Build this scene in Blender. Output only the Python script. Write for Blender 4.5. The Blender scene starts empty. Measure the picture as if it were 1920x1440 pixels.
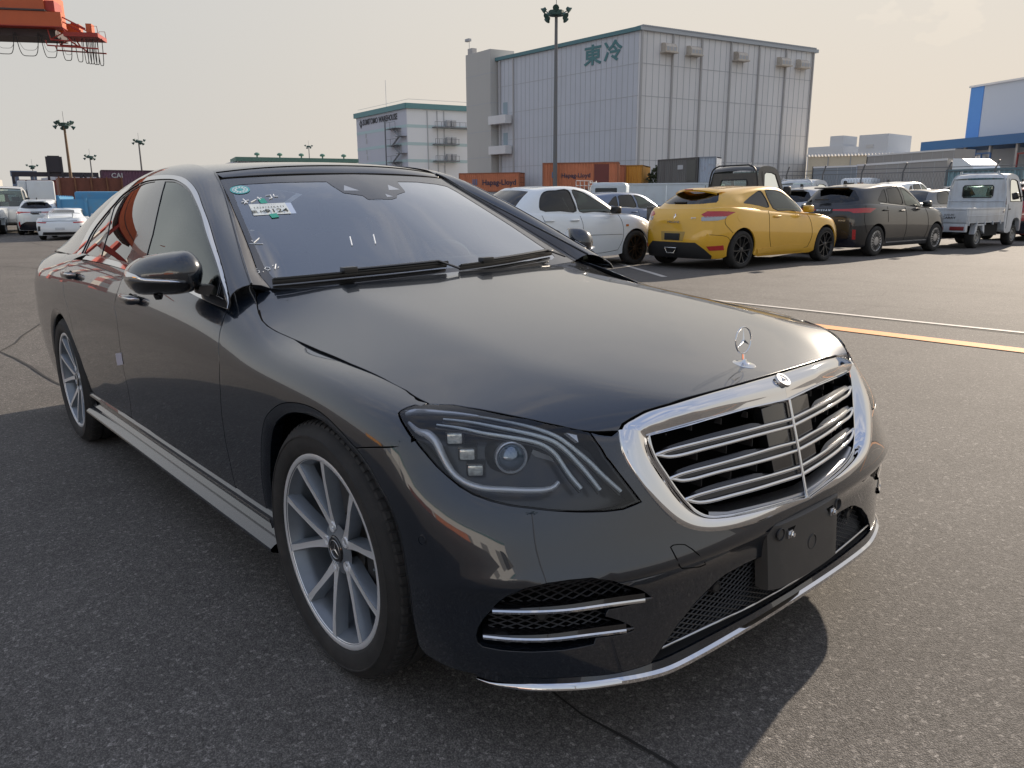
import bpy, bmesh, math, random
import numpy as np
from mathutils import Matrix, Vector
from mathutils.geometry import delaunay_2d_cdt
rad = math.radians
SC = bpy.context.scene; COL = SC.collection
# ---------------------------------------------------------------- camera, sky, sun, exposure
cam_d = bpy.data.cameras.new('camera'); cam = bpy.data.objects.new('camera', cam_d); COL.objects.link(cam); SC.camera = cam
cam_d.sensor_width = 36; cam_d.lens = 27.217; cam_d.clip_start = .05; cam_d.clip_end = 3000
_R = Matrix(((0.6484709, 0.7612250, -0.0046894), (-0.1723204, 0.1527907, 0.9731190), (0.7414790, -0.6302313, 0.2302549)))
cam.matrix_world = Matrix.Translation((1.76133, -1.78264, 1.26505)) @ _R.transposed().to_4x4()
SC.render.resolution_x, SC.render.resolution_y = 1024, 768
SUN_AZ, SUN_EL = rad(101), rad(23)
sun_dir = Vector((math.cos(SUN_AZ) * math.cos(SUN_EL), math.sin(SUN_AZ) * math.cos(SUN_EL), math.sin(SUN_EL)))
W = bpy.data.worlds.new('World'); SC.world = W; W.use_nodes = True
nt = W.node_tree; N = nt.nodes; L = nt.links; bg = N['Background']
sky = N.new('ShaderNodeTexSky'); sky.sky_type = 'NISHITA'; sky.sun_disc = False
sky.sun_elevation = SUN_EL; sky.sun_rotation = math.pi / 2 - SUN_AZ; sky.air_density = 1.3; sky.dust_density = 6.0; sky.ozone_density = 1.5
# thin high haze: the blue sky partly veiled, more towards the horizon, with soft cloud streaks overhead
geo = N.new('ShaderNodeTexCoord'); sep = N.new('ShaderNodeSeparateXYZ'); L.new(geo.outputs['Generated'], sep.inputs[0])
mr = N.new('ShaderNodeMapRange'); mr.inputs[1].default_value = 0.0; mr.inputs[2].default_value = .75; mr.inputs[3].default_value = 1.0; mr.inputs[4].default_value = .96; mr.interpolation_type = 'SMOOTHSTEP'
L.new(sep.outputs['Z'], mr.inputs[0])
mp = N.new('ShaderNodeMapping'); mp.inputs['Scale'].default_value = (1.4, 2.2, 3.0); mp.inputs['Rotation'].default_value = (0, 0, .6); L.new(geo.outputs['Generated'], mp.inputs[0])
cn = N.new('ShaderNodeTexNoise'); cn.inputs['Scale'].default_value = 1.6; cn.inputs['Detail'].default_value = 6; cn.inputs['Roughness'].default_value = .55; L.new(mp.outputs[0], cn.inputs[0])
cr = N.new('ShaderNodeMapRange'); cr.inputs[1].default_value = .42; cr.inputs[2].default_value = .72; cr.inputs[3].default_value = 0; cr.inputs[4].default_value = .22; L.new(cn.outputs['Fac'], cr.inputs[0])
ad = N.new('ShaderNodeMath'); ad.operation = 'ADD'; ad.use_clamp = True; L.new(mr.outputs[0], ad.inputs[0]); L.new(cr.outputs[0], ad.inputs[1])
def ramp(cols):
    r = N.new('ShaderNodeValToRGB'); r.color_ramp.elements[0].position = cols[0][0]; r.color_ramp.elements[0].color = (*cols[0][1], 1); r.color_ramp.elements[1].position = cols[-1][0]; r.color_ramp.elements[1].color = (*cols[-1][1], 1)
    for p_, c_ in cols[1:-1]: e = r.color_ramp.elements.new(p_); e.color = (*c_, 1)
    L.new(sep.outputs['Z'], r.inputs[0]); return r
hw = ramp([(0, (5.1, 4.4, 3.6)), (.25, (4.9, 4.6, 4.15)), (.9, (2.2, 2.7, 3.9))]); hc = ramp([(0, (4.0, 3.8, 3.5)), (.2, (3.85, 3.82, 3.7)), (.5, (3.5, 3.65, 3.9)), (.9, (2.1, 2.6, 3.9))]); hb = ramp([(0, (3.9, 3.9, 3.9)), (.2, (3.5, 3.8, 4.2)), (.5, (2.9, 3.4, 4.3)), (.9, (2.0, 2.5, 3.8))])
dt = N.new('ShaderNodeVectorMath'); dt.operation = 'DOT_PRODUCT'; L.new(geo.outputs['Generated'], dt.inputs[0]); dt.inputs[1].default_value = sun_dir
dm = N.new('ShaderNodeMapRange'); dm.inputs[1].default_value = .35; dm.inputs[2].default_value = 1; dm.interpolation_type = 'SMOOTHSTEP'; L.new(dt.outputs['Value'], dm.inputs[0])
d2 = N.new('ShaderNodeMapRange'); d2.inputs[1].default_value = -.6; d2.inputs[2].default_value = .4; d2.interpolation_type = 'SMOOTHSTEP'; L.new(dt.outputs['Value'], d2.inputs[0])
h2 = N.new('ShaderNodeMix'); h2.data_type = 'RGBA'; L.new(d2.outputs[0], h2.inputs['Factor']); L.new(hb.outputs[0], h2.inputs['A']); L.new(hc.outputs[0], h2.inputs['B'])
hz = N.new('ShaderNodeMix'); hz.data_type = 'RGBA'; L.new(dm.outputs[0], hz.inputs['Factor']); L.new(h2.outputs['Result'], hz.inputs['A']); L.new(hw.outputs[0], hz.inputs['B'])
mx = N.new('ShaderNodeMix'); mx.data_type = 'RGBA'; L.new(ad.outputs[0], mx.inputs['Factor']); L.new(sky.outputs[0], mx.inputs['A']); L.new(hz.outputs['Result'], mx.inputs['B'])
cl2 = N.new('ShaderNodeTexNoise'); cl2.inputs['Scale'].default_value = 2.6; cl2.inputs['Detail'].default_value = 7; cl2.inputs['Roughness'].default_value = .58; cl2.inputs['Distortion'].default_value = .4; L.new(mp.outputs[0], cl2.inputs[0])
c2 = N.new('ShaderNodeMapRange'); c2.inputs[1].default_value = .46; c2.inputs[2].default_value = .68; L.new(cl2.outputs['Fac'], c2.inputs[0])
eh = N.new('ShaderNodeMapRange'); eh.inputs[1].default_value = .35; eh.inputs[2].default_value = .8; eh.inputs[3].default_value = 0; eh.inputs[4].default_value = .75; L.new(sep.outputs['Z'], eh.inputs[0])
cm = N.new('ShaderNodeMath'); cm.operation = 'MULTIPLY'; L.new(c2.outputs[0], cm.inputs[0]); L.new(eh.outputs[0], cm.inputs[1])
mc = N.new('ShaderNodeMix'); mc.data_type = 'RGBA'; L.new(cm.outputs[0], mc.inputs['Factor']); L.new(mx.outputs['Result'], mc.inputs['A']); mc.inputs['B'].default_value = (5.2, 5.0, 5.0, 1)
L.new(mc.outputs['Result'], bg.inputs['Color']); bg.inputs['Strength'].default_value = .11
sd = bpy.data.lights.new('sun', 'SUN'); sd.energy = 4.6; sd.angle = rad(.8); sd.color = (1, .86, .70)
sun = bpy.data.objects.new('sun', sd); COL.objects.link(sun); sun.rotation_euler = sun_dir.to_track_quat('Z', 'Y').to_euler(); sun.location = (0, 0, 40)
SC.view_settings.view_transform = 'Standard'; SC.view_settings.look = 'None'; SC.view_settings.exposure = 0.55; SC.view_settings.gamma = 1
SC.view_settings.use_curve_mapping = False
SC.cycles.max_bounces = 10; SC.cycles.transparent_max_bounces = 24; SC.cycles.glossy_bounces = 5
# ---------------------------------------------------------------- helpers
def nd(nt, typ, **kw):
    n = nt.nodes.new('ShaderNode' + typ)
    for k, v in kw.items():
        if k in n.inputs: n.inputs[k].default_value = v
        else: setattr(n, k, v)
    return n
MATS = {}
def mat(name, col, rough=.5, metal=0., coat=0., coat_r=.03, spec=.5, var=0., vscale=3., bump=0., bscale=200., emis=None, es=0., dirt=0., dcol=(.25, .22, .18), dscale=4., streak=False, rvar=0.):
    if name in MATS: return MATS[name]
    m = bpy.data.materials.new(name); m.use_nodes = True; t = m.node_tree; b = t.nodes['Principled BSDF']
    b.inputs['Base Color'].default_value = (*col, 1); b.inputs['Roughness'].default_value = rough; b.inputs['Metallic'].default_value = metal
    b.inputs['Coat Weight'].default_value = coat; b.inputs['Coat Roughness'].default_value = coat_r; b.inputs['Specular IOR Level'].default_value = spec
    tc = nd(t, 'TexCoord'); src = tc.outputs['Object']; c = None
    if var > 0:
        n1 = nd(t, 'TexNoise', Scale=vscale, Detail=6, Roughness=.6); t.links.new(src, n1.inputs[0])
        r = nd(t, 'MapRange'); r.inputs[1].default_value = .3; r.inputs[2].default_value = .7; r.inputs[3].default_value = 1 - var; r.inputs[4].default_value = 1 + var
        t.links.new(n1.outputs['Fac'], r.inputs[0])
        mm = nd(t, 'VectorMath', operation='SCALE'); mm.inputs[0].default_value = col; t.links.new(r.outputs[0], mm.inputs['Scale']); c = mm.outputs[0]
    if dirt > 0:
        mp = nd(t, 'Mapping'); mp.inputs['Scale'].default_value = (1, 1, .12) if streak else (1, 1, 1); t.links.new(src, mp.inputs[0])
        n2 = nd(t, 'TexNoise', Scale=dscale, Detail=8, Roughness=.65); t.links.new(mp.outputs[0], n2.inputs[0])
        r = nd(t, 'MapRange'); r.inputs[1].default_value = .5; r.inputs[2].default_value = .75; r.inputs[3].default_value = 0; r.inputs[4].default_value = dirt
        t.links.new(n2.outputs['Fac'], r.inputs[0])
        mx = nd(t, 'Mix', data_type='RGBA'); mx.inputs['B'].default_value = (*dcol, 1); mx.inputs['A'].default_value = (*col, 1)
        if c: t.links.new(c, mx.inputs['A'])
        t.links.new(r.outputs[0], mx.inputs['Factor']); c = mx.outputs['Result']
    if c: t.links.new(c, b.inputs['Base Color'])
    if rvar > 0:
        n3 = nd(t, 'TexNoise', Scale=vscale * 2.3, Detail=5); t.links.new(src, n3.inputs[0])
        r = nd(t, 'MapRange'); r.inputs[3].default_value = max(0, rough - rvar); r.inputs[4].default_value = rough + rvar; t.links.new(n3.outputs['Fac'], r.inputs[0]); t.links.new(r.outputs[0], b.inputs['Roughness'])
    if bump > 0:
        n4 = nd(t, 'TexNoise', Scale=bscale, Detail=3); t.links.new(src, n4.inputs[0]); bp = nd(t, 'Bump', Strength=bump, Distance=.002); t.links.new(n4.outputs['Fac'], bp.inputs['Height']); t.links.new(bp.outputs[0], b.inputs['Normal'])
    if emis: b.inputs['Emission Color'].default_value = (*emis, 1); b.inputs['Emission Strength'].default_value = es
    MATS[name] = m; return m
def glass(name, tint=(.6, .65, .65), ior=1.5, rough=0.0, boost=1.0, gcol=(1, 1, 1), add=0.0):
    """thin pane: tinted see-through plus a fresnel mirror"""
    if name in MATS: return MATS[name]
    m = bpy.data.materials.new(name); m.use_nodes = True; t = m.node_tree; t.nodes.remove(t.nodes['Principled BSDF']); out = t.nodes['Material Output']
    tr = nd(t, 'BsdfTransparent'); tr.inputs['Color'].default_value = (*tint, 1)
    gl = nd(t, 'BsdfGlossy'); gl.inputs['Color'].default_value = (*gcol, 1); gl.inputs['Roughness'].default_value = rough
    fr = nd(t, 'Fresnel', IOR=ior); ma = nd(t, 'Math', operation='MULTIPLY_ADD'); ma.inputs[1].default_value = boost; ma.inputs[2].default_value = add; ma.use_clamp = True
    t.links.new(fr.outputs[0], ma.inputs[0]); ms = nd(t, 'MixShader'); t.links.new(ma.outputs[0], ms.inputs[0]); t.links.new(tr.outputs[0], ms.inputs[1]); t.links.new(gl.outputs[0], ms.inputs[2])
    t.links.new(ms.outputs[0], out.inputs[0]); MATS[name] = m; return m
def tag(o, label=None, cat=None, group=None, kind=None):
    if label: o['label'] = label
    if cat: o['category'] = cat
    if group: o['group'] = group
    if kind: o['kind'] = kind
    return o
def empty(name, loc=(0, 0, 0), rz=0, **k):
    o = bpy.data.objects.new(name, None); COL.objects.link(o); o.location = loc; o.rotation_euler = (0, 0, rz); o.empty_display_size = .2
    return tag(o, **k)
def mobj(name, V, F, m, parent=None, smooth=None, normals=None, **k):
    me = bpy.data.meshes.new(name); me.from_pydata([tuple(map(float, v)) for v in V], [], [tuple(map(int, f)) for f in F])
    ms = m if isinstance(m, (list, tuple)) else [m]
    for q in ms: me.materials.append(q)
    o = bpy.data.objects.new(name, me); COL.objects.link(o)
    if parent: o.parent = parent
    if normals is not None:
        me.polygons.foreach_set('use_smooth', [True] * len(me.polygons)); me.normals_split_custom_set_from_vertices([tuple(map(float, n)) for n in normals])
    elif smooth:
        me.polygons.foreach_set('use_smooth', [True] * len(me.polygons))
        if smooth is not True:
            me.set_sharp_from_angle(angle=rad(smooth))
    return tag(o, **k)
class MB:
    """collects shapes, builds one mesh object"""
    def __init__(s): s.V = []; s.F = []; s.M = []; s.mi = 0
    def add(s, V, F):
        k = len(s.V); s.V += [tuple(v) for v in V]; s.F += [tuple(i + k for i in f) for f in F]; s.M += [s.mi] * len(F); return s
    def box(s, x0, x1, y0, y1, z0, z1, mtx=None):
        V = [(x, y, z) for x in (x0, x1) for y in (y0, y1) for z in (z0, z1)]
        if mtx is not None: V = [tuple(mtx @ Vector(v)) for v in V]
        return s.add(V, [(0, 1, 3, 2), (4, 6, 7, 5), (0, 4, 5, 1), (2, 3, 7, 6), (0, 2, 6, 4), (1, 5, 7, 3)])
    def rbox(s, x0, x1, y0, y1, z0, z1, b=.01, mtx=None):
        """box with chamfered edges"""
        bm = bmesh.new(); bmesh.ops.create_cube(bm, size=1)
        for v in bm.verts: v.co = Vector(((x0 + x1) / 2 + v.co.x * (x1 - x0), (y0 + y1) / 2 + v.co.y * (y1 - y0), (z0 + z1) / 2 + v.co.z * (z1 - z0)))
        bmesh.ops.bevel(bm, geom=bm.edges[:], offset=b, segments=2, affect='EDGES', profile=.6)
        bm.verts.index_update(); V = [v.co.copy() for v in bm.verts]; F = [[v.index for v in f.verts] for f in bm.faces]; bm.free()
        if mtx is not None: V = [mtx @ v for v in V]
        return s.add([tuple(v) for v in V], F)
    def prism(s, poly, a, b, axis='y', mtx=None):
        """poly: 2D outline; extruded from a to b along axis"""
        n = len(poly); V = []
        for t in (a, b):
            for p, q in poly: V.append({'y': (p, t, q), 'x': (t, p, q), 'z': (p, q, t)}[axis])
        if mtx is not None: V = [tuple(mtx @ Vector(v)) for v in V]
        F = [(i, (i + 1) % n, n + (i + 1) % n, n + i) for i in range(n)]; F += [tuple(range(n))[::-1], tuple(range(n, 2 * n))]
        return s.add(V, F)
    def tube(s, P, r, n=8, closed=False, caps=True, sq=None):
        P = [Vector(map(float, p)) for p in P]; m = len(P); V = []; F = []
        rr = r if hasattr(r, '__len__') else [r] * m; up = None
        for i, p in enumerate(P):
            a = P[(i - 1) % m] if (closed or i > 0) else p; b = P[(i + 1) % m] if (closed or i < m - 1) else p
            t = (b - a).normalized()
            if up is None: up = t.orthogonal().normalized() if abs(t.z) > .95 else Vector((0, 0, 1))
            x = t.cross(up); x = x.normalized() if x.length > 1e-6 else t.orthogonal().normalized(); y = x.cross(t).normalized(); up = y
            for k in range(n):
                an = 2 * math.pi * k / n; cx, cy = math.cos(an), math.sin(an)
                if sq: cx *= sq[0]; cy *= sq[1]
                V.append(p + (x * cx + y * cy) * rr[i])
        for i in range(m if closed else m - 1):
            j = (i + 1) % m
            for k in range(n): F.append((i * n + k, i * n + (k + 1) % n, j * n + (k + 1) % n, j * n + k))
        if caps and not closed: F += [tuple(range(n))[::-1], tuple(range((m - 1) * n, m * n))]
        return s.add([tuple(v) for v in V], F)
    def lathe(s, prof, n=32, mtx=None, axis='y', close=False):
        """prof: (radius, along) pairs around the axis"""
        V = []; m = len(prof)
        for k in range(n):
            a = 2 * math.pi * k / n; c, q = math.cos(a), math.sin(a)
            for r, t in prof: V.append({'y': (r * c, t, r * q), 'z': (r * c, r * q, t), 'x': (t, r * c, r * q)}[axis])
        if mtx is not None: V = [tuple(mtx @ Vector(v)) for v in V]
        F = []
        for k in range(n):
            k2 = (k + 1) % n
            for i in range(m - 1 + (1 if close else 0)): F.append((k * m + i, k2 * m + i, k2 * m + (i + 1) % m, k * m + (i + 1) % m))
        return s.add(V, F)
    def build(s, name, m, parent=None, smooth=35, **k):
        o = mobj(name, s.V, s.F, m, parent, smooth=smooth, **k)
        if isinstance(m, (list, tuple)): o.data.polygons.foreach_set('material_index', s.M)
        return o
def copy_tree(o, parent=None, data_link=True):
    c = o.copy(); COL.objects.link(c); c.parent = parent
    for ch in [x for x in bpy.data.objects if x.parent == o]: copy_tree(ch, c)
    return c
def text_obj(name, s, size, m, parent, mtx, depth=.002, align='CENTER', squeeze=1.0, bold=0.0, **k):
    cu = bpy.data.curves.new(name, 'FONT'); cu.body = s; cu.size = size; cu.extrude = depth; cu.align_x = align; cu.align_y = 'CENTER'; cu.offset = bold; cu.resolution_u = 2
    tmp = bpy.data.objects.new('tmp', cu); COL.objects.link(tmp)
    dg = bpy.context.evaluated_depsgraph_get(); me = bpy.data.meshes.new_from_object(tmp.evaluated_get(dg)); bpy.data.objects.remove(tmp)
    me.transform(Matrix.Diagonal((squeeze, 1, 1, 1))); me.transform(mtx); me.materials.clear(); me.materials.append(m)
    o = bpy.data.objects.new(name, me); COL.objects.link(o); o.parent = parent; return tag(o, **k)
def frame_mtx(o, x, y):
    """matrix whose local x, y axes are the given world vectors"""
    x = Vector(x).normalized(); y = Vector(y); z = x.cross(y).normalized(); y = z.cross(x)
    M_ = Matrix((x, y, z)).transposed().to_4x4(); M_.translation = Vector(o); return M_
# ---------------------------------------------------------------- body panels cut from a smooth surface
def pip(P, poly):
    x, y = P[:, 0][:, None], P[:, 1][:, None]; a = poly; b = np.roll(poly, -1, 0)
    c = ((a[:, 1] > y) != (b[:, 1] > y)); dy = b[:, 1] - a[:, 1]; dy = np.where(abs(dy) < 1e-12, 1e-12, dy)
    return ((c & (x < (b[:, 0] - a[:, 0]) * (y - a[:, 1]) / dy + a[:, 0])).sum(1) % 2) == 1
def refine(S, uv, es):
    uv = np.array(uv, float); out = []
    nxt = np.roll(uv, -1, 0); A = S.ev(uv[:, 0], uv[:, 1]); B = S.ev(nxt[:, 0], nxt[:, 1]); D = np.linalg.norm(B - A, axis=1)
    for a, b, d in zip(uv, nxt, D):
        k = max(1, int(math.ceil(d / es)))
        for i in range(k): out.append(a + (b - a) * i / k)
    return np.array(out)
def panel_data(S, uv, holes=(), off=0., thick=.012, gap=.0018, step=.03, es=None, center=False, inset_y=None):
    es = es or step * .6; outl = refine(S, uv, es); hs = [refine(S, h, es) for h in holes]
    lo, hi = outl.min(0), outl.max(0); mid = (lo + hi) / 2; d = (hi - lo) * .25 + 1e-6
    q = S.ev([mid[0] - d[0], mid[0] + d[0], mid[0], mid[0]], [mid[1], mid[1], mid[1] - d[1], mid[1] + d[1]])
    Lu = max(np.linalg.norm(q[1] - q[0]) / (2 * d[0]), 1e-3); Lv = max(np.linalg.norm(q[3] - q[2]) / (2 * d[1]), 1e-3); sc = np.array([Lu, Lv])
    g = [np.arange(lo[k] * sc[k] + step * .5, hi[k] * sc[k], step) for k in (0, 1)]
    G = np.stack(np.meshgrid(g[0], g[1], indexing='ij'), 2).reshape(-1, 2); allp = np.vstack([outl] + hs) * sc
    if len(G):
        ok = pip(G, outl * sc)
        for h in hs: ok &= ~pip(G, h * sc)
        G = G[ok]
        if len(G):
            dd = np.full(len(G), 9.)
            for i in range(0, len(allp), 200): dd = np.minimum(dd, np.linalg.norm(G[:, None] - allp[None, i:i + 200], axis=2).min(1))
            G = G[dd > es * .55]
    co = [Vector(p) for p in allp] + [Vector(p) for p in G]; ed = []; k = 0
    for loop in [outl] + hs:
        n = len(loop); ed += [(k + i, k + (i + 1) % n) for i in range(n)]; k += n
    vs, _, fs, *_r = delaunay_2d_cdt(co, ed, [], 0, 1e-6, False)
    vs = np.array([tuple(v) for v in vs]); fs = np.array([f for f in fs if len(f) == 3])
    cen = vs[fs].mean(1); ok = pip(cen, outl * sc)
    for h in hs: ok &= ~pip(cen, h * sc)
    fs = fs[ok]; used = np.unique(fs); rm = -np.ones(len(vs), int); rm[used] = np.arange(len(used)); vs = vs[used]; fs = rm[fs]
    uvv = vs / sc; P = S.ev(uvv[:, 0], uvv[:, 1]); Nn = S.nrm(uvv[:, 0], uvv[:, 1])
    # wind faces along the normals
    fn = np.cross(P[fs[:, 1]] - P[fs[:, 0]], P[fs[:, 2]] - P[fs[:, 0]]); flip = (fn * Nn[fs[:, 0]]).sum(1) < 0; fs[flip] = fs[flip][:, ::-1]
    cnt = {}
    for f in fs:
        for a, b in ((f[0], f[1]), (f[1], f[2]), (f[2], f[0])):
            cnt[(a, b)] = 1
    be = [(a, b) for (a, b) in cnt if (b, a) not in cnt]
    inw = np.zeros_like(P)
    for a, b in be:
        if center and abs(P[a][1]) < 4e-3 and abs(P[b][1]) < 4e-3: continue
        t = P[b] - P[a]; i = np.cross(Nn[a], t); l = np.linalg.norm(i); i = i / l if l > 1e-9 else i; inw[a] += i; inw[b] += i
    l = np.linalg.norm(inw, axis=1); bi = l > 1e-6; inw[bi] /= l[bi][:, None]
    if center:
        cy = np.abs(P[:, 1]) < 4e-3; inw[cy, 1] = 0; P[cy, 1] = 0; Nn[cy, 1] = 0; Nn[cy] /= np.linalg.norm(Nn[cy], axis=1)[:, None] if cy.any() else 1
    P = P + Nn * off; P[bi] += inw[bi] * gap
    V = [P]; NN = [Nn]; F = [tuple(f) for f in fs]; k = len(P)
    if thick:
        bv = sorted({v for e in be for v in e}); ix = {v: i for i, v in enumerate(bv)}; m = len(bv); bv = np.array(bv)
        ow = -inw[bv]; r1 = P[bv] + ow * .0006 - Nn[bv] * .0012; r2 = P[bv] + ow * .0002 - Nn[bv] * thick
        n0 = Nn[bv]; n1 = ow * .8 + Nn[bv] * .6; n2 = ow
        V += [P[bv], r1, r2]; NN += [n0, n1, n2]
        for a, b in be:
            if center and abs(P[a][1]) < 1e-4 and abs(P[b][1]) < 1e-4: continue
            i, j = ix[a], ix[b]
            for q in (0, 1): F.append((k + q * m + j, k + q * m + i, k + (q + 1) * m + i, k + (q + 1) * m + j))
    V = np.vstack(V); NN = np.vstack(NN); l = np.linalg.norm(NN, axis=1, keepdims=True); NN = NN / np.maximum(l, 1e-9)
    return V, F, NN
def mirror_data(D):
    V, F, NN = D; return V * [1, -1, 1], [tuple(f[::-1]) for f in F], NN * [1, -1, 1]
def join_data(A, B):
    k = len(A[0]); return np.vstack([A[0], B[0]]), list(A[1]) + [tuple(i + k for i in f) for f in B[1]], np.vstack([A[2], B[2]])
# ---------------------------------------------------------------- smooth surfaces (numpy)
import numpy as np
def _bspl_basis(t, kn, p=3):
    """values of all B-spline basis functions at parameters t (knot vector kn)"""
    t = np.clip(np.asarray(t, float), kn[p], kn[-p - 1] - 1e-9)
    n = len(kn) - 1
    N = ((t[:, None] >= kn[None, :-1]) & (t[:, None] < kn[None, 1:])).astype(float)
    for k in range(1, p + 1):
        M = np.zeros((len(t), n - k))
        for i in range(n - k):
            a = kn[i + k] - kn[i]; b = kn[i + k + 1] - kn[i + 1]
            if a > 0: M[:, i] += (t - kn[i]) / a * N[:, i]
            if b > 0: M[:, i] += (kn[i + k + 1] - t) / b * N[:, i + 1]
        N = M
    return N
def _knots(s):
    s = np.asarray(s, float)
    return np.concatenate([[s[0]] * 3, s, [s[-1]] * 3])
class Surf:
    """fair tensor B-spline fitted through a grid of points net[u][v]"""
    def __init__(self, net, lam_u=.02, lam_v=.02, sub=90, subv=None):
        net = np.array(net, float); self.nu, self.nv = net.shape[:2]
        du = np.linalg.norm(np.diff(net, axis=0), axis=2).mean(1) ** .5
        dv = np.linalg.norm(np.diff(net, axis=1), axis=2).mean(0) ** .5
        self.su = np.concatenate([[0], np.cumsum(du)]); self.sv = np.concatenate([[0], np.cumsum(dv)])
        self.su = self.su / self.su[-1]; self.sv = self.sv / self.sv[-1]
        self.ku, self.kv = _knots(self.su), _knots(self.sv)
        def fit(s, k, lam):
            B = _bspl_basis(s, k); D = np.diff(np.eye(B.shape[1]), 3, axis=0)
            g = np.array([k[i + 1:i + 4].mean() for i in range(B.shape[1])])
            A = B.T @ B + lam * D.T @ D
            return np.linalg.solve(A + 1e-9 * np.eye(len(A)), B.T)
        Fu, Fv = fit(self.su, self.ku, lam_u), fit(self.sv, self.kv, lam_v)
        self.cp = np.einsum('ai,ijk,bj->abk', Fu, net, Fv)
        self.sub = sub; self.subv = subv or sub // 2
        self._dense()
    def ev(self, u, v):
        u = np.atleast_1d(u); v = np.atleast_1d(v)
        return np.einsum('na,nb,abk->nk', _bspl_basis(u, self.ku), _bspl_basis(v, self.kv), self.cp)
    def nrm(self, u, v, e=2e-4):
        u = np.atleast_1d(u); v = np.atleast_1d(v)
        a = self.ev(np.minimum(u + e, 1), v) - self.ev(np.maximum(u - e, 0), v)
        b = self.ev(u, np.minimum(v + e, 1)) - self.ev(u, np.maximum(v - e, 0))
        n = np.cross(a, b); l = np.linalg.norm(n, axis=1, keepdims=True)
        return n / np.maximum(l, 1e-12) * getattr(self, 'sgn', 1)
    def _dense(self):
        U = np.linspace(0, 1, self.sub + 1); V = np.linspace(0, 1, self.subv + 1)
        Bu, Bv = _bspl_basis(U, self.ku), _bspl_basis(V, self.kv)
        G = np.einsum('ia,jb,abk->ijk', Bu, Bv, self.cp)
        uu, vv = np.meshgrid(U, V, indexing='ij')
        uv = np.stack([uu, vv], 2)
        def tri(A): return np.concatenate([np.stack([A[:-1, :-1], A[1:, :-1], A[1:, 1:]], 2).reshape(-1, 3, A.shape[2]),
                                           np.stack([A[:-1, :-1], A[1:, 1:], A[:-1, 1:]], 2).reshape(-1, 3, A.shape[2])])
        self.T = tri(G); self.TU = tri(uv)
    def hit(self, o, d, off=0.0, far=False):
        """uv where the ray o + t d meets the surface (first hit, or last)"""
        a, b, c = self.T[:, 0], self.T[:, 1], self.T[:, 2]
        o = np.asarray(o, float); d = np.asarray(d, float)
        e1, e2 = b - a, c - a; h = np.cross(d, e2); det = (e1 * h).sum(1)
        det = np.where(abs(det) < 1e-14, 1e-14, det); s = o - a
        x = (s * h).sum(1) / det; q = np.cross(s, e1); y = (q @ d) / det; t = (e2 * q).sum(1) / det
        ok = (x >= -1e-6) & (y >= -1e-6) & (x + y <= 1 + 1e-6) & (t > 0)
        if not ok.any():
            return None
        i = np.where(ok)[0]; j = i[np.argmax(t[i]) if far else np.argmin(t[i])]
        T = self.TU[j]; return T[0] * (1 - x[j] - y[j]) + T[1] * x[j] + T[2] * y[j]
def resample(pts, step, closed=False):
    p = np.array(pts, float)
    if closed: p = np.vstack([p, p[:1]])
    s = np.concatenate([[0], np.cumsum(np.linalg.norm(np.diff(p, axis=0), axis=1))])
    n = max(2, int(round(s[-1] / step)) + 1); t = np.linspace(0, s[-1], n)
    r = np.stack([np.interp(t, s, p[:, k]) for k in range(p.shape[1])], 1)
    return r[:-1] if closed else r
def crom(pts, n=8, closed=False):
    """Catmull-Rom smoothing of a polyline (centripetal)"""
    p = [np.array(q, float) for q in pts]
    m = len(p)
    if closed: q = [p[-1]] + p + [p[0], p[1]]
    else: q = [2 * p[0] - p[1]] + p + [2 * p[-1] - p[-2]]
    out = []
    for i in range(1, len(q) - 2):
        P0, P1, P2, P3 = q[i - 1], q[i], q[i + 1], q[i + 2]
        t0 = 0; t1 = t0 + max(np.linalg.norm(P1 - P0), 1e-6) ** .5; t2 = t1 + max(np.linalg.norm(P2 - P1), 1e-6) ** .5; t3 = t2 + max(np.linalg.norm(P3 - P2), 1e-6) ** .5
        for t in np.linspace(t1, t2, n, endpoint=False):
            A1 = (t1 - t) / (t1 - t0) * P0 + (t - t0) / (t1 - t0) * P1
            A2 = (t2 - t) / (t2 - t1) * P1 + (t - t1) / (t2 - t1) * P2
            A3 = (t3 - t) / (t3 - t2) * P2 + (t - t2) / (t3 - t2) * P3
            B1 = (t2 - t) / (t2 - t0) * A1 + (t - t0) / (t2 - t0) * A2
            B2 = (t3 - t) / (t3 - t1) * A2 + (t - t1) / (t3 - t1) * A3
            out.append((t2 - t) / (t2 - t1) * B1 + (t - t1) / (t2 - t1) * B2)
    if not closed: out.append(p[-1])
    return np.array(out)
# ---------------------------------------------------------------- ground
FZ = .09      # level of the yard away from the gently sloping patch under the saloon
def gz(x, y):
    d = np.hypot(x + .9, y - .3); t = np.clip((d - 3.6) / 6.5, 0, 1); w = 1 - t * t * (3 - 2 * t)
    lv = FZ - .29 * np.clip((-x - 12) / 20, 0, 1) * np.clip(1 - (y - 9) / 22, 0, 1) * np.clip((-x - 12) / 20, 0, 1)
    return (.01884 * (x + 1.2) + .01501 * y) * w + lv * (1 - w)
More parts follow.
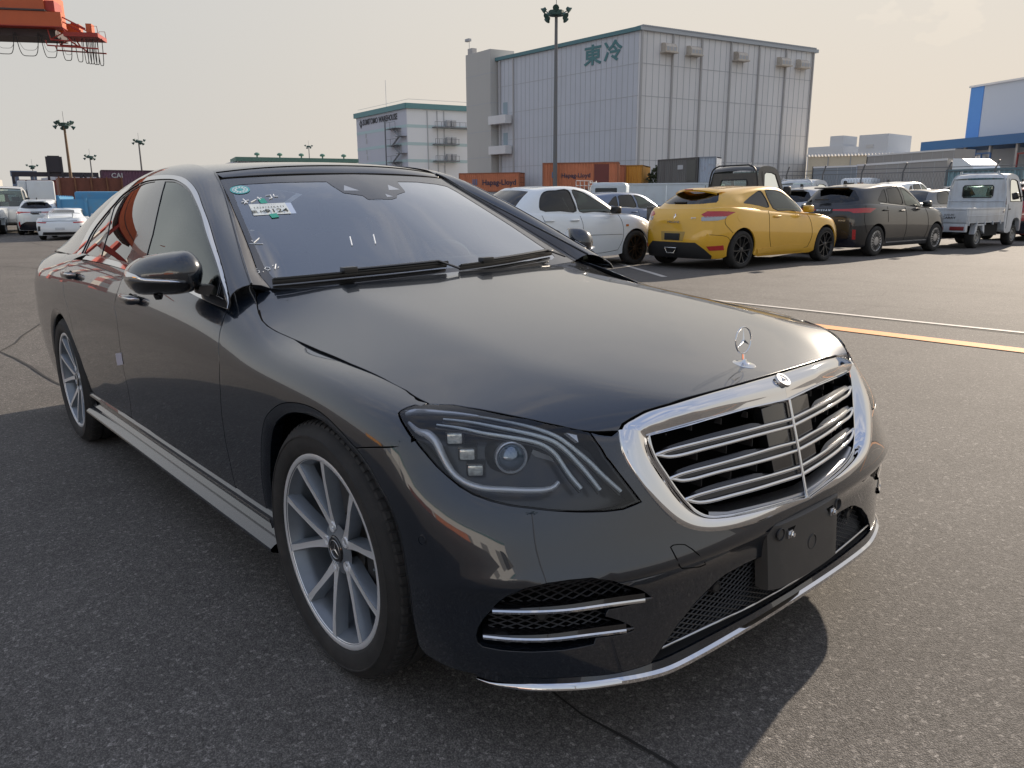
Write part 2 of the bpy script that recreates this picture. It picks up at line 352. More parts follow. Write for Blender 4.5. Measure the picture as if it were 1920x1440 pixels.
# ================================================================ buildings, containers, masts, crane
clad_l = mat('cladding_grey_shaded', (.58, .60, .64), .65, var=.03, vscale=.2, dirt=.35, dcol=(.45, .45, .46), dscale=.5, streak=True); clad_r = mat('cladding_pale', (.76, .75, .74), .6, var=.03, vscale=.2, dirt=.28, dcol=(.60, .58, .56), dscale=.5, streak=True)  # left wall's dimmer, bluer shade is put into its cladding colour
tower_m = mat('tower_beige', (.50, .49, .46), .7, dirt=.4, dcol=(.42, .41, .39), dscale=.4, streak=True); teal_m = mat('fascia_teal', (.10, .22, .24), .5); pipe_m = mat('downpipe', (.45, .44, .43), .6); seam_m = mat('panel_seam', (.46, .47, .48), .8); vent_m = mat('louvre_metal', (.58, .53, .46), .5, .3, dirt=.5, dcol=(.30, .20, .12), dscale=2)
class Wall:
    def __init__(s, a, b, ref=(1.7, -1.8)):
        s.a = np.array([a[0], a[1], 0.]); d = np.array([b[0] - a[0], b[1] - a[1], 0.]); s.L = float(np.linalg.norm(d)); s.t = d / s.L; s.n = np.array([-s.t[1], s.t[0], 0]); 
        if (np.array([*ref, 0]) - s.a) @ s.n < 0: s.n = -s.n
    def p(s, u, z, off=0.): return tuple(s.a + s.t * u + s.n * off + [0, 0, z])
    def box(s, b, u0, u1, z0, z1, o0, o1):
        P = [s.p(u, z, o) for u in (u0, u1) for o in (o0, o1) for z in (z0, z1)]; return b.add(P, [(0, 1, 3, 2), (4, 6, 7, 5), (0, 4, 5, 1), (2, 3, 7, 6), (0, 2, 6, 4), (1, 5, 7, 3)])
    def mtx(s, u, z, off=.05):
        x = np.cross([0, 0, 1.], s.n); return frame_mtx(s.p(u, z, off), x, (0, 0, 1))
def footprint(name, pts, z0, z1, m, parent=None, **k):
    return MB().prism(pts, z0, z1, 'z').build(name, m, parent, smooth=False, **k)
cc, cl, crr = (-63.72, 74.24), (-90.42, 74.24), (-58.27, 104.39); cb4 = (cl[0] + crr[0] - cc[0], cl[1] + crr[1] - cc[1])
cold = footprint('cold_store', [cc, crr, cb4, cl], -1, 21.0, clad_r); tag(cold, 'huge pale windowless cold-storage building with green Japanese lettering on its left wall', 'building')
WL, WR = Wall(cc, cl), Wall(cc, crr)
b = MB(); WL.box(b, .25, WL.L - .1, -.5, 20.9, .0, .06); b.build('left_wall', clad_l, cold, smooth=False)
b = MB(); WL.box(b, -.2, WL.L + .3, 20.9, 21.35, -.2, .35); b.build('roof_fascia', teal_m, cold, smooth=False)
b = MB(); WR.box(b, -.25, WR.L + .4, 20.92, 21.35, -.2, .35); b.build('roof_fascia', mat('fascia_pale', (.45, .48, .50), .5), cold, smooth=False)
b = MB()
for i in range(90): WR.box(b, i * .34, i * .34 + .17, 21.35, 21.50, -3, .45)
b.build('roof_sheet_edge', mat('roof_edge', (.35, .37, .39), .6), cold, smooth=False, kind='stuff')
for w, seams, hs, mm in ((WL, np.arange(.9, 26.4, .9), (17.3, 13.6, 9.9, 6.1), .075), (WR, np.arange(1.0, 30.4, 1.0), (17.3, 13.6, 9.9, 6.1), .02)):
    b = MB()
    for u in seams: w.box(b, u - .025, u + .025, -.5, 20.9, mm - .02, mm + .012)
    for z in hs: w.box(b, .1, w.L - .1, z - .03, z + .03, mm - .02, mm + .016)
    b.build('panel_seams', seam_m, cold, smooth=False, kind='stuff')
for u in (.12, 4.98, 9.7, 14.74, 19.85, 24.91, 30.3): b = MB(); WR.box(b, u - .09, u + .09, 0, 20.9, .02, .26); b.build('downpipe', pipe_m, cold, smooth=False)
for u0 in (3.2, 7.25, 15.3, 23.3, 27.0):
    b = MB(); prof = [(0, 0), (.95, 0), (.95, .55), (.80, .85), (.5, 1.02), (0, 1.05)]; P = [WR.p(u, 18.75 + z, .02 + o) for u in (u0, u0 + 1.7) for o, z in prof]; n = 6; b.add(P, [(i, (i + 1) % n, n + (i + 1) % n, n + i) for i in range(n)] + [tuple(range(n))[::-1], tuple(range(n, 2 * n))]); v = b.build('vent_hood', vent_m, cold, smooth=False)
    b = MB(); [WR.box(b, u0 + .1 + k * .55, u0 + .5 + k * .55, 18.85, 19.3, .96, .98) for k in range(3)]; b.build('vent_louvre', seam_m, v, smooth=False)
    b = MB(); WR.box(b, u0 - .2, u0 + 1.9, 18.62, 18.76, .02, 1.1); b.build('vent_tray', vent_m, v, smooth=False)
green_l = mat('sign_green', (.09, .22, .23), .6)
text_obj('wall_lettering', '東', 2.55, green_l, cold, WL.mtx(7.75, 18.98, .12), .02, squeeze=1.22, bold=.055); text_obj('wall_lettering', '冷', 2.55, green_l, cold, WL.mtx(4.3, 19.03, .12), .02, squeeze=1.22, bold=.055)
# lift tower and service balconies at the left end
tw = footprint('stair_tower', [(-90.9, 73.16), (-90.13, 77.04), (-96.5, 77.8), (-97.28, 73.58)], -1, 22.5, tower_m, cold); TW1, TW2 = Wall((-90.9, 73.16), (-97.28, 73.58)), Wall((-90.9, 73.16), (-90.13, 77.04))
b = MB()
for w in (TW1, TW2):
    for z in (19.3, 15.2, 11.3, 7.6): w.box(b, 0, w.L, z - .05, z + .05, -.02, .015)
b.build('panel_seams', seam_m, tw, smooth=False, kind='stuff'); b = MB(); TW1.box(b, 4.6, 5.8, 22.5, 23.3, -.8, 0); b.build('roof_box', pipe_m, tw, smooth=False); MB().tube([TW1.p(5.8, 22.4, -.3), TW1.p(5.8, 24.6, -.3)], .05, 5).build('mast', seam_m, tw); MB().rbox(-.5, .5, -.25, .25, -.2, .2, .05, Matrix.Translation(TW1.p(6.1, 24.6, -.3))).build('antenna', seam_m, tw)
for z in (12.1, 7.9): b = MB(); WL.box(b, 23.4, 27.3, z, z + 1.15, .3, 1.5); b.build('balcony', clad_r, cold, smooth=False); b = MB(); WL.box(b, 24.6, 25.5, z + 1.2, z + 3.0, .05, .12); b.build('service_door', mat('door_blue', (.30, .38, .42), .5), cold, smooth=False)
b = MB(); WL.box(b, 26.0, 26.2, 0, 20.8, .06, .3); WL.box(b, 23.1, 23.3, 0, 20.8, .06, .25); b.build('downpipes', pipe_m, cold, smooth=False, kind='stuff')
# second warehouse
sA, sB, sD = (-127.38, 82.4), (-149.53, 84.31), (-123.0, 101.4); wm = mat('warehouse_shade', (.56, .57, .63), .7, dirt=.2, dcol=(.48, .48, .52), dscale=.3, streak=True); wp = mat('warehouse_pale', (.76, .78, .80), .7, dirt=.2, dcol=(.62, .63, .64), dscale=.3, streak=True); bandm = mat('band_green', (.48, .61, .62), .7)  # left wall colour is a shaded copy of the pale one
wh_ = footprint('warehouse', [sA, sD, (sD[0] + sB[0] - sA[0], sD[1] + sB[1] - sA[1]), sB], -1, 18.6, wp); tag(wh_, 'pale warehouse with thin green bands and an outside staircase, behind the cold store', 'building')
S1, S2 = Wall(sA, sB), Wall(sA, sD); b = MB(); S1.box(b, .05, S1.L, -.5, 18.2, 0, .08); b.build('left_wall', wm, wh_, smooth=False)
b = MB(); S1.box(b, -.3, S1.L + .4, 18.2, 19.15, -.2, .5); S2.box(b, -.3, S2.L + .4, 18.2, 19.15, -.2, .5); b.build('roof_fascia', mat('fascia_green', (.12, .27, .28), .5), wh_, smooth=False)
b = MB()
for w, o in ((S1, .08), (S2, 0)):
    for z in (15.1, 11.9, 8.8): w.box(b, 0, w.L, z - .28, z + .28, o, o + .03)
b.build('green_bands', bandm, wh_, smooth=False, kind='stuff')
text_obj('wall_lettering', 'SUMITOMO WAREHOUSE', 1.55, mat('sign_dark', (.05, .05, .06), .6), wh_, S1.mtx(11.3, 17.05, .15), .02, squeeze=.86, bold=.03)
M_ = S1.mtx(19.9, 16.9, .15); MB().add([tuple(M_ @ Vector(v)) for v in ((-.75, 0, 0), (0, -.95, 0), (.75, 0, 0), (0, .95, 0), (-.3, 0, .02), (0, -.4, .02), (.3, 0, .02), (0, .4, .02))], [(0, 1, 5, 4), (1, 2, 6, 5), (2, 3, 7, 6), (3, 0, 4, 7)]).build('lozenge_emblem', MATS['sign_dark'], wh_, smooth=False)
stm = mat('stair_steel', (.22, .23, .25), .6); 
for i, z in enumerate((14.9, 11.8, 8.7, 5.6)):
    b = MB(); S1.box(b, 2.2, 6.6, z - .1, z, .1, 1.4); S1.box(b, .0, 2.3, z - 1.7, z - 1.6, .1, 1.4)
    for u in (0.1, 1.1, 2.2, 4.4, 6.5): S1.box(b, u - .03, u + .03, z if u > 2.1 else z - 1.6, z + 1.1 if u > 2.1 else z - .5, 1.36, 1.42)
    S1.box(b, 2.2, 6.6, z + 1.05, z + 1.12, 1.36, 1.42); P0_, P1_ = S1.p(4.6, z, .8), S1.p(1.8, z - 1.6, .8); b.tube([P0_, P1_], .22, 4); b.tube([S1.p(4.6, z - 3.1, .8), S1.p(1.8, z - 1.6, .8)], .22, 4); b.build('stair_flight', stm, wh_, smooth=False)
b = MB(); S1.box(b, 6.5, 6.75, 0, 16.5, 1.2, 1.4); b.build('stair_post', stm, wh_, smooth=False)
for z, u0, u1 in ((14.9, 5, 12.9), (11.8, 5, 10.0), (8.7, 5, 10)):
    b = MB(); S2.box(b, u0, u1, z, z + .16, 0, 1.6); S2.box(b, u0, u1, z + 1.0, z + 1.06, 1.55, 1.6)
    for k in range(7): S2.box(b, u0 + k * (u1 - u0) / 6.2, u0 + k * (u1 - u0) / 6.2 + .06, z, z + 1.0, 1.55, 1.6)
    b.build('balcony', stm, wh_, smooth=False); b = MB(); S2.box(b, 7.6, 8.3, z + .3, z + 1.4, .4, 1.3); S2.box(b, 8.6, 9.5, z + .3, z + 1.4, .4, 1.3); b.build('cooling_unit', seam_m, wh_, smooth=False, kind='stuff')
for z, u in ((14.0, 17.6), (12.9, 17.4), (9.6, 17.3), (10.8, 17.5)): b = MB(); S1.box(b, u, u + .45, z, z + .9, .08, .14); b.build('small_window', seam_m, wh_, smooth=False)
for u in (4.0, 6.0, 7.4): b = MB(); S2.box(b, u, u + .12, 0, 18, .0, .2); b.build('downpipe', seam_m, wh_, smooth=False)
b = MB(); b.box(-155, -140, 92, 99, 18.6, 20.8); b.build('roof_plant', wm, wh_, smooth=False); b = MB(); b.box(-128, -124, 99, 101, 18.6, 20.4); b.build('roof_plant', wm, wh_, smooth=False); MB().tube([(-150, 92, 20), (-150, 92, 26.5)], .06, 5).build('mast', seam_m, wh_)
MB().tube([(-125.5, 98.8, 20.2), (-125.5, 98.8, 22.8)], .45, 8).build('flue', pipe_m, wh_); MB().tube([S1.p(S1.L, 19.9, -.4), S1.p(0, 19.9, -.4), S2.p(S2.L, 19.9, -.4)], .03, 4).build('roof_rail', seam_m, wh_)
# long green-roofed shed behind the saloon's roof
gb_ = footprint('long_shed', [(-112.7, 62.9), (-117.6, 45.5), (-135, 49), (-130, 66)], -1, 7.4, clad_l); tag(gb_, 'low long shed with a green roof just above the dark saloon roof', 'building'); G1 = Wall((-112.7, 62.9), (-117.6, 45.5)); b = MB(); G1.box(b, -.3, G1.L + .3, 7.3, 7.9, -8, .5); b.build('roof', mat('roof_green', (.13, .25, .20), .6), gb_, smooth=False)
for u in (1.6, 5.0, 8.3, 11.6, 15): MB().lathe([(.12, 0), (.12, .35), (.4, .40), (.42, .62), (.2, .78), (0, .8)], 10, Matrix.Translation(G1.p(u, 7.9, -1.5)), 'z').build('roof_ventilator', MATS['roof_green'], gb_)
# buildings to the right
tb = footprint('tan_shed', [(-53.75, 96.87), (-47.4, 99.6), (-44, 101), (-50, 112), (-60, 108)], -1, 6.7, mat('shed_tan', (.72, .62, .46), .7, dirt=.2, dcol=(.38, .30, .2), dscale=.5)); tag(tb, 'low tan corrugated shed right of the cold store', 'building'); T1 = Wall((-53.9, 96.8), (-44, 101.0)); b = MB()
for k in range(26): T1.box(b, k * .4, k * .4 + .2, 6.75, 7.0, -3, .3)
b.build('roof_edge_sheets', clad_r, tb, smooth=False, kind='stuff'); b = MB(); T1.box(b, .8, 3.4, 0, 5.5, 0, .1); b.build('shutter', mat('shutter_tan', (.42, .35, .25), .7), tb, smooth=False)
for u in (2.6, 5.3, 8.0): b = MB(); T1.box(b, u, u + .1, 0, 6.7, 0, .1); b.build('wall_joint', seam_m, tb, smooth=False)
gm = mat('far_concrete', (.50, .53, .57), .8); g1 = footprint('concrete_block', [(-83.9, 150.1), (-76.5, 150.1), (-76.5, 165), (-86, 165)], -1, 11.5, gm); tag(g1, 'distant blue-grey concrete block beside the cold store', 'building'); b = MB(); b.box(-79.5, -76.8, 150.4, 156, 11.5, 13.4); b.build('roof_house', gm, g1, smooth=False)
for x in (-83, -80.5, -78): MB().box(x, x + 1.6, 150.0, 150.1, 5.8, 6.8).build('window', seam_m, g1, smooth=False)
g2 = footprint('concrete_block', [(-76.4, 150.5), (-67.6, 149.6), (-64, 165), (-76, 165)], -1, 9.6, mat('far_white', (.70, .71, .72), .8)); tag(g2, 'distant white concrete block with a higher square roof house', 'building'); MB().box(-73.5, -67.9, 150.2, 160, 9.6, 13.2).build('roof_house', gm, g2, smooth=False); MB().box(-72, -70.6, 150.1, 150.2, 10.8, 11.4).build('window', seam_m, g2, smooth=False)
g3 = footprint('concrete_block', [(-66, 155), (-56, 150), (-50, 158), (-60, 168)], -1, 8.8, MATS['far_white']); tag(g3, 'low distant white building left of the blue canopy', 'building')
blum = mat('stripe_blue', (.10, .30, .72), .5); blud = mat('canopy_blue', (.03, .13, .32), .5)
w1, w2 = (-50.59, 139.63), (-42.11, 135.9); W1_ = Wall(w1, w2); bb_ = footprint('blue_striped_hall', [w1, W1_.p(40, 0)[:2], W1_.p(40, 0, -40)[:2], W1_.p(0, 0, -40)[:2]], -1, 18.5, mat('hall_grey', (.55, .60, .67), .6)); tag(bb_, 'tall grey hall with a vivid blue corner stripe at the right edge', 'building')
b = MB(); W1_.box(b, 0, 2.45, -.5, 18.55, 0, .1); b.build('blue_stripe', blum, bb_, smooth=False); b = MB(); W1_.box(b, -.2, 40, 18.5, 18.8, -.3, .3); b.build('roof_fascia', clad_r, bb_, smooth=False)
k1, k2 = (-54.48, 132.45), (-37.61, 124.67); K1 = Wall(k1, k2); b = MB(); K1.box(b, 0, 46, 8.75, 10.1, -9, 0); b.build('loading_canopy', blud, bb_, smooth=False)
for u in np.arange(8, 40, 4.5): b = MB(); K1.box(b, u, u + .35, 0, 8.8, -1.0, -.6); b.build('canopy_post', pipe_m, bb_, smooth=False)
b = MB(); K1.box(b, 8, 46, 0, 8.7, -9, -8.5); b.build('loading_wall', mat('loading_dark', (.13, .12, .12), .8), bb_, smooth=False)
rk = empty('storage_rack', label='blue steel storage rack with white packages under the blue canopy', cat='rack'); rkm = mat('rack_blue', (.05, .13, .30), .6)
b = MB(); K1.box(b, 5, 16, .2, 4.9, .5, 3); b.build('rack_body', mat('rack_dark', (.05, .08, .13), .7), rk, smooth=False)
for z in (5.0, 7.4): b = MB(); K1.box(b, 4.4, 16.4, z, z + .2, 3, 3.2); b.build('beam', rkm, rk, smooth=False)
for u in np.arange(4.4, 16.5, 1.5): b = MB(); K1.box(b, u, u + .15, 0, 7.5, 3, 3.2); b.build('upright', rkm, rk, smooth=False)
for i, u in enumerate(np.arange(4.7, 14.8, .74)): b = MB(); K1.box(b, u, u + .5, 5.9, 7.2, 2.2, 2.9); b.build('package', clad_r, rk, smooth=False)
rr_ = empty('red_frame', label='red steel frame under the blue canopy at the right edge', cat='frame'); redm = mat('frame_red', (.28, .05, .05), .6)
for z in (4.7, 7.2): b = MB(); K1.box(b, 19, 26, z, z + .18, 1, 1.2); b.build('beam', redm, rr_, smooth=False)
for u in (19, 20.7, 22.4, 24, 26): b = MB(); K1.box(b, u, u + .16, 0, 7.3, 1, 1.2); b.build('upright', redm, rr_, smooth=False)
# ---------------------------------------------------------------- containers: corrugated sides, doors
def container(name, label, p0, p1, z0, h, m, w=2.44, door=0, text=None, group=None, cat='container', patch=None, tcol=None):
    """p0 -> p1: the long side that faces the lot"""
    Wc = Wall(p0, p1); r = empty(name, (p0[0], p0[1], z0), label=label, cat=cat, group=group); off = np.array([p0[0], p0[1], z0]); dk = mat('container_frame_' + m.name, tuple(c * .55 for c in m.node_tree.nodes['Principled BSDF'].inputs['Base Color'].default_value[:3]), .6)
    def q(u, z, o): return tuple(np.array(Wc.p(u, z, o)) - [off[0], off[1], 0])
    b = MB(); n = int(Wc.L / .30); V = []; 
    for k in range(n):
        u = .12 + k * (Wc.L - .24) / n; s_ = (Wc.L - .24) / n
        for du, o in ((0, -.02), (.25, -.02), (.4, -.10), (.85, -.10)): V.append((u + du * s_, o))
    V.append((Wc.L - .12, -.02)); P = [q(u, z, o) for z in (.15, h - .12) for u, o in V]; k = len(V); b.add(P, [(i, i + 1, k + i + 1, k + i) for i in range(k - 1)]); side = b.build('corrugated_side', m, r, smooth=False)
    b = MB(); P = [q(u, z, -w + (.02 if o > -.05 else .1)) for z in (.15, h - .12) for u, o in V]; b.add(P, [(i, i + 1, k + i + 1, k + i) for i in range(k - 1)]); b.build('corrugated_side', m, r, smooth=False)
    for (u0, u1, z0_, z1_, o0, o1) in ((0, Wc.L, 0, .16, -.15, 0), (0, Wc.L, h - .13, h, -.12, 0), (0, Wc.L, 0, .16, -w, -w + .15), (0, Wc.L, h - .13, h, -w, -w + .12), (0, .14, 0, h, -.16, .005), (Wc.L - .14, Wc.L, 0, h, -.16, .005), (0, .14, 0, h, -w - .005, -w + .16), (Wc.L - .14, Wc.L, 0, h, -w, -w + .16)):
        b = MB(); P = [q(u, z, o) for u in (u0, u1) for o in (o0, o1) for z in (z0_, z1_)]; b.add(P, [(0, 1, 3, 2), (4, 6, 7, 5), (0, 4, 5, 1), (2, 3, 7, 6), (0, 2, 6, 4), (1, 5, 7, 3)]); b.build('frame_rail', dk, r, smooth=False)
    b = MB(); b.add([q(0, h - .02, 0), q(Wc.L, h - .02, 0), q(Wc.L, h - .02, -w), q(0, h - .02, -w)], [(0, 1, 2, 3)]); b.build('roof', dk, r, smooth=False)
    for e_, u in ((0, .02), (1, Wc.L - .02)):
        for o0 in (-.14, -w / 2 - .02):
            b = MB(); P = [q(u_, z, o) for u_ in (u - .03, u + .03) for o in (o0, o0 - w / 2 + .16) for z in (.14, h - .14)]; b.add(P, [(0, 1, 3, 2), (4, 6, 7, 5), (0, 4, 5, 1), (2, 3, 7, 6), (0, 2, 6, 4), (1, 5, 7, 3)]); d_ = b.build('door' if e_ == door else 'end_panel', m, r, smooth=False)
            if e_ == door:
                for o in (o0 - .3, o0 - .75): MB().tube([q(u - .06 if e_ == 0 else u + .06, .1, o), q(u - .06 if e_ == 0 else u + .06, h - .1, o)], .025, 5).build('lock_bar', dk, d_)
                for z in (.6, 1.2, 1.85): b = MB(); P = [q(u_, z_, o) for u_ in (u - .045, u + .045) for o in (o0 - .05, o0 - w / 2 + .2) for z_ in (z, z + .1)]; b.add(P, [(0, 1, 3, 2), (4, 6, 7, 5), (0, 4, 5, 1), (2, 3, 7, 6), (0, 2, 6, 4), (1, 5, 7, 3)]); b.build('door_rib', dk, d_, smooth=False)
    x = np.cross([0, 0, 1.], Wc.n)
    if text:
        for s, u, z, size, mm in text: M_ = frame_mtx(q(u, z, .01), x, (0, 0, 1)); text_obj('side_lettering', s, size, mm, r, M_, .005, bold=size * .02)
    if patch:
        for u0, u1, z0_, z1_, mm in patch: b = MB(); P = [q(u, z, o) for u in (u0, u1) for o in (-.015, .004) for z in (z0_, z1_)]; b.add(P, [(0, 1, 3, 2), (4, 6, 7, 5), (0, 4, 5, 1), (2, 3, 7, 6), (0, 2, 6, 4), (1, 5, 7, 3)]); b.build('repair_panel', mm, r, smooth=False)
    return r
cor = mat('container_orange', (.66, .24, .12), .6, var=.08, vscale=1.2, dirt=.55, dcol=(.38, .13, .07), dscale=1.5, streak=True); cyo = mat('container_yellow', (.74, .36, .06), .6, dirt=.4, dcol=(.30, .12, .04), dscale=2, streak=True); cmr = mat('container_maroon', (.20, .055, .045), .65, dirt=.4, dcol=(.12, .05, .04), dscale=1.5); cgr = mat('container_grey', (.20, .195, .185), .7, dirt=.5, dcol=(.12, .10, .09), dscale=1.5, streak=True); cwh = mat('container_white', (.52, .53, .54), .6, dirt=.4, dcol=(.35, .33, .30), dscale=1.5); cpu = mat('container_purple', (.16, .075, .12), .6)
ldk = mat('lettering_navy', (.05, .05, .09), .6); lbl = mat('lettering_blue', (.12, .22, .38), .6)
container('shipping_container', 'orange container with blue emblem and dark lettering, farther left behind the white sedan', (-81.67, 70.66), (-89.41, 66.01), 2.5, 2.6, cor, text=[('Hapag-Lloyd', 3.0, 1.25, 1.0, ldk), ('III', 6.6, 1.3, 1.1, lbl)])
container('shipping_container', 'larger orange container with maroon patch, nearest of the stacked row', (-61.6, 56.5), (-55.3, 61.6), 2.45, 2.75, cor, door=0, text=[('Hapag-Lloyd', 3.6, 1.4, .62, ldk), ('III', 1.3, 1.45, .85, lbl)], patch=[(5.55, 7.1, .2, 2.55, cmr)])
container('shipping_container', 'plain deep orange container right of the lettered orange one', (-59.4, 65.0), (-58.2, 66.0), 2.5, 2.6, cor, w=5); container('shipping_container', 'short yellow-orange container at the right end of the orange row', (-58.6, 66.4), (-56.9, 67.4), 2.5, 2.6, cyo, w=5)
container('shipping_container', 'weathered grey container with a small white plate, right of the orange row', (-54.77, 67.28), (-48.67, 66.26), 2.9, 2.65, cgr, w=2.4, door=1, patch=[(3.2, 4.0, 1.5, 1.95, cwh), (4.6, 5.9, .3, 2.4, mat('container_grey_dark', (.13, .13, .115), .7))]); container('shipping_container', 'pale blue-white container end beside the weathered grey one', (-48.5, 66.25), (-46.9, 66.9), 2.9, 2.65, mat('container_ice', (.46, .52, .60), .6, dirt=.5, dcol=(.25, .12, .08), dscale=2), w=2.4)
for lab, a, b_, m in (('maroon container carrying the lettered orange one', (-61.6, 56.5), (-55.3, 61.6), cmr), ('white container under the left orange one', (-81.67, 70.66), (-92.5, 64.2), cwh), ('grey container supporting the plain orange one', (-58.9, 65.4), (-56.9, 67.4), cgr), ('brown container under the weathered grey one', (-55.2, 67.3), (-46.9, 66.0), cgr)): container('shipping_container', lab, a, b_, .05, 2.42 if m is not cgr else 2.45 if lab[0] == 'g' else 2.8, m)
container('shipping_container', 'white container end beyond the left orange one', (-92.5, 64.4), (-96.0, 62.0), 2.5, 2.6, cwh)
# shrub between containers and cold store
def foliage(name, c, r, n, m, seed, **k):
    rng = random.Random(seed); b = MB()
    for _ in range(n):
        while True:
            p = Vector((rng.uniform(-1, 1), rng.uniform(-1, 1), rng.uniform(-1, 1)))
            if .35 < p.length < 1: break
        p = Vector((c[0] + p.x * r[0] * (1 + .3 * math.sin(p.z * 5)), c[1] + p.y * r[1], c[2] + p.z * r[2])); s = rng.uniform(.08, .2); a = Vector((rng.gauss(0, 1), rng.gauss(0, 1), rng.gauss(0, 1))).normalized(); u = a.orthogonal().normalized() * s; v = a.cross(u).normalized() * s
        b.add([tuple(p + u), tuple(p + v), tuple(p - u), tuple(p - v)], [(0, 1, 2, 3)])
    return b.build(name, m, smooth=False, **k)
leafm = mat('leaves', (.06, .075, .035), .7, var=.4, vscale=2)
sh = empty('shrub', (-56.5, 69.5, .0), label='scraggly grey-green shrub between the orange containers and the cold store', cat='shrub'); f_ = foliage('crown', (0, 0, 3.1), (1.3, 1.0, 2.0), 900, leafm, 4); f_.parent = sh; MB().tube([(0, 0, 0), (.1, 0, 1.5), (.3, .1, 3)], [.1, .07, .03], 6).build('trunk', mat('bark', (.10, .08, .06), .9), sh)
# ---------------------------------------------------------------- light masts
mastm = mat('mast_grey', (.16, .165, .17), .6, dirt=.4, dcol=(.20, .15, .10), dscale=1.5); headm = mat('mast_green', (.045, .10, .09), .6)
def mast(label, x, y, H, zb, r=.22, sc=1., arms=8, m=None, rot=0.):
    r_ = empty('light_mast', (x, y, zb), rot, label=label, cat='light mast', group='floodlight masts'); MB().tube([(0, 0, 0), (0, 0, H * .5), (0, 0, H)], [r, r * .8, r * .6], 10).build('pole', m or mastm, r_)
    MB().lathe([(.2 * sc, -.25 * sc), (.75 * sc, -.2 * sc), (.8 * sc, .25 * sc), (.2 * sc, .35 * sc)], 8, Matrix.Translation((0, 0, H)), 'z').build('head_frame', headm, r_); MB().tube([(0, 0, H), (0, 0, H + 2.0 * sc)], .03 * sc, 4).build('lightning_rod', mastm, r_)
    for k in range(arms):
        a = 2 * math.pi * k / arms; up = .35 if k % 2 else -.35; c = Vector((math.cos(a) * 1.25 * sc, math.sin(a) * 1.25 * sc, H + up * sc)); d = Vector((math.cos(a), math.sin(a), -.8)).normalized(); M_ = frame_mtx(c, d.orthogonal(), d.cross(d.orthogonal()))
        MB().lathe([(0, -.30 * sc), (.16 * sc, -.26 * sc), (.20 * sc, -.05 * sc), (.33 * sc, .14 * sc), (.33 * sc, .18 * sc), (0, .16 * sc)], 12, M_, 'z').build('floodlight', headm, r_); MB().tube([(math.cos(a) * .7 * sc, math.sin(a) * .7 * sc, H), c], .05 * sc, 4).build('lamp_arm', headm, r_)
    return r_
mast('tall grey light mast in front of the cold store', -59.9, 56.75, 19.6, FZ, .26, 1.0)
mast('light mast with rusty pole at left, tallest of the left group', -99.1, 18.9, 9.9, -.2, .20, .72, m=mat('mast_rusty', (.22, .15, .09), .7, dirt=.4, dcol=(.15, .12, .10)))
mast('small thin mast right of the rusty one', -134.8, 29.2, 8.3, -.2, .14, .62, 6); mast('slim mast rising from behind the saloon roof at its left', -109, 29.3, 9.1, -.2, .15, .55, 6); mast('short mast beyond the saloon roof, left of the warehouse', -128.2, 62.5, 10.7, -.1, .10, .5, 4); mast('faint distant mast beside the grey-blue gantry', -175.7, 28.2, 8.1, 0, .12, .7, 4)
# ---------------------------------------------------------------- quay crane, upper left
cro = mat('crane_orange', (.52, .10, .025), .5, var=.05, vscale=.5, dirt=.2, dcol=(.30, .08, .04), dscale=.6); crd = mat('crane_red', (.34, .03, .018), .55); crw = mat('crane_white', (.55, .53, .50), .6); crk = mat('crane_dark', (.07, .05, .05), .7); cab_m = mat('cable_black', (.02, .02, .02), .7)
cra = empty('gantry_crane', (-85.8, 12.06, 0), label='orange-red gantry crane girder with looping black cables reaching in at the upper left', cat='crane'); CW = Wall((-85.8, 12.06), (-83.33, 16.51)); O3 = np.array([-85.8, 12.06, 0])
def cp(u, z, o=0.): return tuple(np.array(CW.p(u, z, o)) - O3)
def cbox(nm, u0, u1, z0, z1, o0, o1, m, par=None): b = MB(); P = [cp(u, z, o) for u in (u0, u1) for o in (o0, o1) for z in (z0, z1)]; b.add(P, [(0, 1, 3, 2), (4, 6, 7, 5), (0, 4, 5, 1), (2, 3, 7, 6), (0, 2, 6, 4), (1, 5, 7, 3)]); return b.build(nm, m, par or cra, smooth=False)
cbox('girder', -60, 5.15, 17.0, 18.25, -1.2, 0, cro); cbox('girder_flange', -42, 5.2, 16.93, 17.0, -1.3, .12, crd); cbox('girder', -42, 5.15, 17.0, 18.25, -6.2, -5, cro); cbox('upper_box', -42, 3.75, 18.45, 20.4, -5.8, -.3, cro); cbox('upper_walkway', -42, 3.9, 18.28, 18.42, -6, .1, crk); cbox('machinery', 3.75, 4.55, 18.4, 19.3, -2.5, -.5, crd); cbox('underside', -42, 4.2, 16.3, 16.93, -4.4, -1.0, crk)
cbox('nose_beam', 5.1, 8.05, 16.25, 16.62, -3.0, -.2, crd); cbox('nose_cabin', 7.0, 7.5, 16.7, 17.45, -1.4, -.5, cro)
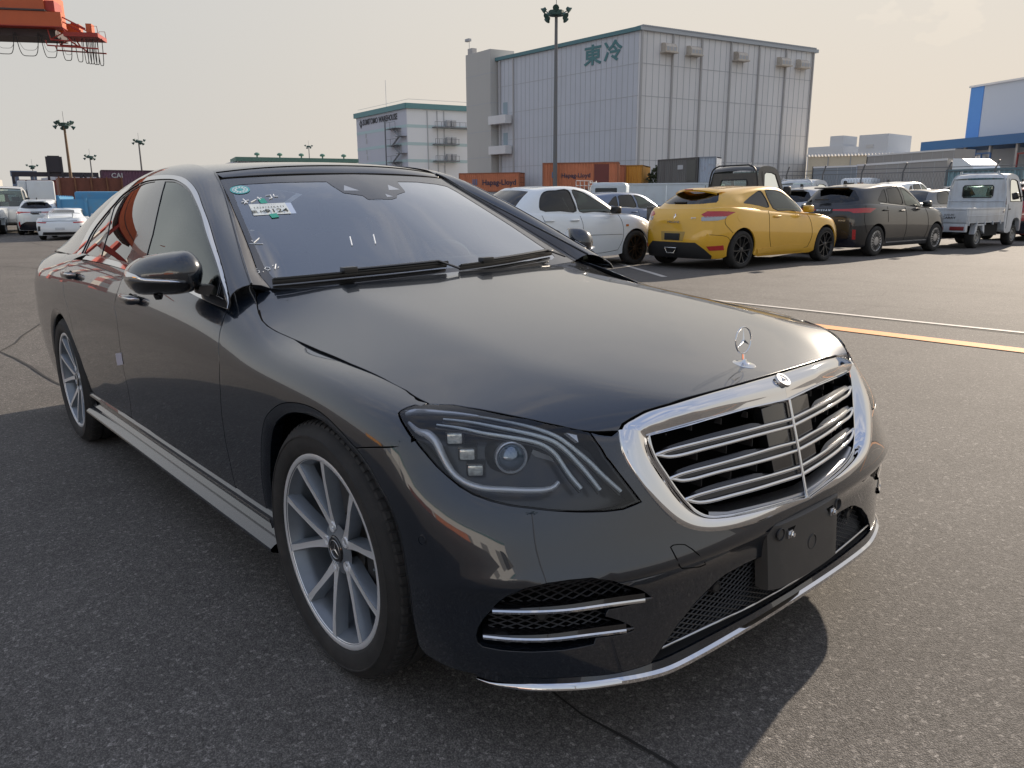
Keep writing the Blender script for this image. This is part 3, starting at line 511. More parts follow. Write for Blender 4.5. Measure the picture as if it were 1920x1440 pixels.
for o in (-.3, -2.8):
    MB().tube([cp(5.1, 17.9, o), cp(7.0, 16.95, o)], .06, 4).build('brace', crd, cra); MB().tube([cp(5.1, 17.5, o), cp(6.6, 16.75, o)], .05, 4).build('brace', crd, cra)
    MB().tube([cp(3.8, 16.8, o), cp(3.95, 15.9, o), cp(5.6, 15.85, o)], .07, 4).build('cable_frame', crd, cra); MB().tube([cp(3.5, 15.85, o), cp(3.6, 15.42, o), cp(7.95, 15.25, o)], .075, 4).build('cable_frame', crd, cra); MB().tube([cp(5.1, 16.9, o), cp(5.7, 15.8, o), cp(6.3, 15.35, o)], .07, 4).build('cable_frame', crd, cra); MB().tube([cp(3.9, 15.9, o), cp(5.2, 16.6, o)], .05, 4).build('brace', crd, cra); MB().tube([cp(7.4, 16.7, o), cp(7.5, 17.2, o), cp(8.0, 17.2, o), cp(8.05, 16.6, o)], .03, 4).build('nose_rail', crd, cra)
loops = [(-7.6, -5.6, 14.8, 16.6), (-5.4, -3.3, 14.8, 16.6), (-3.1, -.9, 14.75, 16.6), (-1.0, .80, 14.62, 16.55), (.95, 2.85, 14.5, 16.5), (3.05, 4.4, 14.4, 16.4), (4.7, 5.6, 14.2, 16.2), (5.9, 6.5, 14.1, 16.15), (6.6, 6.95, 13.98, 16.15), (6.85, 7.2, 13.95, 16.15), (7.05, 7.42, 13.95, 16.15), (7.3, 7.65, 13.9, 16.15), (7.5, 7.85, 13.9, 16.15), (7.8, 8.25, 13.82, 16.2)]
for a_, b__, zl, zt_ in loops:
    t = np.linspace(-1, 1, 17); MB().tube([cp((a_ + b__) / 2 + (b__ - a_) / 2 * math.copysign(abs(q) ** .55, q), zl + (zt_ - zl) * abs(q) ** 3.2, -.6) for q in t], .035, 5).build('festoon_cable', cab_m, cra)
    if b__ - a_ > .8: MB().tube([cp((a_ + b__) / 2 + (b__ - a_) / 2 * math.copysign(abs(q) ** .7, q), zl + .55 + (zt_ - zl - .55) * abs(q) ** 3, -.9) for q in t], .016, 4).build('festoon_cable', cab_m, cra)
for u0, o0 in ((-29, 0), (-29, -9), (-45, 0), (-45, -9)):       # banded legs, left of the picture
    for k in range(7): cbox('leg_band', u0 - .9, u0 + .9, -.2 + k * 2.45, -.2 + (k + 1) * 2.45, o0 - 1.6, o0 + .2, (crd, crw)[k % 2])
cbox('sill_beam', -45, -29, .8, 2.2, -.9, -.3, crd); cbox('tie_beam', -45, -29, 12, 13.2, -.9, -.3, crd)
# grey-blue straddle gantry, far left
gg = empty('portal_gantry', (-195.9, 28.2, 0), label='small blue-grey portal gantry far away at the left edge', cat='crane'); ggm = mat('gantry_blue', (.13, .17, .25), .7)
for x_, z0, z1, w_ in ((0, 0, 8.4, 1.6), (4.5, 0, 8.4, 1.4)): MB().box(-.6, .6, x_ * 1.05 - w_ / 2, x_ * 1.05 + w_ / 2, z0, z1).build('leg', ggm, gg, smooth=False)
MB().box(-.7, .7, -1, 5.6, 8.2, 9.6).build('beam', ggm, gg, smooth=False); MB().box(-1, 1, -1.3, 1.2, 3.5, 5.5).build('machine_house', ggm, gg, smooth=False); gg.scale = (1, .72, .83)

# unseen things added behind the camera to enrich reflections in the paint
bw_ = footprint('warehouse', [(60, -62), (-40, -78), (-38, -100), (64, -84)], -1, 12.5, wp); tag(bw_, 'unseen long pale warehouse added for reflections along the dark saloon flank', 'building'); BWl = Wall((60, -62), (-40, -78)); b = MB(); BWl.box(b, 0, BWl.L, 11.2, 12.6, 0, .4); b.build('roof_fascia', teal_m, bw_, smooth=False)
for u in range(5, 96, 11): b = MB(); BWl.box(b, u, u + 5, 0, 4.8, 0, .15); b.build('shutter', stm, bw_, smooth=False)
for i, (x, y, m_, lab) in enumerate(((16, -34, cor, 'unseen orange container added for reflections in the front bumper'), (3, -38, cmr, 'unseen maroon container added for reflections in the front wing'), (-12, -36, cwh, 'unseen white container added for reflections in the front door'), (34, -22, cgr, 'unseen grey container added for reflections beside the headlight'), (-30, -40, cyo, 'unseen yellow container added for reflections in the rear door'))): container('shipping_container', lab, (x, y), (x - 12, y - 1.5), .05, 2.6, m_)
for x, y, lab in ((24, -14, 'unseen light mast added for reflections in the front bumper'), (-14, -46, 'unseen light mast added for reflections in the side windows')): mast(lab, x, y, 16, 0, .2, .9)
# ================================================================ the other vehicles
glass_d = glass('car_glass_dark', (.05, .055, .06), 1.5, 0, 1.3); glass_l = glass('car_glass', (.42, .52, .50), 1.5, 0, 1.5, (.95, 1, .98))
tyre_m = mat('tyre_plain', (.020, .019, .018), .8, var=.2, vscale=12, dirt=.3, dcol=(.09, .08, .07), dscale=7); gapm = mat('shut_line', (.006, .006, .006), .9); plast = mat('trim_plastic', (.015, .015, .016), .5); redl = mat('tail_red', (.42, .008, .012), .12, 0, 1, .02); clearl = mat('lamp_clear', (.36, .37, .38), .12, .4, 1, .02); chr2 = mat('bright_trim', (.75, .75, .75), .15, 1); amber = mat('lamp_amber', (.55, .16, .02), .2, 0, 1)
voidm = mat('under_shadow', (.008, .008, .008), .9); intm = mat('seat_cloth', (.05, .05, .052), .8)
def simple_wheel(par, x, y, r, rw, side, style, rimm, spokes=5, spin=0.):
    """style: 'split' pairs, 'plain' spokes, 'steel' disc, 'cover' many slots"""
    R0 = Matrix.Translation((x, y, r)) @ (Matrix.Rotation(math.pi, 4, 'Z') if side > 0 else Matrix.Identity(4)) @ Matrix.Rotation(spin, 4, 'Y')
    rr = rw
    wh = MB().lathe([(rr, 0), (rr - .008, -.002), (rr - .016, .002), (rr - .022, .018), (rr - .03, .04), (rr - .035, .16), (rr - .01, .19)], 32, R0).build('wheel', rimm, par, smooth=40)
    MB().lathe([(rr, .006), (rr + .01, -.006), ((rr + r) / 2, -.012), (r - .02, -.002), (r - .006, .012), (r, .03), (r, .16), (r - .01, .185), (rr, .19)], 40, R0).build('tyre', tyre_m, wh, smooth=40)
    MB().lathe([(rr - .03, .07), (.10, .075), (.05, .05), (0, .05)], 24, R0).build('brake_disc', voidm if style != 'steel' else rimm, wh, smooth=40)
    b = MB()
    if style in ('plain', 'split'):
        for k in range(spokes):
            A = 2 * math.pi * k / spokes
            for sg in ((0,) if style == 'plain' else (-1, 1)):
                P = []; V = []
                for q, da, yy, hw in ((.04, 4, .018, .018 if style == 'plain' else .011), (rr * .5, 10, .012, .013 if style == 'plain' else .0095), (rr - .012, 17, .003, .014 if style == 'plain' else .011)):
                    a = A + sg * rad(da) * (180 / spokes / 36 if style == 'split' else 0); c = np.array([q * math.cos(a), yy, q * math.sin(a)]); t = np.array([-math.sin(a), 0, math.cos(a)]); V += [c - t * hw + [0, .03, 0], c - t * hw * .8, c + t * hw * .8, c + t * hw + [0, .03, 0]]
                b.add([tuple(R0 @ Vector(v)) for v in V], [(i * 4 + j, i * 4 + j + 1, i * 4 + j + 5, i * 4 + j + 4) for i in range(2) for j in range(3)])
        b.lathe([(.055, .03), (.045, .014), (.028, .010), (0, .010)], 20, R0)
    elif style == 'steel':
        b.lathe([(rr - .03, .03), (rr * .72, .022), (rr * .62, .008), (rr * .42, .010), (rr * .34, .030), (.035, .032), (.03, .012), (0, .010)], 28, R0)
    elif style == 'cover':
        b.lathe([(rr - .02, .006), (rr * .4, .000), (0, -.002)], 32, R0)
        wh2 = MB()
        for k in range(18):
            a = 2 * math.pi * k / 18; M_ = R0 @ Matrix.Rotation(a, 4, 'Y'); wh2.box(rr * .42, rr * (.86 if k % 3 else .93), -.0035, -.0005, -.008, .010, M_ @ Matrix.Rotation(rad(14), 4, 'Y'))
        wh2.build('cover_slots', voidm, wh, smooth=False)
    b.build('spokes', rimm, wh, smooth=40); return wh
def car_surfs(sp_):
    plan = np.array(sp_['plan'], float); zt = np.array(sp_['top'], float); n = len(plan); t = np.gradient(plan, axis=0); t /= np.linalg.norm(t, axis=1)[:, None]; nr = np.stack([-t[:, 1], t[:, 0]], 1)   # outward when going rear->side->front
    nr = np.where((nr * (plan - [0, 0])).sum(1)[:, None] < 0, -nr, nr); nr[0] = [-1, 0]; nr[-1] = [1, 0]
    side = np.abs(nr[:, 1]); net = []
    fr = [0, .18, .38, .60, .80, .92, 1.0]; zb = sp_.get('zb', .19)
    for i in range(n):
        s = side[i]; front = plan[i, 0] > 0
        ins_s = [.045, .015, .0, .002, .022, .05, .09]; ins_e = [.10, .02, .0, .03, .09, .14, .20] if front else sp_.get('rear_ins', [.08, .02, 0, .03, .06, .09, .13])
        col = []
        for k, f in enumerate(fr):
            ins = ins_s[k] * s + ins_e[k] * (1 - s); p = plan[i] - nr[i] * ins; z = zb + (zt[i] - zb) * f; col.append((p[0], max(p[1], 0) if i not in (0, n - 1) else 0, z))
        net.append(col)
    net = [[(c[0], -c[1], c[2]) for c in net[1]]] + net + [[(c[0], -c[1], c[2]) for c in net[-2]]]
    bs = Surf(net, .0006, .0006, 110, 40)
    g = sp_['green']; base, roof, spine = [np.array(q, float) for q in (g['base'], g['roof'], g['spine'])]; m = len(base); net2 = []
    for i in range(m):
        b_, r_, s_ = base[i], roof[i], spine[i]; out = r_ - b_; bul = g.get('bulge', .03); nrm_ = np.array([b_[0] - r_[0], b_[1] - r_[1] if i not in (0, m - 1) else 0, 0]); l = np.linalg.norm(nrm_); nrm_ = nrm_ / l if l > 1e-6 else nrm_
        col = [b_ - out * .10, b_, b_ + out * .35 + nrm_ * bul * .9, b_ + out * .7 + nrm_ * bul, r_ + nrm_ * bul * .35 + [0, 0, -.006], r_ + (s_ - r_) * .15 + [0, 0, .012], r_ + (s_ - r_) * .5 + [0, 0, .006], s_]
        net2.append([tuple(c) for c in col])
    net2 = [[(c[0], -c[1], c[2]) for c in net2[1]]] + net2 + [[(c[0], -c[1], c[2]) for c in net2[-2]]]
    gs = Surf(net2, .0004, .0004, 90, 50)
    for s_ in (bs, gs):
        p = s_.ev(.5, .35)[0]; nn = s_.nrm(.5, .35)[0]; s_.sgn = 1 if nn @ (p - np.array([0, 0, .6])) > 0 else -1
    return bs, gs
def loft_car(name, label, cat, spec, pm, group=None):
    root = empty(name, label=label, cat=cat, group=group); bs, gs = car_surfs(spec); ub0, ub1 = bs.su[1], bs.su[-2]; ug0, ug1 = gs.su[1], gs.su[-2]
    def mk(nm, D, m, par=root, both=True):
        r = []
        for s in (-1, 1): V, F, NN = D if s > 0 else mirror_data(D); r.append(mobj(nm, V, F, m, par, normals=NN))
        return r
    def ctr(nm, D, m, par=root): V, F, NN = join_data(D, mirror_data(D)); return mobj(nm, V, F, m, par, normals=NN)
    def bh(x, z, S=bs, far=5): return S.hit((x, far, z), (0, -1, 0))
    arches = []; ra = spec['arch']
    for ax in (spec['ra'], spec['fa']):
        pts = [bh(ax + ra * math.cos(a), spec['rt'] + .01 + ra * math.sin(a)) for a in np.linspace(rad(-28), rad(208), 22)]; pts = [p for p in pts if p is not None]; arches.append(np.array(pts))
    out = [[ub0, 1.0]] + [[u, 1.0] for u in np.linspace(ub0, ub1, 30)[1:-1]] + [[ub1, 1.0]] + [[u, 0] for u in np.linspace(ub1, ub0, 40)]
    # arches break the lower edge
    low = []
    for u in np.linspace(ub1, ub0, 60):
        if any(a[:, 0].min() - .004 < u < a[:, 0].max() + .004 for a in arches): continue
        low.append([u, 0.])
    up = [[u, 1.0] for u in np.linspace(ub0, ub1, 40)]; poly = up[:]; f_a, r_a = arches[1], arches[0]
    f_a = f_a if f_a[0, 0] > f_a[-1, 0] else f_a[::-1]; r_a = r_a if r_a[0, 0] > r_a[-1, 0] else r_a[::-1]
    for u, v in low:
        if len(f_a) and u < f_a[:, 0].min(): poly += list(map(list, f_a)); f_a = f_a[:0]
        if len(r_a) and u < r_a[:, 0].min(): poly += list(map(list, r_a)); r_a = r_a[:0]
        poly.append([u, v])
    body = ctr('body', panel_data(bs, np.array(poly), step=.07, center=True, thick=.03, gap=0, es=.035), pm)
    b = MB()
    for a in arches:
        P = bs.ev(a[:, 0], a[:, 1]); n = len(P); rows = [P + [0, -.01, 0], P * [1, 0, 1] + [0, .45, 0], np.repeat([[P[:, 0].mean(), .45, spec['rt']]], n, 0)]
        for s in (-1, 1): b.add(np.vstack(rows) * [1, s, 1], [(k * n + i, k * n + i + 1, (k + 1) * n + i + 1, (k + 1) * n + i) for k in range(2) for i in range(n - 1)])
    x0, x1 = spec['plan'][0][0] + .12, spec['plan'][-1][0] - .15; b.box(x0, x1, -.55, .55, .2, .34); b.box(spec['ra'] + ra + .02, spec['fa'] - ra - .02, -.80, .80, .2, .32); b.build('underbody', voidm, root, smooth=60)
    # shoulder ring: bonnet, deck and window ledge in one skin between body top and cabin foot
    n = 48; T1 = bs.ev(np.linspace(ub0, ub1, 400), np.ones(400)); G1 = gs.ev(np.linspace(ug0, ug1, 400), np.full(400, gs.sv[1] * .6)); T1[[0, -1], 1] = 0; G1[[0, -1], 1] = 0
    def pw(P, keys):  # split by key x values so both loops pair up
        return P
    a_ = rs_(T1, 90, spec.get('pair', 1.)); g_ = rs_(G1, 90, spec.get('pair', 1.)); rows = []
    for f in (0, .06, .2, .4, .6, .8, .94, 1): 
        q = a_ * (1 - f) + g_ * f; d = np.linalg.norm(a_ - g_, axis=1); q[:, 2] += 4 * f * (1 - f) * np.minimum(d * .07, spec.get('crown', .06)); rows.append(q)
    V = np.vstack(rows); m = 90; Fq = [(k * m + i, k * m + i + 1, (k + 1) * m + i + 1, (k + 1) * m + i) for k in range(len(rows) - 1) for i in range(m - 1)]
    V2 = np.vstack([V, V * [1, -1, 1]]); F2 = Fq + [tuple(j + len(V) for j in f[::-1]) for f in Fq]
    o = mobj('bonnet', V2, F2, pm, root, smooth=60); bm = bmesh.new(); bm.from_mesh(o.data); bmesh.ops.remove_doubles(bm, verts=bm.verts[:], dist=1e-4); bmesh.ops.recalc_face_normals(bm, faces=bm.faces[:]); bm.to_mesh(o.data); bm.free()
    # cabin with window openings
    side_w = []
    for key, poly in spec['side_windows']:
        q = [gs.hit((x, 5, z), (0, -1, 0)) for x, z in crom(poly, 3, True)]; side_w.append((key, np.array([p for p in q if p is not None])))
    def endw(poly, sg):
        q = []
        for y, z in poly:
            h_ = gs.hit((sg * 6, max(y, .0005), z), (-sg, 0, 0))
            if h_ is not None: q.append(h_)
        return np.array(q)
    rw_ = endw(spec['rear_window'], -1); fw = endw(spec['windscreen'], 1); rw_[0][0] = rw_[-1][0] = ug0; fw[0][0] = fw[-1][0] = ug1
    top = [[u, 1.0] for u in np.linspace(ug0, ug1, 30)]; bot = [[u, gs.sv[1] * .3] for u in np.linspace(ug1, ug0, 40)]
    poly = [[ug0, 1.0]] + top[1:] + [list(p) for p in (fw if fw[0][1] > fw[-1][1] else fw[::-1])] + bot + [list(p) for p in (rw_ if rw_[0][1] < rw_[-1][1] else rw_[::-1])]
    cabin = ctr('cabin', panel_data(gs, np.array(poly), holes=[p for _, p in side_w], step=.07, center=True, thick=.02, gap=0, es=.03), pm)
    for key, p in side_w: mk('side_window', panel_data(gs, p, off=-.004, thick=0, gap=-.004, step=.1, es=.04), glass_d if key == 'd' else glass_l, cabin); mk('window_surround', panel_data(gs, p + 0, holes=[p.mean(0) + (p - p.mean(0)) * .93], off=.002, thick=0, gap=0, step=.1, es=.03), plast, cabin)
    ctr('rear_window', panel_data(gs, rw_, off=-.003, center=True, thick=0, gap=-.003, step=.1, es=.04), glass_d, cabin); ctr('windscreen', panel_data(gs, fw, off=-.003, center=True, thick=0, gap=-.003, step=.1, es=.04), glass_l, cabin)
    b = MB(); zs = spec['seat_z']
    for x in spec['seats']:
        for y in (-.36, .36): b.rbox(x - .10, x + .02, y - .24, y + .24, zs - .45, zs + .22, .05, Matrix.Translation((0, 0, 0))); b.rbox(x - .12, x - .02, y - .12, y + .12, zs + .25, zs + .42, .03)
    b.rbox(spec['plan'][-1][0] - 1.35, spec['plan'][-1][0] - 1.0, -.62, .62, zs - .2, zs + .08, .04); b.build('seats', intm, root)
    # shut lines
    for line in spec['lines']:
        pts = [bs.hit((x, 5, z), (0, -1, 0)) for x, z in crom(line, 5)]; P = np.array([bs.ev(*p)[0] + bs.nrm(*p)[0] * .0015 for p in pts if p is not None])
        for s in (-1, 1): MB().tube(P * [1, s, 1], .0035, 4).build('shut_line', gapm, body, smooth=False)
    def bpoly(nm, poly, m, axis='y', off=.004, par=None, thick=.008, both=True, S=None):
        S = S or bs
        if axis == 'y': q = [S.hit((x, 5, z), (0, -1, 0)) for x, z in poly]
        elif axis == 'r': q = [S.hit((-6, max(y, .0005), z), (1, 0, 0)) for y, z in poly]
        else: q = [S.hit((6, max(y, .0005), z), (-1, 0, 0)) for y, z in poly]
        q = np.array([p for p in q if p is not None])
        if len(q) < 3: return None
        c_ = axis != 'y' and min(y for y, z in poly) < .001
        if c_:
            for i, (y, z) in enumerate(poly[:len(q)]):
                if y < .001: q[i][0] = (ub0 if S is bs else ug0) if axis == 'r' else (ub1 if S is bs else ug1)
            return ctr(nm, panel_data(S, q, off=off, thick=thick, gap=0, step=.07, es=.03, center=True), m, par or root)
        return mk(nm, panel_data(S, q, off=off, thick=thick, gap=0, step=.06, es=.025), m, par or root)
    for nm, poly, m, ax, off in spec['patches']: bpoly(nm, poly, m, ax, off, S=gs if nm.startswith('upper') else None)
    # mirrors and handles
    mx_, my_, mz_ = spec['mirror']
    for s in (-1, 1):
        MB().rbox(mx_ - .06, mx_ + .08, s * (my_ + .05) - .085, s * (my_ + .05) + .085, mz_ - .06, mz_ + .07, .035).build('wing_mirror', spec.get('mirror_mat', pm), root, smooth=70)
        for hx, hz in spec['handles']:
            h_ = bs.hit((hx, 5, hz), (0, -1, 0)); p = bs.ev(*h_)[0]; MB().rbox(hx - .10, hx + .10, s * (p[1] + .018) - .014, s * (p[1] + .018) + .014, hz - .014, hz + .014, .01).build('door_handle', spec.get('handle_mat', pm), root, smooth=60)
    for ax, sp2 in ((spec['ra'], .3), (spec['fa'], .8)):
        for s in (-1, 1): simple_wheel(root, ax, s * (spec['track']), spec['rt'], spec['rr'], s, spec['wstyle'], spec['rim'], spec.get('nsp', 5), sp2)
    root['_s'] = 0; del root['_s']
    return root, bs, gs, ctr, mk
def rs_(P, n, k=1.):
    s = np.concatenate([[0], np.cumsum(np.linalg.norm(np.diff(P, axis=0), axis=1))]); t = np.linspace(0, s[-1], n); return np.stack([np.interp(t, s, P[:, j]) for j in range(3)], 1)
def place(root, x, y, az, z=None):
    """x, y: middle of the car on the ground; az: heading in degrees"""
    root.location = (x, y, float(gz(np.array(float(x)), np.array(float(y)))) if z is None else z); root.rotation_euler = (0, 0, rad(az))
# ---- specs: rear centre -> side -> front centre
rimB = mat('rim_black', (.022, .022, .024), .35, .4, .4); rimZ = mat('rim_bronze', (.065, .045, .03), .4, .7); rimS = mat('rim_silver', (.42, .43, .45), .3, .9); rimD = mat('rim_steel', (.28, .28, .27), .5, .6, dirt=.5, dcol=(.15, .09, .05), dscale=9)
COUPE = dict(plan=[(-2.13, 0), (-2.09, .42), (-1.98, .70), (-1.74, .86), (-1.32, .918), (-.6, .90), (.2, .892), (.9, .895), (1.32, .912), (1.72, .865), (1.97, .70), (2.12, .38), (2.17, 0)],
    top=[1.02, 1.02, 1.03, 1.05, 1.04, .99, .935, .885, .855, .79, .74, .71, .70], rear_ins=[.07, .01, 0, .02, .045, .10, .16],
    green=dict(base=[(-1.93, 0, 1.045), (-1.86, .48, 1.05), (-1.62, .73, 1.055), (-1.1, .80, 1.03), (-.4, .80, .965), (.3, .79, .925), (.82, .73, .905), (1.0, .45, .94), (1.08, 0, .955)],
               roof=[(-1.50, 0, 1.335), (-1.46, .34, 1.33), (-1.28, .50, 1.32), (-.85, .575, 1.36), (-.35, .59, 1.395), (.05, .575, 1.385), (.25, .53, 1.35), (.38, .33, 1.365), (.42, 0, 1.375)],
               spine=[(-1.48, 0, 1.36), (-1.3, 0, 1.385), (-1.05, 0, 1.405), (-.8, 0, 1.42), (-.5, 0, 1.43), (-.2, 0, 1.43), (.05, 0, 1.42), (.25, 0, 1.40), (.40, 0, 1.385)], bulge=.03),
    side_windows=[('l', [(-.42, 1.34), (-.30, 1.355), (.02, 1.335), (.35, 1.22), (.66, 1.05), (.68, .965), (.2, .975), (-.34, 1.02)]), ('d', [(-1.16, 1.12), (-1.0, 1.19), (-.78, 1.27), (-.54, 1.33), (-.45, 1.15), (-.44, 1.04), (-.75, 1.07), (-1.0, 1.10)])],
    rear_window=[(0, 1.10), (.35, 1.105), (.58, 1.13), (.57, 1.17), (.48, 1.27), (.42, 1.305), (0, 1.315)], windscreen=[(0, .99), (.4, .985), (.66, .96), (.56, 1.15), (.44, 1.30), (.2, 1.325), (0, 1.33)],
    lines=[[(-.50, 1.02), (-.55, .8), (-.53, .5), (-.42, .28)], [(.74, .93), (.80, .75), (.82, .5), (.72, .30)], [(-.42, .28), (.1, .25), (.72, .30)], [(-1.66, .99), (-1.76, .80), (-1.60, .62)], [(-1.98, .60), (-1.7, .55), (-1.62, .42)]],
    patches=[('bonnet_line', [(0, 0), (0, 0), (0, 0)], plast, 'y', 0)] and [
        ('tail_lamp', [(.52, .93), (.60, .985), (.80, .985), (.86, .97), (.84, .90), (.60, .885)], redl, 'r', .006), ('tail_lamp_clear', [(.54, .885), (.60, .90), (.84, .90), (.83, .86), (.78, .835), (.55, .825)], clearl, 'r', .006),
        ('diffuser', [(0, .46), (.48, .46), (.62, .36), (.72, .24), (.70, .19), (0, .19)], plast, 'r', .010), ('reflector', [(.66, .40), (.84, .42), (.84, .34), (.70, .33)], redl, 'r', .012), ('plate_recess', [(0, .64), (.27, .64), (.24, .48), (0, .48)], mat('yellow_shade', (.40, .24, .02), .3, 0, 1), 'r', .003),  # plate recess is a flat patch with its shade put into darker yellow
        ('fuel_flap', [(-1.50, .88), (-1.44, .95), (-1.34, .95), (-1.30, .88), (-1.34, .81), (-1.44, .81)], None, 'y', .003), ('side_skirt', [(-.88, .32), (-.1, .36), (.45, .36), (.60, .33), (.6, .24), (-.85, .24)], None, 'y', .012)],
    arch=.372, ra=-1.32, fa=1.32, rt=.327, rr=.245, track=.90, wstyle='split', rim=rimB, nsp=5, mirror=(.58, .87, 1.0), handles=[(-.30, .88)], seats=[-.35, ], seat_z=.85)
SEDAN = dict(plan=[(-2.18, 0), (-2.14, .45), (-2.03, .72), (-1.75, .82), (-1.28, .868), (-.6, .86), (.2, .855), (.9, .858), (1.27, .872), (1.72, .81), (2.0, .64), (2.15, .35), (2.20, 0)],
    top=[1.02, 1.02, 1.02, 1.0, .97, .95, .935, .92, .90, .80, .72, .68, .67],
    green=dict(base=[(-1.62, 0, 1.03), (-1.55, .42, 1.03), (-1.38, .66, 1.0), (-.95, .745, .975), (-.3, .755, .955), (.35, .75, .94), (.95, .71, .93), (1.12, .42, .95), (1.2, 0, .96)],
               roof=[(-1.02, 0, 1.375), (-.98, .32, 1.37), (-.85, .50, 1.35), (-.6, .555, 1.385), (-.2, .57, 1.405), (.12, .56, 1.385), (.32, .52, 1.35), (.42, .33, 1.37), (.46, 0, 1.38)],
               spine=[(-1.0, 0, 1.395), (-.85, 0, 1.41), (-.7, 0, 1.418), (-.5, 0, 1.425), (-.25, 0, 1.43), (0, 0, 1.425), (.18, 0, 1.415), (.32, 0, 1.40), (.42, 0, 1.39)], bulge=.022),
    side_windows=[('d', [(-.95, 1.02), (-.90, 1.18), (-.76, 1.32), (-.5, 1.35), (-.22, 1.355), (-.15, 1.18), (-.13, .99), (-.5, .995)]), ('l', [(-.07, .985), (-.10, 1.18), (-.14, 1.355), (.06, 1.34), (.35, 1.22), (.72, 1.03), (.78, .965), (.3, .975)])],
    rear_window=[(0, 1.06), (.4, 1.06), (.58, 1.065), (.50, 1.22), (.44, 1.33), (.2, 1.352), (0, 1.355)], windscreen=[(0, .995), (.4, .99), (.66, .965), (.55, 1.15), (.44, 1.30), (.2, 1.33), (0, 1.335)],
    lines=[[(-.10, .95), (-.06, .75), (-.07, .45), (-.12, .28)], [(.86, .92), (.92, .75), (.92, .5), (.82, .3)], [(-.12, .27), (.4, .25), (.82, .29)], [(-.98, .96), (-.93, .8), (-.88, .62)], [(-.85, .30), (-.5, .26), (-.12, .27)], [(-.85, .58), (.1, .575), (.9, .57)]],
    patches=[('side_repeater', [(1.0, .71), (1.06, .71), (1.06, .745), (1.0, .745)], amber, 'y', .01), ('tail_lamp', [(.50, .80), (.60, .87), (.80, .86), (.84, .80), (.80, .72), (.55, .72)], redl, 'r', .006), ('headlamp', [(.45, .62), (.60, .70), (.74, .68), (.72, .58), (.5, .55)], clearl, 'f', .006), ('grille', [(0, .60), (.30, .60), (.28, .50), (0, .50)], plast, 'f', .006)],
    arch=.345, ra=-1.26, fa=1.27, rt=.315, rr=.225, track=.865, wstyle='plain', rim=rimZ, nsp=10, mirror=(.68, .84, 1.0), mirror_mat=plast, handles=[(-.25, .84), (-.95 + .12, .84)], seats=[-.2, -.9], seat_z=.86)
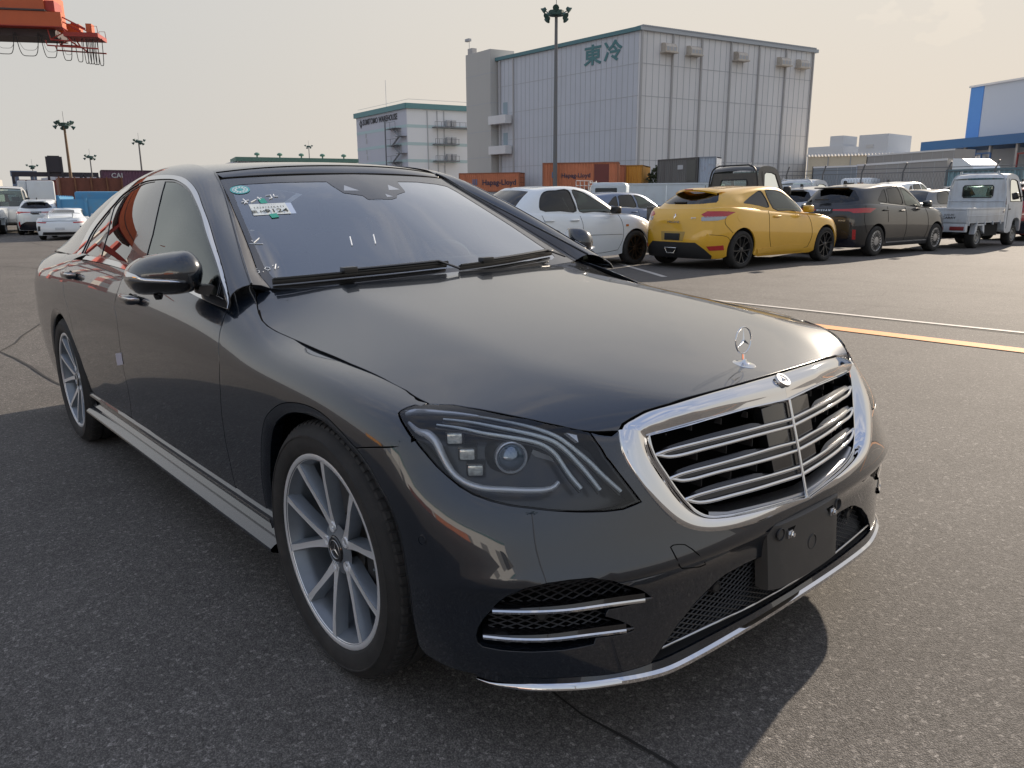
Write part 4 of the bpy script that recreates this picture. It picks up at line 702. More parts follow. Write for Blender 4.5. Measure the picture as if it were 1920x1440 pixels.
HATCH = dict(plan=[(-2.03, 0), (-2.0, .42), (-1.90, .68), (-1.68, .80), (-1.28, .848), (-.6, .842), (.2, .838), (.9, .84), (1.30, .848), (1.70, .80), (1.92, .66), (2.04, .36), (2.07, 0)],
    top=[1.05, 1.05, 1.06, 1.08, 1.07, 1.04, 1.01, .97, .94, .87, .80, .76, .75], rear_ins=[.06, .01, 0, .0, .01, .05, .10],
    green=dict(base=[(-1.92, 0, 1.07), (-1.85, .42, 1.07), (-1.66, .66, 1.08), (-1.2, .735, 1.07), (-.4, .745, 1.03), (.3, .74, 1.0), (.92, .68, .975), (1.12, .42, 1.0), (1.2, 0, 1.01)],
               roof=[(-1.62, 0, 1.415), (-1.56, .34, 1.41), (-1.4, .50, 1.40), (-.95, .56, 1.45), (-.45, .575, 1.475), (.02, .565, 1.455), (.3, .52, 1.41), (.42, .33, 1.43), (.46, 0, 1.44)],
               spine=[(-1.60, 0, 1.44), (-1.4, 0, 1.465), (-1.15, 0, 1.485), (-.85, 0, 1.50), (-.5, 0, 1.51), (-.2, 0, 1.505), (.08, 0, 1.49), (.28, 0, 1.47), (.42, 0, 1.45)], bulge=.03),
    side_windows=[('d', [(-1.16, 1.14), (-1.02, 1.26), (-.88, 1.36), (-.80, 1.38), (-.80, 1.25), (-.82, 1.10), (-.98, 1.115)]), ('d', [(-.76, 1.10), (-.74, 1.25), (-.73, 1.385), (-.5, 1.415), (-.24, 1.42), (-.16, 1.25), (-.14, 1.065), (-.5, 1.08)]), ('l', [(-.06, 1.055), (-.08, 1.25), (-.14, 1.42), (.06, 1.39), (.35, 1.27), (.70, 1.10), (.76, 1.02), (.3, 1.035)])],
    rear_window=[(0, 1.10), (.40, 1.11), (.60, 1.15), (.55, 1.22), (.46, 1.32), (.42, 1.36), (0, 1.375)], windscreen=[(0, 1.04), (.4, 1.035), (.66, 1.0), (.55, 1.2), (.44, 1.36), (.2, 1.39), (0, 1.395)],
    lines=[[(-.12, 1.05), (-.10, .8), (-.10, .5), (-.14, .3)], [(.80, 1.0), (.86, .8), (.87, .5), (.78, .32)], [(-.14, .29), (.4, .27), (.78, .31)], [(-.86, 1.10), (-.9, .9), (-.9, .7)], [(-.82, .30), (-.5, .27), (-.14, .29)], [(-1.66, 1.05), (-1.74, .8), (-1.66, .5)]],
    patches=[('tail_lamp', [(.20, .97), (.60, .985), (.80, .985), (.83, .95), (.80, .90), (.62, .895), (.55, .93), (.2, .94)], redl, 'r', .006), ('lamp_band', [(0, .985), (.20, .985), (.20, .90), (.12, .86), (0, .86)], plast, 'r', .005), ('lower_grille', [(0, .56), (.42, .56), (.62, .44), (.70, .30), (.66, .21), (0, .21)], mat('dark_insert', (.012, .013, .02), .2, 0, 1), 'r', .008), ('reflector', [(.64, .56), (.69, .56), (.69, .36), (.64, .36)], redl, 'r', .012), ('sill_trim', [(-.86, .285), (.86, .285), (.86, .262), (-.86, .262)], chr2, 'y', .014), ('upper_belt_trim', [(-1.1, 1.095), (-.5, 1.058), (.3, 1.012), (.74, 1.0), (.74, .992), (.3, 1.002), (-.5, 1.046), (-1.1, 1.08)], chr2, 'y', .006)],
    arch=.355, ra=-1.29, fa=1.29, rt=.315, rr=.215, track=.835, wstyle='cover', rim=rimS, mirror=(.66, .82, 1.06), handles=[(-.28, .93), (-1.0, .95)], seats=[-.25, -1.0], seat_z=.92)
def mkpaint(nm, c, metal=.2): return mat(nm, c, .35, metal, 1, .02, var=.04, vscale=2)
yel = mkpaint('paint_yellow', (.74, .41, .020), .15); wht = mkpaint('paint_white', (.74, .79, .82), .0); blk = mkpaint('paint_black', (.004, .0045, .006), .0); slv = mkpaint('paint_silver', (.42, .43, .44), .6); wht2 = mkpaint('paint_pearl', (.72, .71, .68), 0); nvy = mkpaint('paint_blue', (.12, .17, .28), .4); gry = mkpaint('paint_grey', (.12, .125, .13), .5)
for p_ in COUPE['patches']: pass
COUPE['patches'] = [(a, b, m or yel, c, d) for a, b, m, c, d in COUPE['patches']]
coupe, cbs, cgs, cctr, cmk = loft_car('yellow_coupe', 'bright yellow two-door hot hatch with black wheels, seen from its rear corner', 'car', COUPE, yel)
COUPE['handle_mat'] = plast
# roof spoiler, wiper, badge, exhaust, plate of the coupe
b = MB(); ys = np.linspace(-.50, .50, 15); V = []
for (dx, z0, k) in ((-.02, 1.385, 1), (-.16, 1.372, .97), (-.23, 1.352, .93), (-.22, 1.325, .90), (-.10, 1.33, .88)):
    V += [(-1.50 + dx + .20 * abs(y / .5) ** 2.2, y * k, z0 - .065 * abs(y / .5) ** 2.4) for y in ys]
b.add(V, [(k * 15 + i, k * 15 + i + 1, (k + 1) * 15 + i + 1, (k + 1) * 15 + i) for k in range(4) for i in range(14)]); b.build('roof_spoiler', yel, coupe, smooth=50)
MB().rbox(-1.735, -1.715, -.09, .09, 1.345, 1.362, .004).build('brake_lamp', redl, coupe)
def on_rear(S, y, z, off=0.):
    h_ = S.hit((-6, abs(y), z), (1, 0, 0)); p = S.ev(*h_)[0]; nn = S.nrm(*h_)[0]; m_ = np.array([1, 1 if y >= 0 else -1, 1]); return frame_mtx((p + nn * off) * m_, (0, -1, 0), Vector(nn * m_).cross(Vector((0, -1, 0))))
Mr = on_rear(cbs, 0, .90, .006); MB().add([tuple(Mr @ Vector(v)) for v in ((-.034, 0, 0), (0, -.052, 0), (.034, 0, 0), (0, .052, 0), (-.014, 0, .012), (0, -.026, .012), (.014, 0, .012), (0, .026, .012))], [(0, 1, 5, 4), (1, 2, 6, 5), (2, 3, 7, 6), (3, 0, 4, 7)]).build('diamond_badge', chr2, coupe, smooth=False)
text_obj('tailgate_lettering', 'MEGANE', .055, chr2, coupe, on_rear(cbs, 0, .80, .006), .002, squeeze=1.25); text_obj('tailgate_lettering', 'RENAULT', .035, chr2, coupe, on_rear(cbs, .38, .86, .008), .002) if 0 else text_obj('tailgate_lettering', 'sport', .05, chr2, coupe, on_rear(cbs, -.40, .875, .008), .002)
MB().tube([(-2.155, -.13, .36), (-2.155, .13, .36), (-2.155, .08, .27), (-2.155, -.08, .27)], .012, 8, closed=True).build('exhaust', chr2, coupe); MB().prism([(-.13, .36), (.13, .36), (.08, .27), (-.08, .27)], -2.15, -2.0, 'x').build('exhaust_pipe', voidm, coupe)
MB().rbox(-2.135, -2.105, -.17, .17, .49, .61, .01).build('plate_holder', plast, coupe); MB().rbox(-1.85, -1.80, -.05, .22, 1.12, 1.145, .008, Matrix.Rotation(0, 4, 'X')).build('rear_wiper', plast, coupe)
place(coupe, -6.86, 11.46, 87.3)
sedan, sbs, sgs, _c, _m = loft_car('white_sedan', 'white four-door saloon with dark bronze ten-spoke wheels, parked left of the yellow car', 'car', SEDAN, wht)
place(sedan, -8.84, 8.28, 87)
hatch, hbs, hgs, _c, _m = loft_car('black_hatchback', 'shiny black hatchback with red light strip, between the yellow car and the white pickup', 'car', HATCH, blk)
MB().rbox(-1.79, -1.60, -.40, .40, 1.395, 1.425, .012).build('roof_spoiler', blk, hatch); MB().rbox(-1.98, -1.94, -.06, .24, 1.155, 1.18, .008).build('rear_wiper', plast, hatch); MB().prism([(-1.30, 1.49), (-1.20, 1.49), (-1.24, 1.56), (-1.30, 1.56)], -.02, .02).build('aerial', plast, hatch)
text_obj('tailgate_lettering', 'N I S S A N', .062, chr2, hatch, on_rear(hbs, 0, .945, .012), .002, squeeze=1.1, bold=.001); text_obj('tailgate_lettering', 'e-POWER', .045, chr2, hatch, on_rear(hbs, -.42, .74, .008), .002); text_obj('tailgate_lettering', 'N   E', .04, chr2, hatch, on_rear(hbs, 0, .90, .010), .002) if 0 else None
place(hatch, -6.62, 16.12, 86.5)
# ---------------------------------------------------------------- small cab-over pickups
def kei_truck(name, label, pm, cat='pickup truck', black=False, group=None):
    r = empty(name, label=label, cat=cat, group=group); hw = .70
    # cab: side outline extruded with a rounded roof
    prof = [(.55, .42), (.52, 1.02), (.50, 1.40), (.54, 1.66), (.64, 1.745), (.85, 1.775), (1.10, 1.765), (1.28, 1.70), (1.46, 1.36), (1.60, 1.02), (1.68, .90), (1.71, .70), (1.71, .42), (1.62, .36), (1.52, .36), (1.47, .60), (1.38, .68), (1.12, .68), (1.02, .60), (.96, .36), (.62, .34)]
    win = [(.74, 1.10), (.72, 1.36), (.76, 1.60), (.84, 1.645), (1.06, 1.64), (1.20, 1.60), (1.36, 1.30), (1.44, 1.10)]
    P = crom(prof, 2, True); Wn = np.array(win); m = bmesh.new()
    def ins(x, z): return hw - .10 * max(0, (z - 1.05) / .7) ** 1.3 - (.05 * max(0, (x - 1.5) / .2))
    # side skins with a window hole
    allp = [Vector(p) for p in P] + [Vector(p) for p in Wn]; k1 = len(P); ed = [(i, (i + 1) % k1) for i in range(k1)] + [(k1 + i, k1 + (i + 1) % len(Wn)) for i in range(len(Wn))]
    vs, _, fs, *_r = delaunay_2d_cdt(allp, ed, [], 0, 1e-6, False); vs = np.array([tuple(v) for v in vs]); fs = [f for f in fs if len(f) == 3]; cen = np.array([vs[list(f)].mean(0) for f in fs]); ok = pip(cen, P) & ~pip(cen, Wn); fs = [f for f, o_ in zip(fs, ok) if o_]
    b = MB()
    for s in (-1, 1): b.add([(v[0], s * ins(*v), v[1]) for v in vs], [f if s > 0 else f[::-1] for f in fs])
    # roof, front, back skins joining both sides
    seg = [(p, q) for p, q in zip(P, np.roll(P, -1, 0))]
    bw = [(-.33, 1.20), (.33, 1.20), (.36, 1.24), (.36, 1.46), (.33, 1.50), (-.33, 1.50), (-.36, 1.46), (-.36, 1.24)]
    for p, q in seg:
        back = p[0] < .57 and q[0] < .57 and min(p[1], q[1]) > .9 and max(p[1], q[1]) < 1.68
        front = p[0] > 1.25 and p[1] > .98 and p[1] < 1.71 and q[1] < 1.71 and q[1] > .98 and q[0] > 1.25
        if back or front: continue
        n = 9; ys = np.linspace(-1, 1, n); cr = lambda z, y: .03 * (1 - y * y) if z > 1.6 else 0
        b.add([(p[0] + (.05 * (1 - y * y) if p[0] > 1.5 else 0), y * ins(*p), p[1] + cr(p[1], y)) for y in ys] + [(q[0] + (.05 * (1 - y * y) if q[0] > 1.5 else 0), y * ins(*q), q[1] + cr(q[1], y)) for y in ys], [(i, i + 1, n + i + 1, n + i) for i in range(n - 1)])
    cab = b.build('cab', pm, r, smooth=40)
    # rear wall with its window
    zz = [(.92, .52), (1.65, .52)]; oy = [(-.69, .90), (.69, .90), (.67, 1.40), (.60, 1.64), (-.60, 1.64), (-.67, 1.40)]; ov = [Vector(v) for v in oy] + [Vector(v) for v in bw]; ed = [(i, (i + 1) % 6) for i in range(6)] + [(6 + i, 6 + (i + 1) % 8) for i in range(8)]
    vs, _, fs, *_r = delaunay_2d_cdt(ov, ed, [], 0, 1e-6, False); vs = np.array([tuple(v) for v in vs]); fs = [f for f in fs if len(f) == 3 and pip(vs[list(f)].mean(0)[None], np.array(oy))[0] and not pip(vs[list(f)].mean(0)[None], np.array(bw))[0]]
    MB().add([(.505, v[0], v[1]) for v in vs], fs).build('rear_wall', pm, cab, smooth=False)
    mobj('rear_window', [(.512, y, z) for y, z in bw], [tuple(range(8))], glass_l, cab); MB().tube([(.50, y, z) for y, z in bw], .014, 6, closed=True).build('window_rubber', plast, cab)
    for s in (-1, 1):
        mobj('side_window', [(x, s * (ins(x, z) - .006), z) for x, z in win], [tuple(range(8))], glass_l, cab); MB().tube([(x, s * (ins(x, z) + .001), z) for x, z in win], .009, 5, closed=True).build('window_rubber', plast, cab)
        MB().tube([(.66, s * ins(.7, .5) * 1.003, .44), (.655, s * ins(.7, 1.0) * 1.003, 1.0), (.67, s * ins(.7, 1.6) * 1.004, 1.66)], .004, 4).build('shut_line', gapm, cab); MB().rbox(.70, .80, s * .70 - .012, s * .70 + .012, .90, .925, .004).build('door_handle', plast, cab)
        MB().rbox(1.38, 1.50, s * .80 - .075, s * .80 + .075, 1.18, 1.36, .03).build('wing_mirror', plast, cab, smooth=60); MB().tube([(1.46, s * .66, 1.2), (1.44, s * .76, 1.25)], .012, 6).build('mirror_arm', plast, cab)
    mobj('windscreen', [(1.29, -.60, 1.69), (1.29, .60, 1.69), (1.60, .66, 1.02), (1.60, -.66, 1.02)], [(0, 1, 2, 3)], glass_l, cab)
    b = MB()
    for y in (-.34, .34): b.rbox(.66, .78, y - .22, y + .22, .6, 1.20, .05); b.rbox(.64, .72, y - .12, y + .12, 1.22, 1.40, .03)
    b.build('seats', intm, cab)
    # load bed
    z0, z1 = .66, .96; xb = -1.62
    bed = MB().rbox(xb, .50, -.70, .70, z0 - .06, z0, .01).build('bed_floor', pm, r)
    for s in (-1, 1):
        MB().rbox(xb + .02, .48, s * .69 - .015, s * .69 + .015, z0 - .02, z1, .006).build('drop_side', pm, bed); MB().rbox(xb + .02, .48, s * .69 - .022, s * .69 + .022, z1 - .05, z1, .006).build('side_rail', pm, bed); MB().rbox(xb + .02, .48, s * .69 - .021, s * .69 + .021, z0 + .10, z0 + .125, .004).build('side_rail', pm, bed)
        MB().rbox(-.1 + .45, -.1 + .53, s * .705 - .012, s * .705 + .012, z1 - .13, z1 - .04, .004).build('latch', chr2, bed)
        for x in (-1.50, -1.05, -.60, -.15, .30): MB().rbox(x - .02, x + .02, s * .70 - .015, s * .70 + .015, z0 - .11, z0 - .02, .004).build('rope_hook', pm, bed)
    tg = MB().rbox(xb - .03, xb, -.70, .70, z0 - .04, z1, .006).build('tailgate', pm, bed); MB().rbox(xb - .038, xb, -.70, .70, z1 - .05, z1 - .01, .006).build('tailgate_rail', pm, tg)
    MB().rbox(xb - .02, xb + .10, -.69, .69, z0 - .26, z0 - .06, .01).build('rear_beam', pm, r)
    for s in (-1, 1):
        MB().rbox(xb - .035, xb, s * .50 - .16, s * .50 + .16, z0 - .22, z0 - .13, .008).build('tail_lamp', mat('old_red_lamp', (.22, .03, .03), .4), r)
        MB().prism([(-1.10, .58), (-.62, .58), (-.58, .34), (-.70, .42), (-.72, .54), (-1.0, .54), (-1.02, .42), (-1.14, .34)], s * .58, s * .70).build('mudguard', pm if not black else plast, r)
    b = MB(); b.box(xb + .05, 1.3, -.38, -.30, .34, .58); b.box(xb + .05, 1.3, .30, .38, .34, .58); b.box(-.45, .35, -.62, -.2, .28, .56); b.box(-.4, .4, .15, .6, .3, .56); b.box(.6, 1.5, -.60, .60, .30, .62); b.tube([(-.90, -.55, .27), (-.90, .55, .27)], .05, 8); b.build('chassis', voidm, r)
    # headboard guard frame
    for s in (-1, 1): MB().tube(crom([(.47, s * .68, .96), (.47, s * .66, 1.45), (.47, s * .57, 1.72), (.47, s * .40, 1.795)], 4), .018, 6).build('guard_frame', pm if not black else plast, r)
    MB().tube([(.47, -.40, 1.795), (.47, .40, 1.795)], .018, 6).build('guard_frame', pm if not black else plast, r); MB().tube([(.47, -.67, 1.12), (.47, .67, 1.12)], .014, 6).build('guard_frame', pm if not black else plast, r)
    for s in (-1, 1): MB().tube([(.47, s * .42, 1.80), (.47, s * .42, 1.845), (.47, s * .46, 1.845), (.47, s * .46, 1.80)], .008, 5).build('rope_loop', chr2, r)
    for x in (-.86, 1.25):
        for s in (-1, 1): simple_wheel(r, x, s * .655, .262, .168, s, 'steel', rimD)
    return r
kwht = mat('pickup_white', (.52, .56, .60), .4, 0, .5, .1, var=.1, vscale=4, dirt=.55, dcol=(.30, .28, .26), dscale=5, streak=True)
kt = kei_truck('pickup_truck', 'small dusty white flatbed pickup truck with a small rear window, right edge of the lot', kwht)
text_obj('tailgate_lettering', 'SUZUKI', .055, plast, kt, frame_mtx((-1.655, -.30 + .0, .80), (0, -1, 0), (0, 0, 1)), .001, squeeze=1.2); text_obj('tailgate_lettering', 'CARRY', .075, plast, kt, frame_mtx((-1.655, -.30, .73), (0, -1, 0), (0, 0, 1)), .001, squeeze=1.3, bold=.001)
place(kt, -6.08, 20.06, 87.3)
kblk = mat('pickup_black', (.030, .030, .028), .4, 0, .6, .1, dirt=.3, dcol=(.12, .11, .09), dscale=6)
kb = kei_truck('pickup_truck', 'black flatbed pickup truck whose cab rises behind the yellow car', kblk, black=True)
text_obj('tailgate_emblem', '⬡', .16, mat('letter_white', (.7, .7, .7), .5), kb, frame_mtx((-1.655, .42, .83), (0, -1, 0), (0, 0, 1)), .001); text_obj('tailgate_lettering', 'HACHI', .20, MATS['letter_white'], kb, frame_mtx((-1.655, -.08, .83), (0, -1, 0), (0, 0, 1)), .001, squeeze=1.1, bold=.002)
place(kb, -9.0, 13.6, 88); kb.scale = (1, 1, 1.08)
# ================================================================ the rest of the lot
def family(r):
    out = [r]; 
    for o in out: out += list(o.children)
    return out
def recolor(r, pairs):
    for o in family(r):
        if o.type != 'MESH': continue
        for sl in o.material_slots:
            for a, b_ in pairs:
                if sl.material == a: sl.link = 'OBJECT'; sl.material = b_
_kids = {}
def dup(src, label, x, y, az, pairs=(), group=None, scale=None, cat=None, z=None):
    def cp_(o, par):
        c = o.copy(); COL.objects.link(c); c.parent = par
        for ch in list(o.children): cp_(ch, c)
        return c
    r = cp_(src, None); r['label'] = label
    if cat: r['category'] = cat
    if group: r['group'] = group
    if scale: r.scale = scale
    bpy.context.view_layer.update() if 0 else None
    recolor(r, pairs); place(r, x, y, az, z); return r
bpy.context.view_layer.update()
S_ = lambda c: [(wht, c)]; H_ = lambda c: [(blk, c)]; Y_ = lambda c: [(yel, c)]; K_ = lambda c: [(kwht, c)]; GP = 'cars parked in the yard behind the front row'
dup(coupe, 'white low coupe with arched side window behind the white saloon bonnet', -15.2, 17.6, 60, Y_(wht2), GP, (1, 1, .93))
dup(hatch, 'blue-grey hatchback partly hidden left of the black pickup', -13.4, 15.2, 87, H_(nvy), GP, (1.05, 1, .93))
dup(hatch, 'pale silver hatchback whose roof shows between the yellow and black cars', -9.05, 18.6, 87, H_(slv), GP)
dup(sedan, 'dark grey saloon with chrome window arch between black hatchback and white pickup', -9.1, 25.2, 87, [(wht, gry), (glass_l, glass_d)], GP, (1.12, 1.08, 1.03))
dup(hatch, 'white tall car roof right behind the black hatchback', -9.4, 30.2, 87, H_(wht2), GP, (1.05, 1.05, 1.12)); dup(hatch, 'white van-like car, its roof just left of the white pickup cab', -12.3, 30.8, 87, H_(wht), GP, (1.1, 1.05, 1.22))
kf = 'small pickups in the yard behind the front row'
dup(kt, 'grey-white small pickup with rear window showing right of the black pickup cab', -11.9, 21.3, 87, K_(kwht), kf); dup(kt, 'white small pickup cab just right of the grey-white one', -14.6, 26.3, 87, K_(wht), kf); dup(kt, 'white small pickup in front of the orange containers', -20.5, 20.8, 60, K_(wht2), kf, (1, 1, 1.05))
# flatbed with tall white panel sides
fb = empty('flatbed_truck', label='white truck with tall panelled load sides behind the black and white cars', cat='truck'); pan = mat('panel_white', (.50, .56, .60), .5, dirt=.3, dcol=(.35, .35, .34), dscale=3)
for s in (-1, 1):
    for k in range(3): MB().rbox(-1.95 + k * 1.32, -.66 + k * 1.32, s * .86 - .02, s * .86 + .02, .75, 1.72, .01).build('side_panel', pan, fb); MB().rbox(-1.85 + k * 1.32, -.76 + k * 1.32, s * .87 - .02, s * .87 + .02, .80, 1.12, .01).build('drop_side', pan, fb)
    MB().rbox(-1.98, 2.02, s * .87 - .03, s * .87 + .03, 1.70, 1.76, .01).build('top_rail', pan, fb)
MB().rbox(-1.98, -1.94, -.86, .86, .7, 1.72, .01).build('tail_panel', pan, fb); MB().rbox(-1.95, 2.0, -.85, .85, .62, .74, .01).build('bed_floor', pan, fb); MB().rbox(2.08, 3.35, -.84, .84, .55, 1.80, .14).build('cab', pan, fb, smooth=60); MB().rbox(2.4, 3.2, -.85, .85, 1.15, 1.62, .04).build('cab_window', glass_d, fb); MB().box(-1.8, 3.2, -.4, .4, .35, .62).build('chassis', voidm, fb)
for x in (-1.1, 2.7):
    for s in (-1, 1): simple_wheel(fb, x, s * .8, .32, .20, s, 'steel', rimD)
place(fb, -16.0, 21.6, 216)
rng = random.Random(11); spots = []
cols = ['white', 'silver', 'grey', 'pearl white', 'blue', 'black']; pm_ = [wht, slv, gry, wht2, nvy, blk]
k = 0
for lane in (-12.2, -15.2, -18.2):
    for y in (24.4, 34.6, 39.4, 44.2, 49.0):
        if lane < -12.5 and y < 30 : continue
        c = rng.randrange(6) if rng.random() < .5 else (0, 3)[rng.randrange(2)]; src = (hatch, sedan, hatch)[rng.randrange(3)]
        dup(src, '%s %s %s in the %s far row of the lot' % (cols[c], 'hatchback' if src is hatch else 'saloon', {24.4: 'nearest the fence gap', 34.6: 'third from the near end', 39.4: 'fourth from the near end', 44.2: 'fifth from the near end', 49.0: 'last and farthest'}[y], {-12.2: 'first', -15.2: 'second', -18.2: 'third'}[lane]), lane + rng.uniform(-.2, .2), y, 87 + rng.uniform(-2, 2), [(wht, pm_[c]), (blk, pm_[c])], 'cars in the far rows of the lot', (1.05, 1.05, rng.choice((1, 1.05, 1.18))))
for y, lab, c, sc in ((35.0, 'white people carrier roof above the white pickup, nearer one', wht2, 1.22), (39.8, 'white people carrier roof above the white pickup, farther one', wht, 1.2), (25.6, 'red small car nose at the right edge beyond the white pickup', None, 1)):
    dup(hatch, lab, -9.0 if c else -6.1, y, 87, H_(c or mkpaint('paint_red', (.25, .02, .02), .2)), GP, (1.1, 1.05, sc))
dup(kt, 'white box-like small pickup beyond the white pickup at the right edge', -8.9, 30.6, 87, K_(wht), kf) if 0 else None
# ---------------------------------------------------------------- left side: sports car, estate, trucks
SPORT = dict(SEDAN); SPORT.update(plan=[(-2.20, 0), (-2.17, .45), (-2.05, .76), (-1.75, .90), (-1.25, .926), (-.6, .88), (.2, .87), (.9, .88), (1.25, .90), (1.70, .83), (1.98, .66), (2.14, .35), (2.18, 0)],
    top=[.84, .84, .86, .88, .88, .86, .84, .84, .85, .80, .72, .68, .66], rear_ins=[.10, .02, 0, .02, .06, .14, .24],
    green=dict(base=[(-1.85, 0, .90), (-1.75, .45, .90), (-1.50, .66, .89), (-.95, .74, .88), (-.3, .75, .87), (.35, .74, .86), (.85, .68, .86), (1.0, .42, .87), (1.08, 0, .88)], roof=[(-.75, 0, 1.22), (-.70, .30, 1.215), (-.58, .46, 1.19), (-.4, .52, 1.215), (-.1, .54, 1.235), (.12, .53, 1.22), (.28, .50, 1.19), (.38, .32, 1.21), (.42, 0, 1.22)], spine=[(-.72, 0, 1.24), (-.6, 0, 1.25), (-.5, 0, 1.26), (-.4, 0, 1.265), (-.2, 0, 1.27), (0, 0, 1.265), (.15, 0, 1.255), (.28, 0, 1.245), (.38, 0, 1.23)], bulge=.022),
    side_windows=[('l', [(-.85, .93), (-.70, 1.05), (-.45, 1.17), (-.1, 1.19), (.25, 1.15), (.60, .98), (.66, .90), (.0, .905)])], rear_window=[(0, 1.02), (.34, 1.02), (.46, 1.03), (.40, 1.13), (.36, 1.18), (.2, 1.195), (0, 1.20)], windscreen=[(0, .91), (.4, .905), (.60, .885), (.52, 1.02), (.42, 1.14), (.2, 1.17), (0, 1.175)],
    lines=[[(-.62, .87), (-.66, .6), (-.6, .3)], [(.68, .84), (.72, .6), (.64, .3)]], patches=[('tail_lamp', [(.46, .72), (.84, .74), (.85, .70), (.5, .675)], redl, 'r', .006), ('lower_vent', [(0, .33), (.62, .33), (.66, .22), (0, .22)], plast, 'r', .01), ('side_vent', [(.70, .56), (.80, .56), (.82, .36), (.72, .38)], plast, 'r', .006), ('tail_gap', [(0, .77), (.62, .77), (.62, .755), (0, .755)], plast, 'r', .004), ('number_plate', [(0, .50), (.17, .50), (.17, .41), (0, .41)], kwht, 'r', .012)],
    arch=.36, ra=-1.22, fa=1.22, rt=.335, rr=.25, track=.90, wstyle='plain', rim=rimB, nsp=10, mirror=(.55, .84, .94), mirror_mat=None, handles=[(-.35, .78)], seats=[-.1], seat_z=.70)
SPORT['mirror_mat'] = wht
sport, *_q = loft_car('sports_car', 'white rear-engined sports car with a fixed rear wing, far left', 'car', SPORT, wht)
V = []; ys = np.linspace(-.72, .72, 13)
for dx, z in ((0, 1.04), (-.12, 1.085), (-.26, 1.09), (-.26, 1.065), (-.12, 1.05)): V += [(-1.72 + dx + .06 * (y / .72) ** 2, y, z - .02 * (y / .72) ** 4) for y in ys]
MB().add(V, [(k_ * 13 + i, k_ * 13 + i + 1, (k_ + 1) * 13 + i + 1, (k_ + 1) * 13 + i) for k_ in range(4) for i in range(12)]).build('rear_wing', wht, sport, smooth=50)
for s in (-1, 1): MB().rbox(-1.85, -1.70, s * .45 - .02, s * .45 + .02, .84, 1.06, .01).build('wing_stay', wht, sport)
place(sport, -36.2, 5.7, 160)
dup(hatch, 'white estate car with dark rear window behind the sports car', -43.2, 6.0, 163, H_(wht), None, (1.15, 1.1, 1.1))
def truck(name, label, x, y, az, sc, pm, load=None):
    r = dup(kt, label, x, y, az, K_(pm), None, sc, 'truck'); r.name = name; return r
truck('cab_truck', 'white lorry with dark windscreen at the left edge', -42.5, 3.1, 345, (1.75, 1.45, 1.30), wht); truck('cab_truck', 'second white lorry between the left-edge lorry and the estate car', -47.5, 5.2, 345, (1.7, 1.45, 1.28), wht2)
cb2 = empty('box_truck', label='cream box lorry body behind the lorries at the left edge', cat='truck'); MB().rbox(-3, 3, -1.15, 1.15, .9, 2.9, .05).build('box_body', mat('box_cream', (.42, .41, .38), .7), cb2); MB().box(-2.8, 3.5, -.5, .5, .4, .9).build('chassis', voidm, cb2); MB().rbox(3.1, 4.6, -1.1, 1.1, .5, 2.4, .15).build('cab', wht, cb2, smooth=60)
for x in (-1.8, 3.8):
    for s in (-1, 1): simple_wheel(cb2, x, s * 1.0, .45, .28, s, 'steel', rimD)
place(cb2, -55, 4.6, 345)
sk_ = empty('machine_housing', label='white moulded machine housing raised above the white estate car', cat='machine'); mw = mat('housing_white', (.52, .56, .60), .45, dirt=.2, dcol=(.35, .32, .28), dscale=2); MB().rbox(-.9, .9, -1.55, .35, 1.55, 3.0, .10).build('housing_box', mw, sk_, smooth=50); MB().rbox(-.8, .8, .4, 1.75, 1.75, 2.55, .28).build('rounded_hood', mw, sk_, smooth=70); MB().rbox(-.7, .7, .36, 1.0, 2.4, 3.0, .1).build('housing_step', mw, sk_); MB().box(-.8, .8, -1.2, 1.3, 1.2, 1.6).build('base_frame', plast, sk_)
for x in (-.7, .7):
    for y in (-1.1, 1.1): MB().box(x - .08, x + .08, y - .08, y + .08, 0, 1.3).build('leg', plast, sk_)
place(sk_, -48.0, 6.5, 168); sk_.scale = (.8, .66, .88)
# blue tipper with rusty scrap
tip = empty('tipper_truck', label='blue tipper truck with peeling sides seen from behind, left of the saloon', cat='truck'); bl2 = mat('tipper_blue', (.07, .26, .46), .5, dirt=.5, dcol=(.16, .20, .22), dscale=3); rst = mat('rust_frame', (.16, .07, .035), .8, var=.3, vscale=4)
MB().box(-2.6, -2.5, -1.15, 1.15, 1.0, 1.85).build('tailgate', bl2, tip)
for y in (-1.12, 0, 1.12): MB().box(-2.68, -2.6, y - .06, y + .06, .9, 1.9).build('tailgate_rib', bl2, tip)
for s in (-1, 1):
    MB().box(-2.5, 2.0, s * 1.15 - .04, s * 1.15 + .04, 1.0, 2.0).build('side_panel', bl2, tip)
    for k_ in range(7): MB().box(-2.45 + k_ * .7, -2.35 + k_ * .7, s * 1.2 - .05, s * 1.2 + .05, .95, 2.05).build('side_rib', bl2, tip)
    MB().box(-2.5, 2.0, s * 1.2 - .05, s * 1.2 + .05, 1.45, 1.55).build('side_rail', bl2, tip)
MB().box(-2.5, 2, -1.1, 1.1, .95, 1.05).build('bed_floor', rst, tip); MB().box(-2.6, 3.5, -.45, .45, .55, .95).build('chassis', rst, tip); MB().box(-2.7, -2.55, -1.1, 1.1, .65, .9).build('rear_beam', rst, tip); MB().rbox(2.2, 3.8, -1.1, 1.1, .6, 2.3, .12).build('cab', bl2, tip)
for x in (-1.5, 3.0):
    for s in (-1, 1): simple_wheel(tip, x, s * .95, .45, .27, s, 'steel', rimD)
for s in (-1, 1): MB().box(-2.74, -2.7, s * .8 - .15, s * .8 + .15, .72, .84).build('tail_lamp', mat('lamp_orange', (.45, .12, .03), .4), tip)
place(tip, -40.5, 7.7, 161); tip.scale = (1, .95, .88)
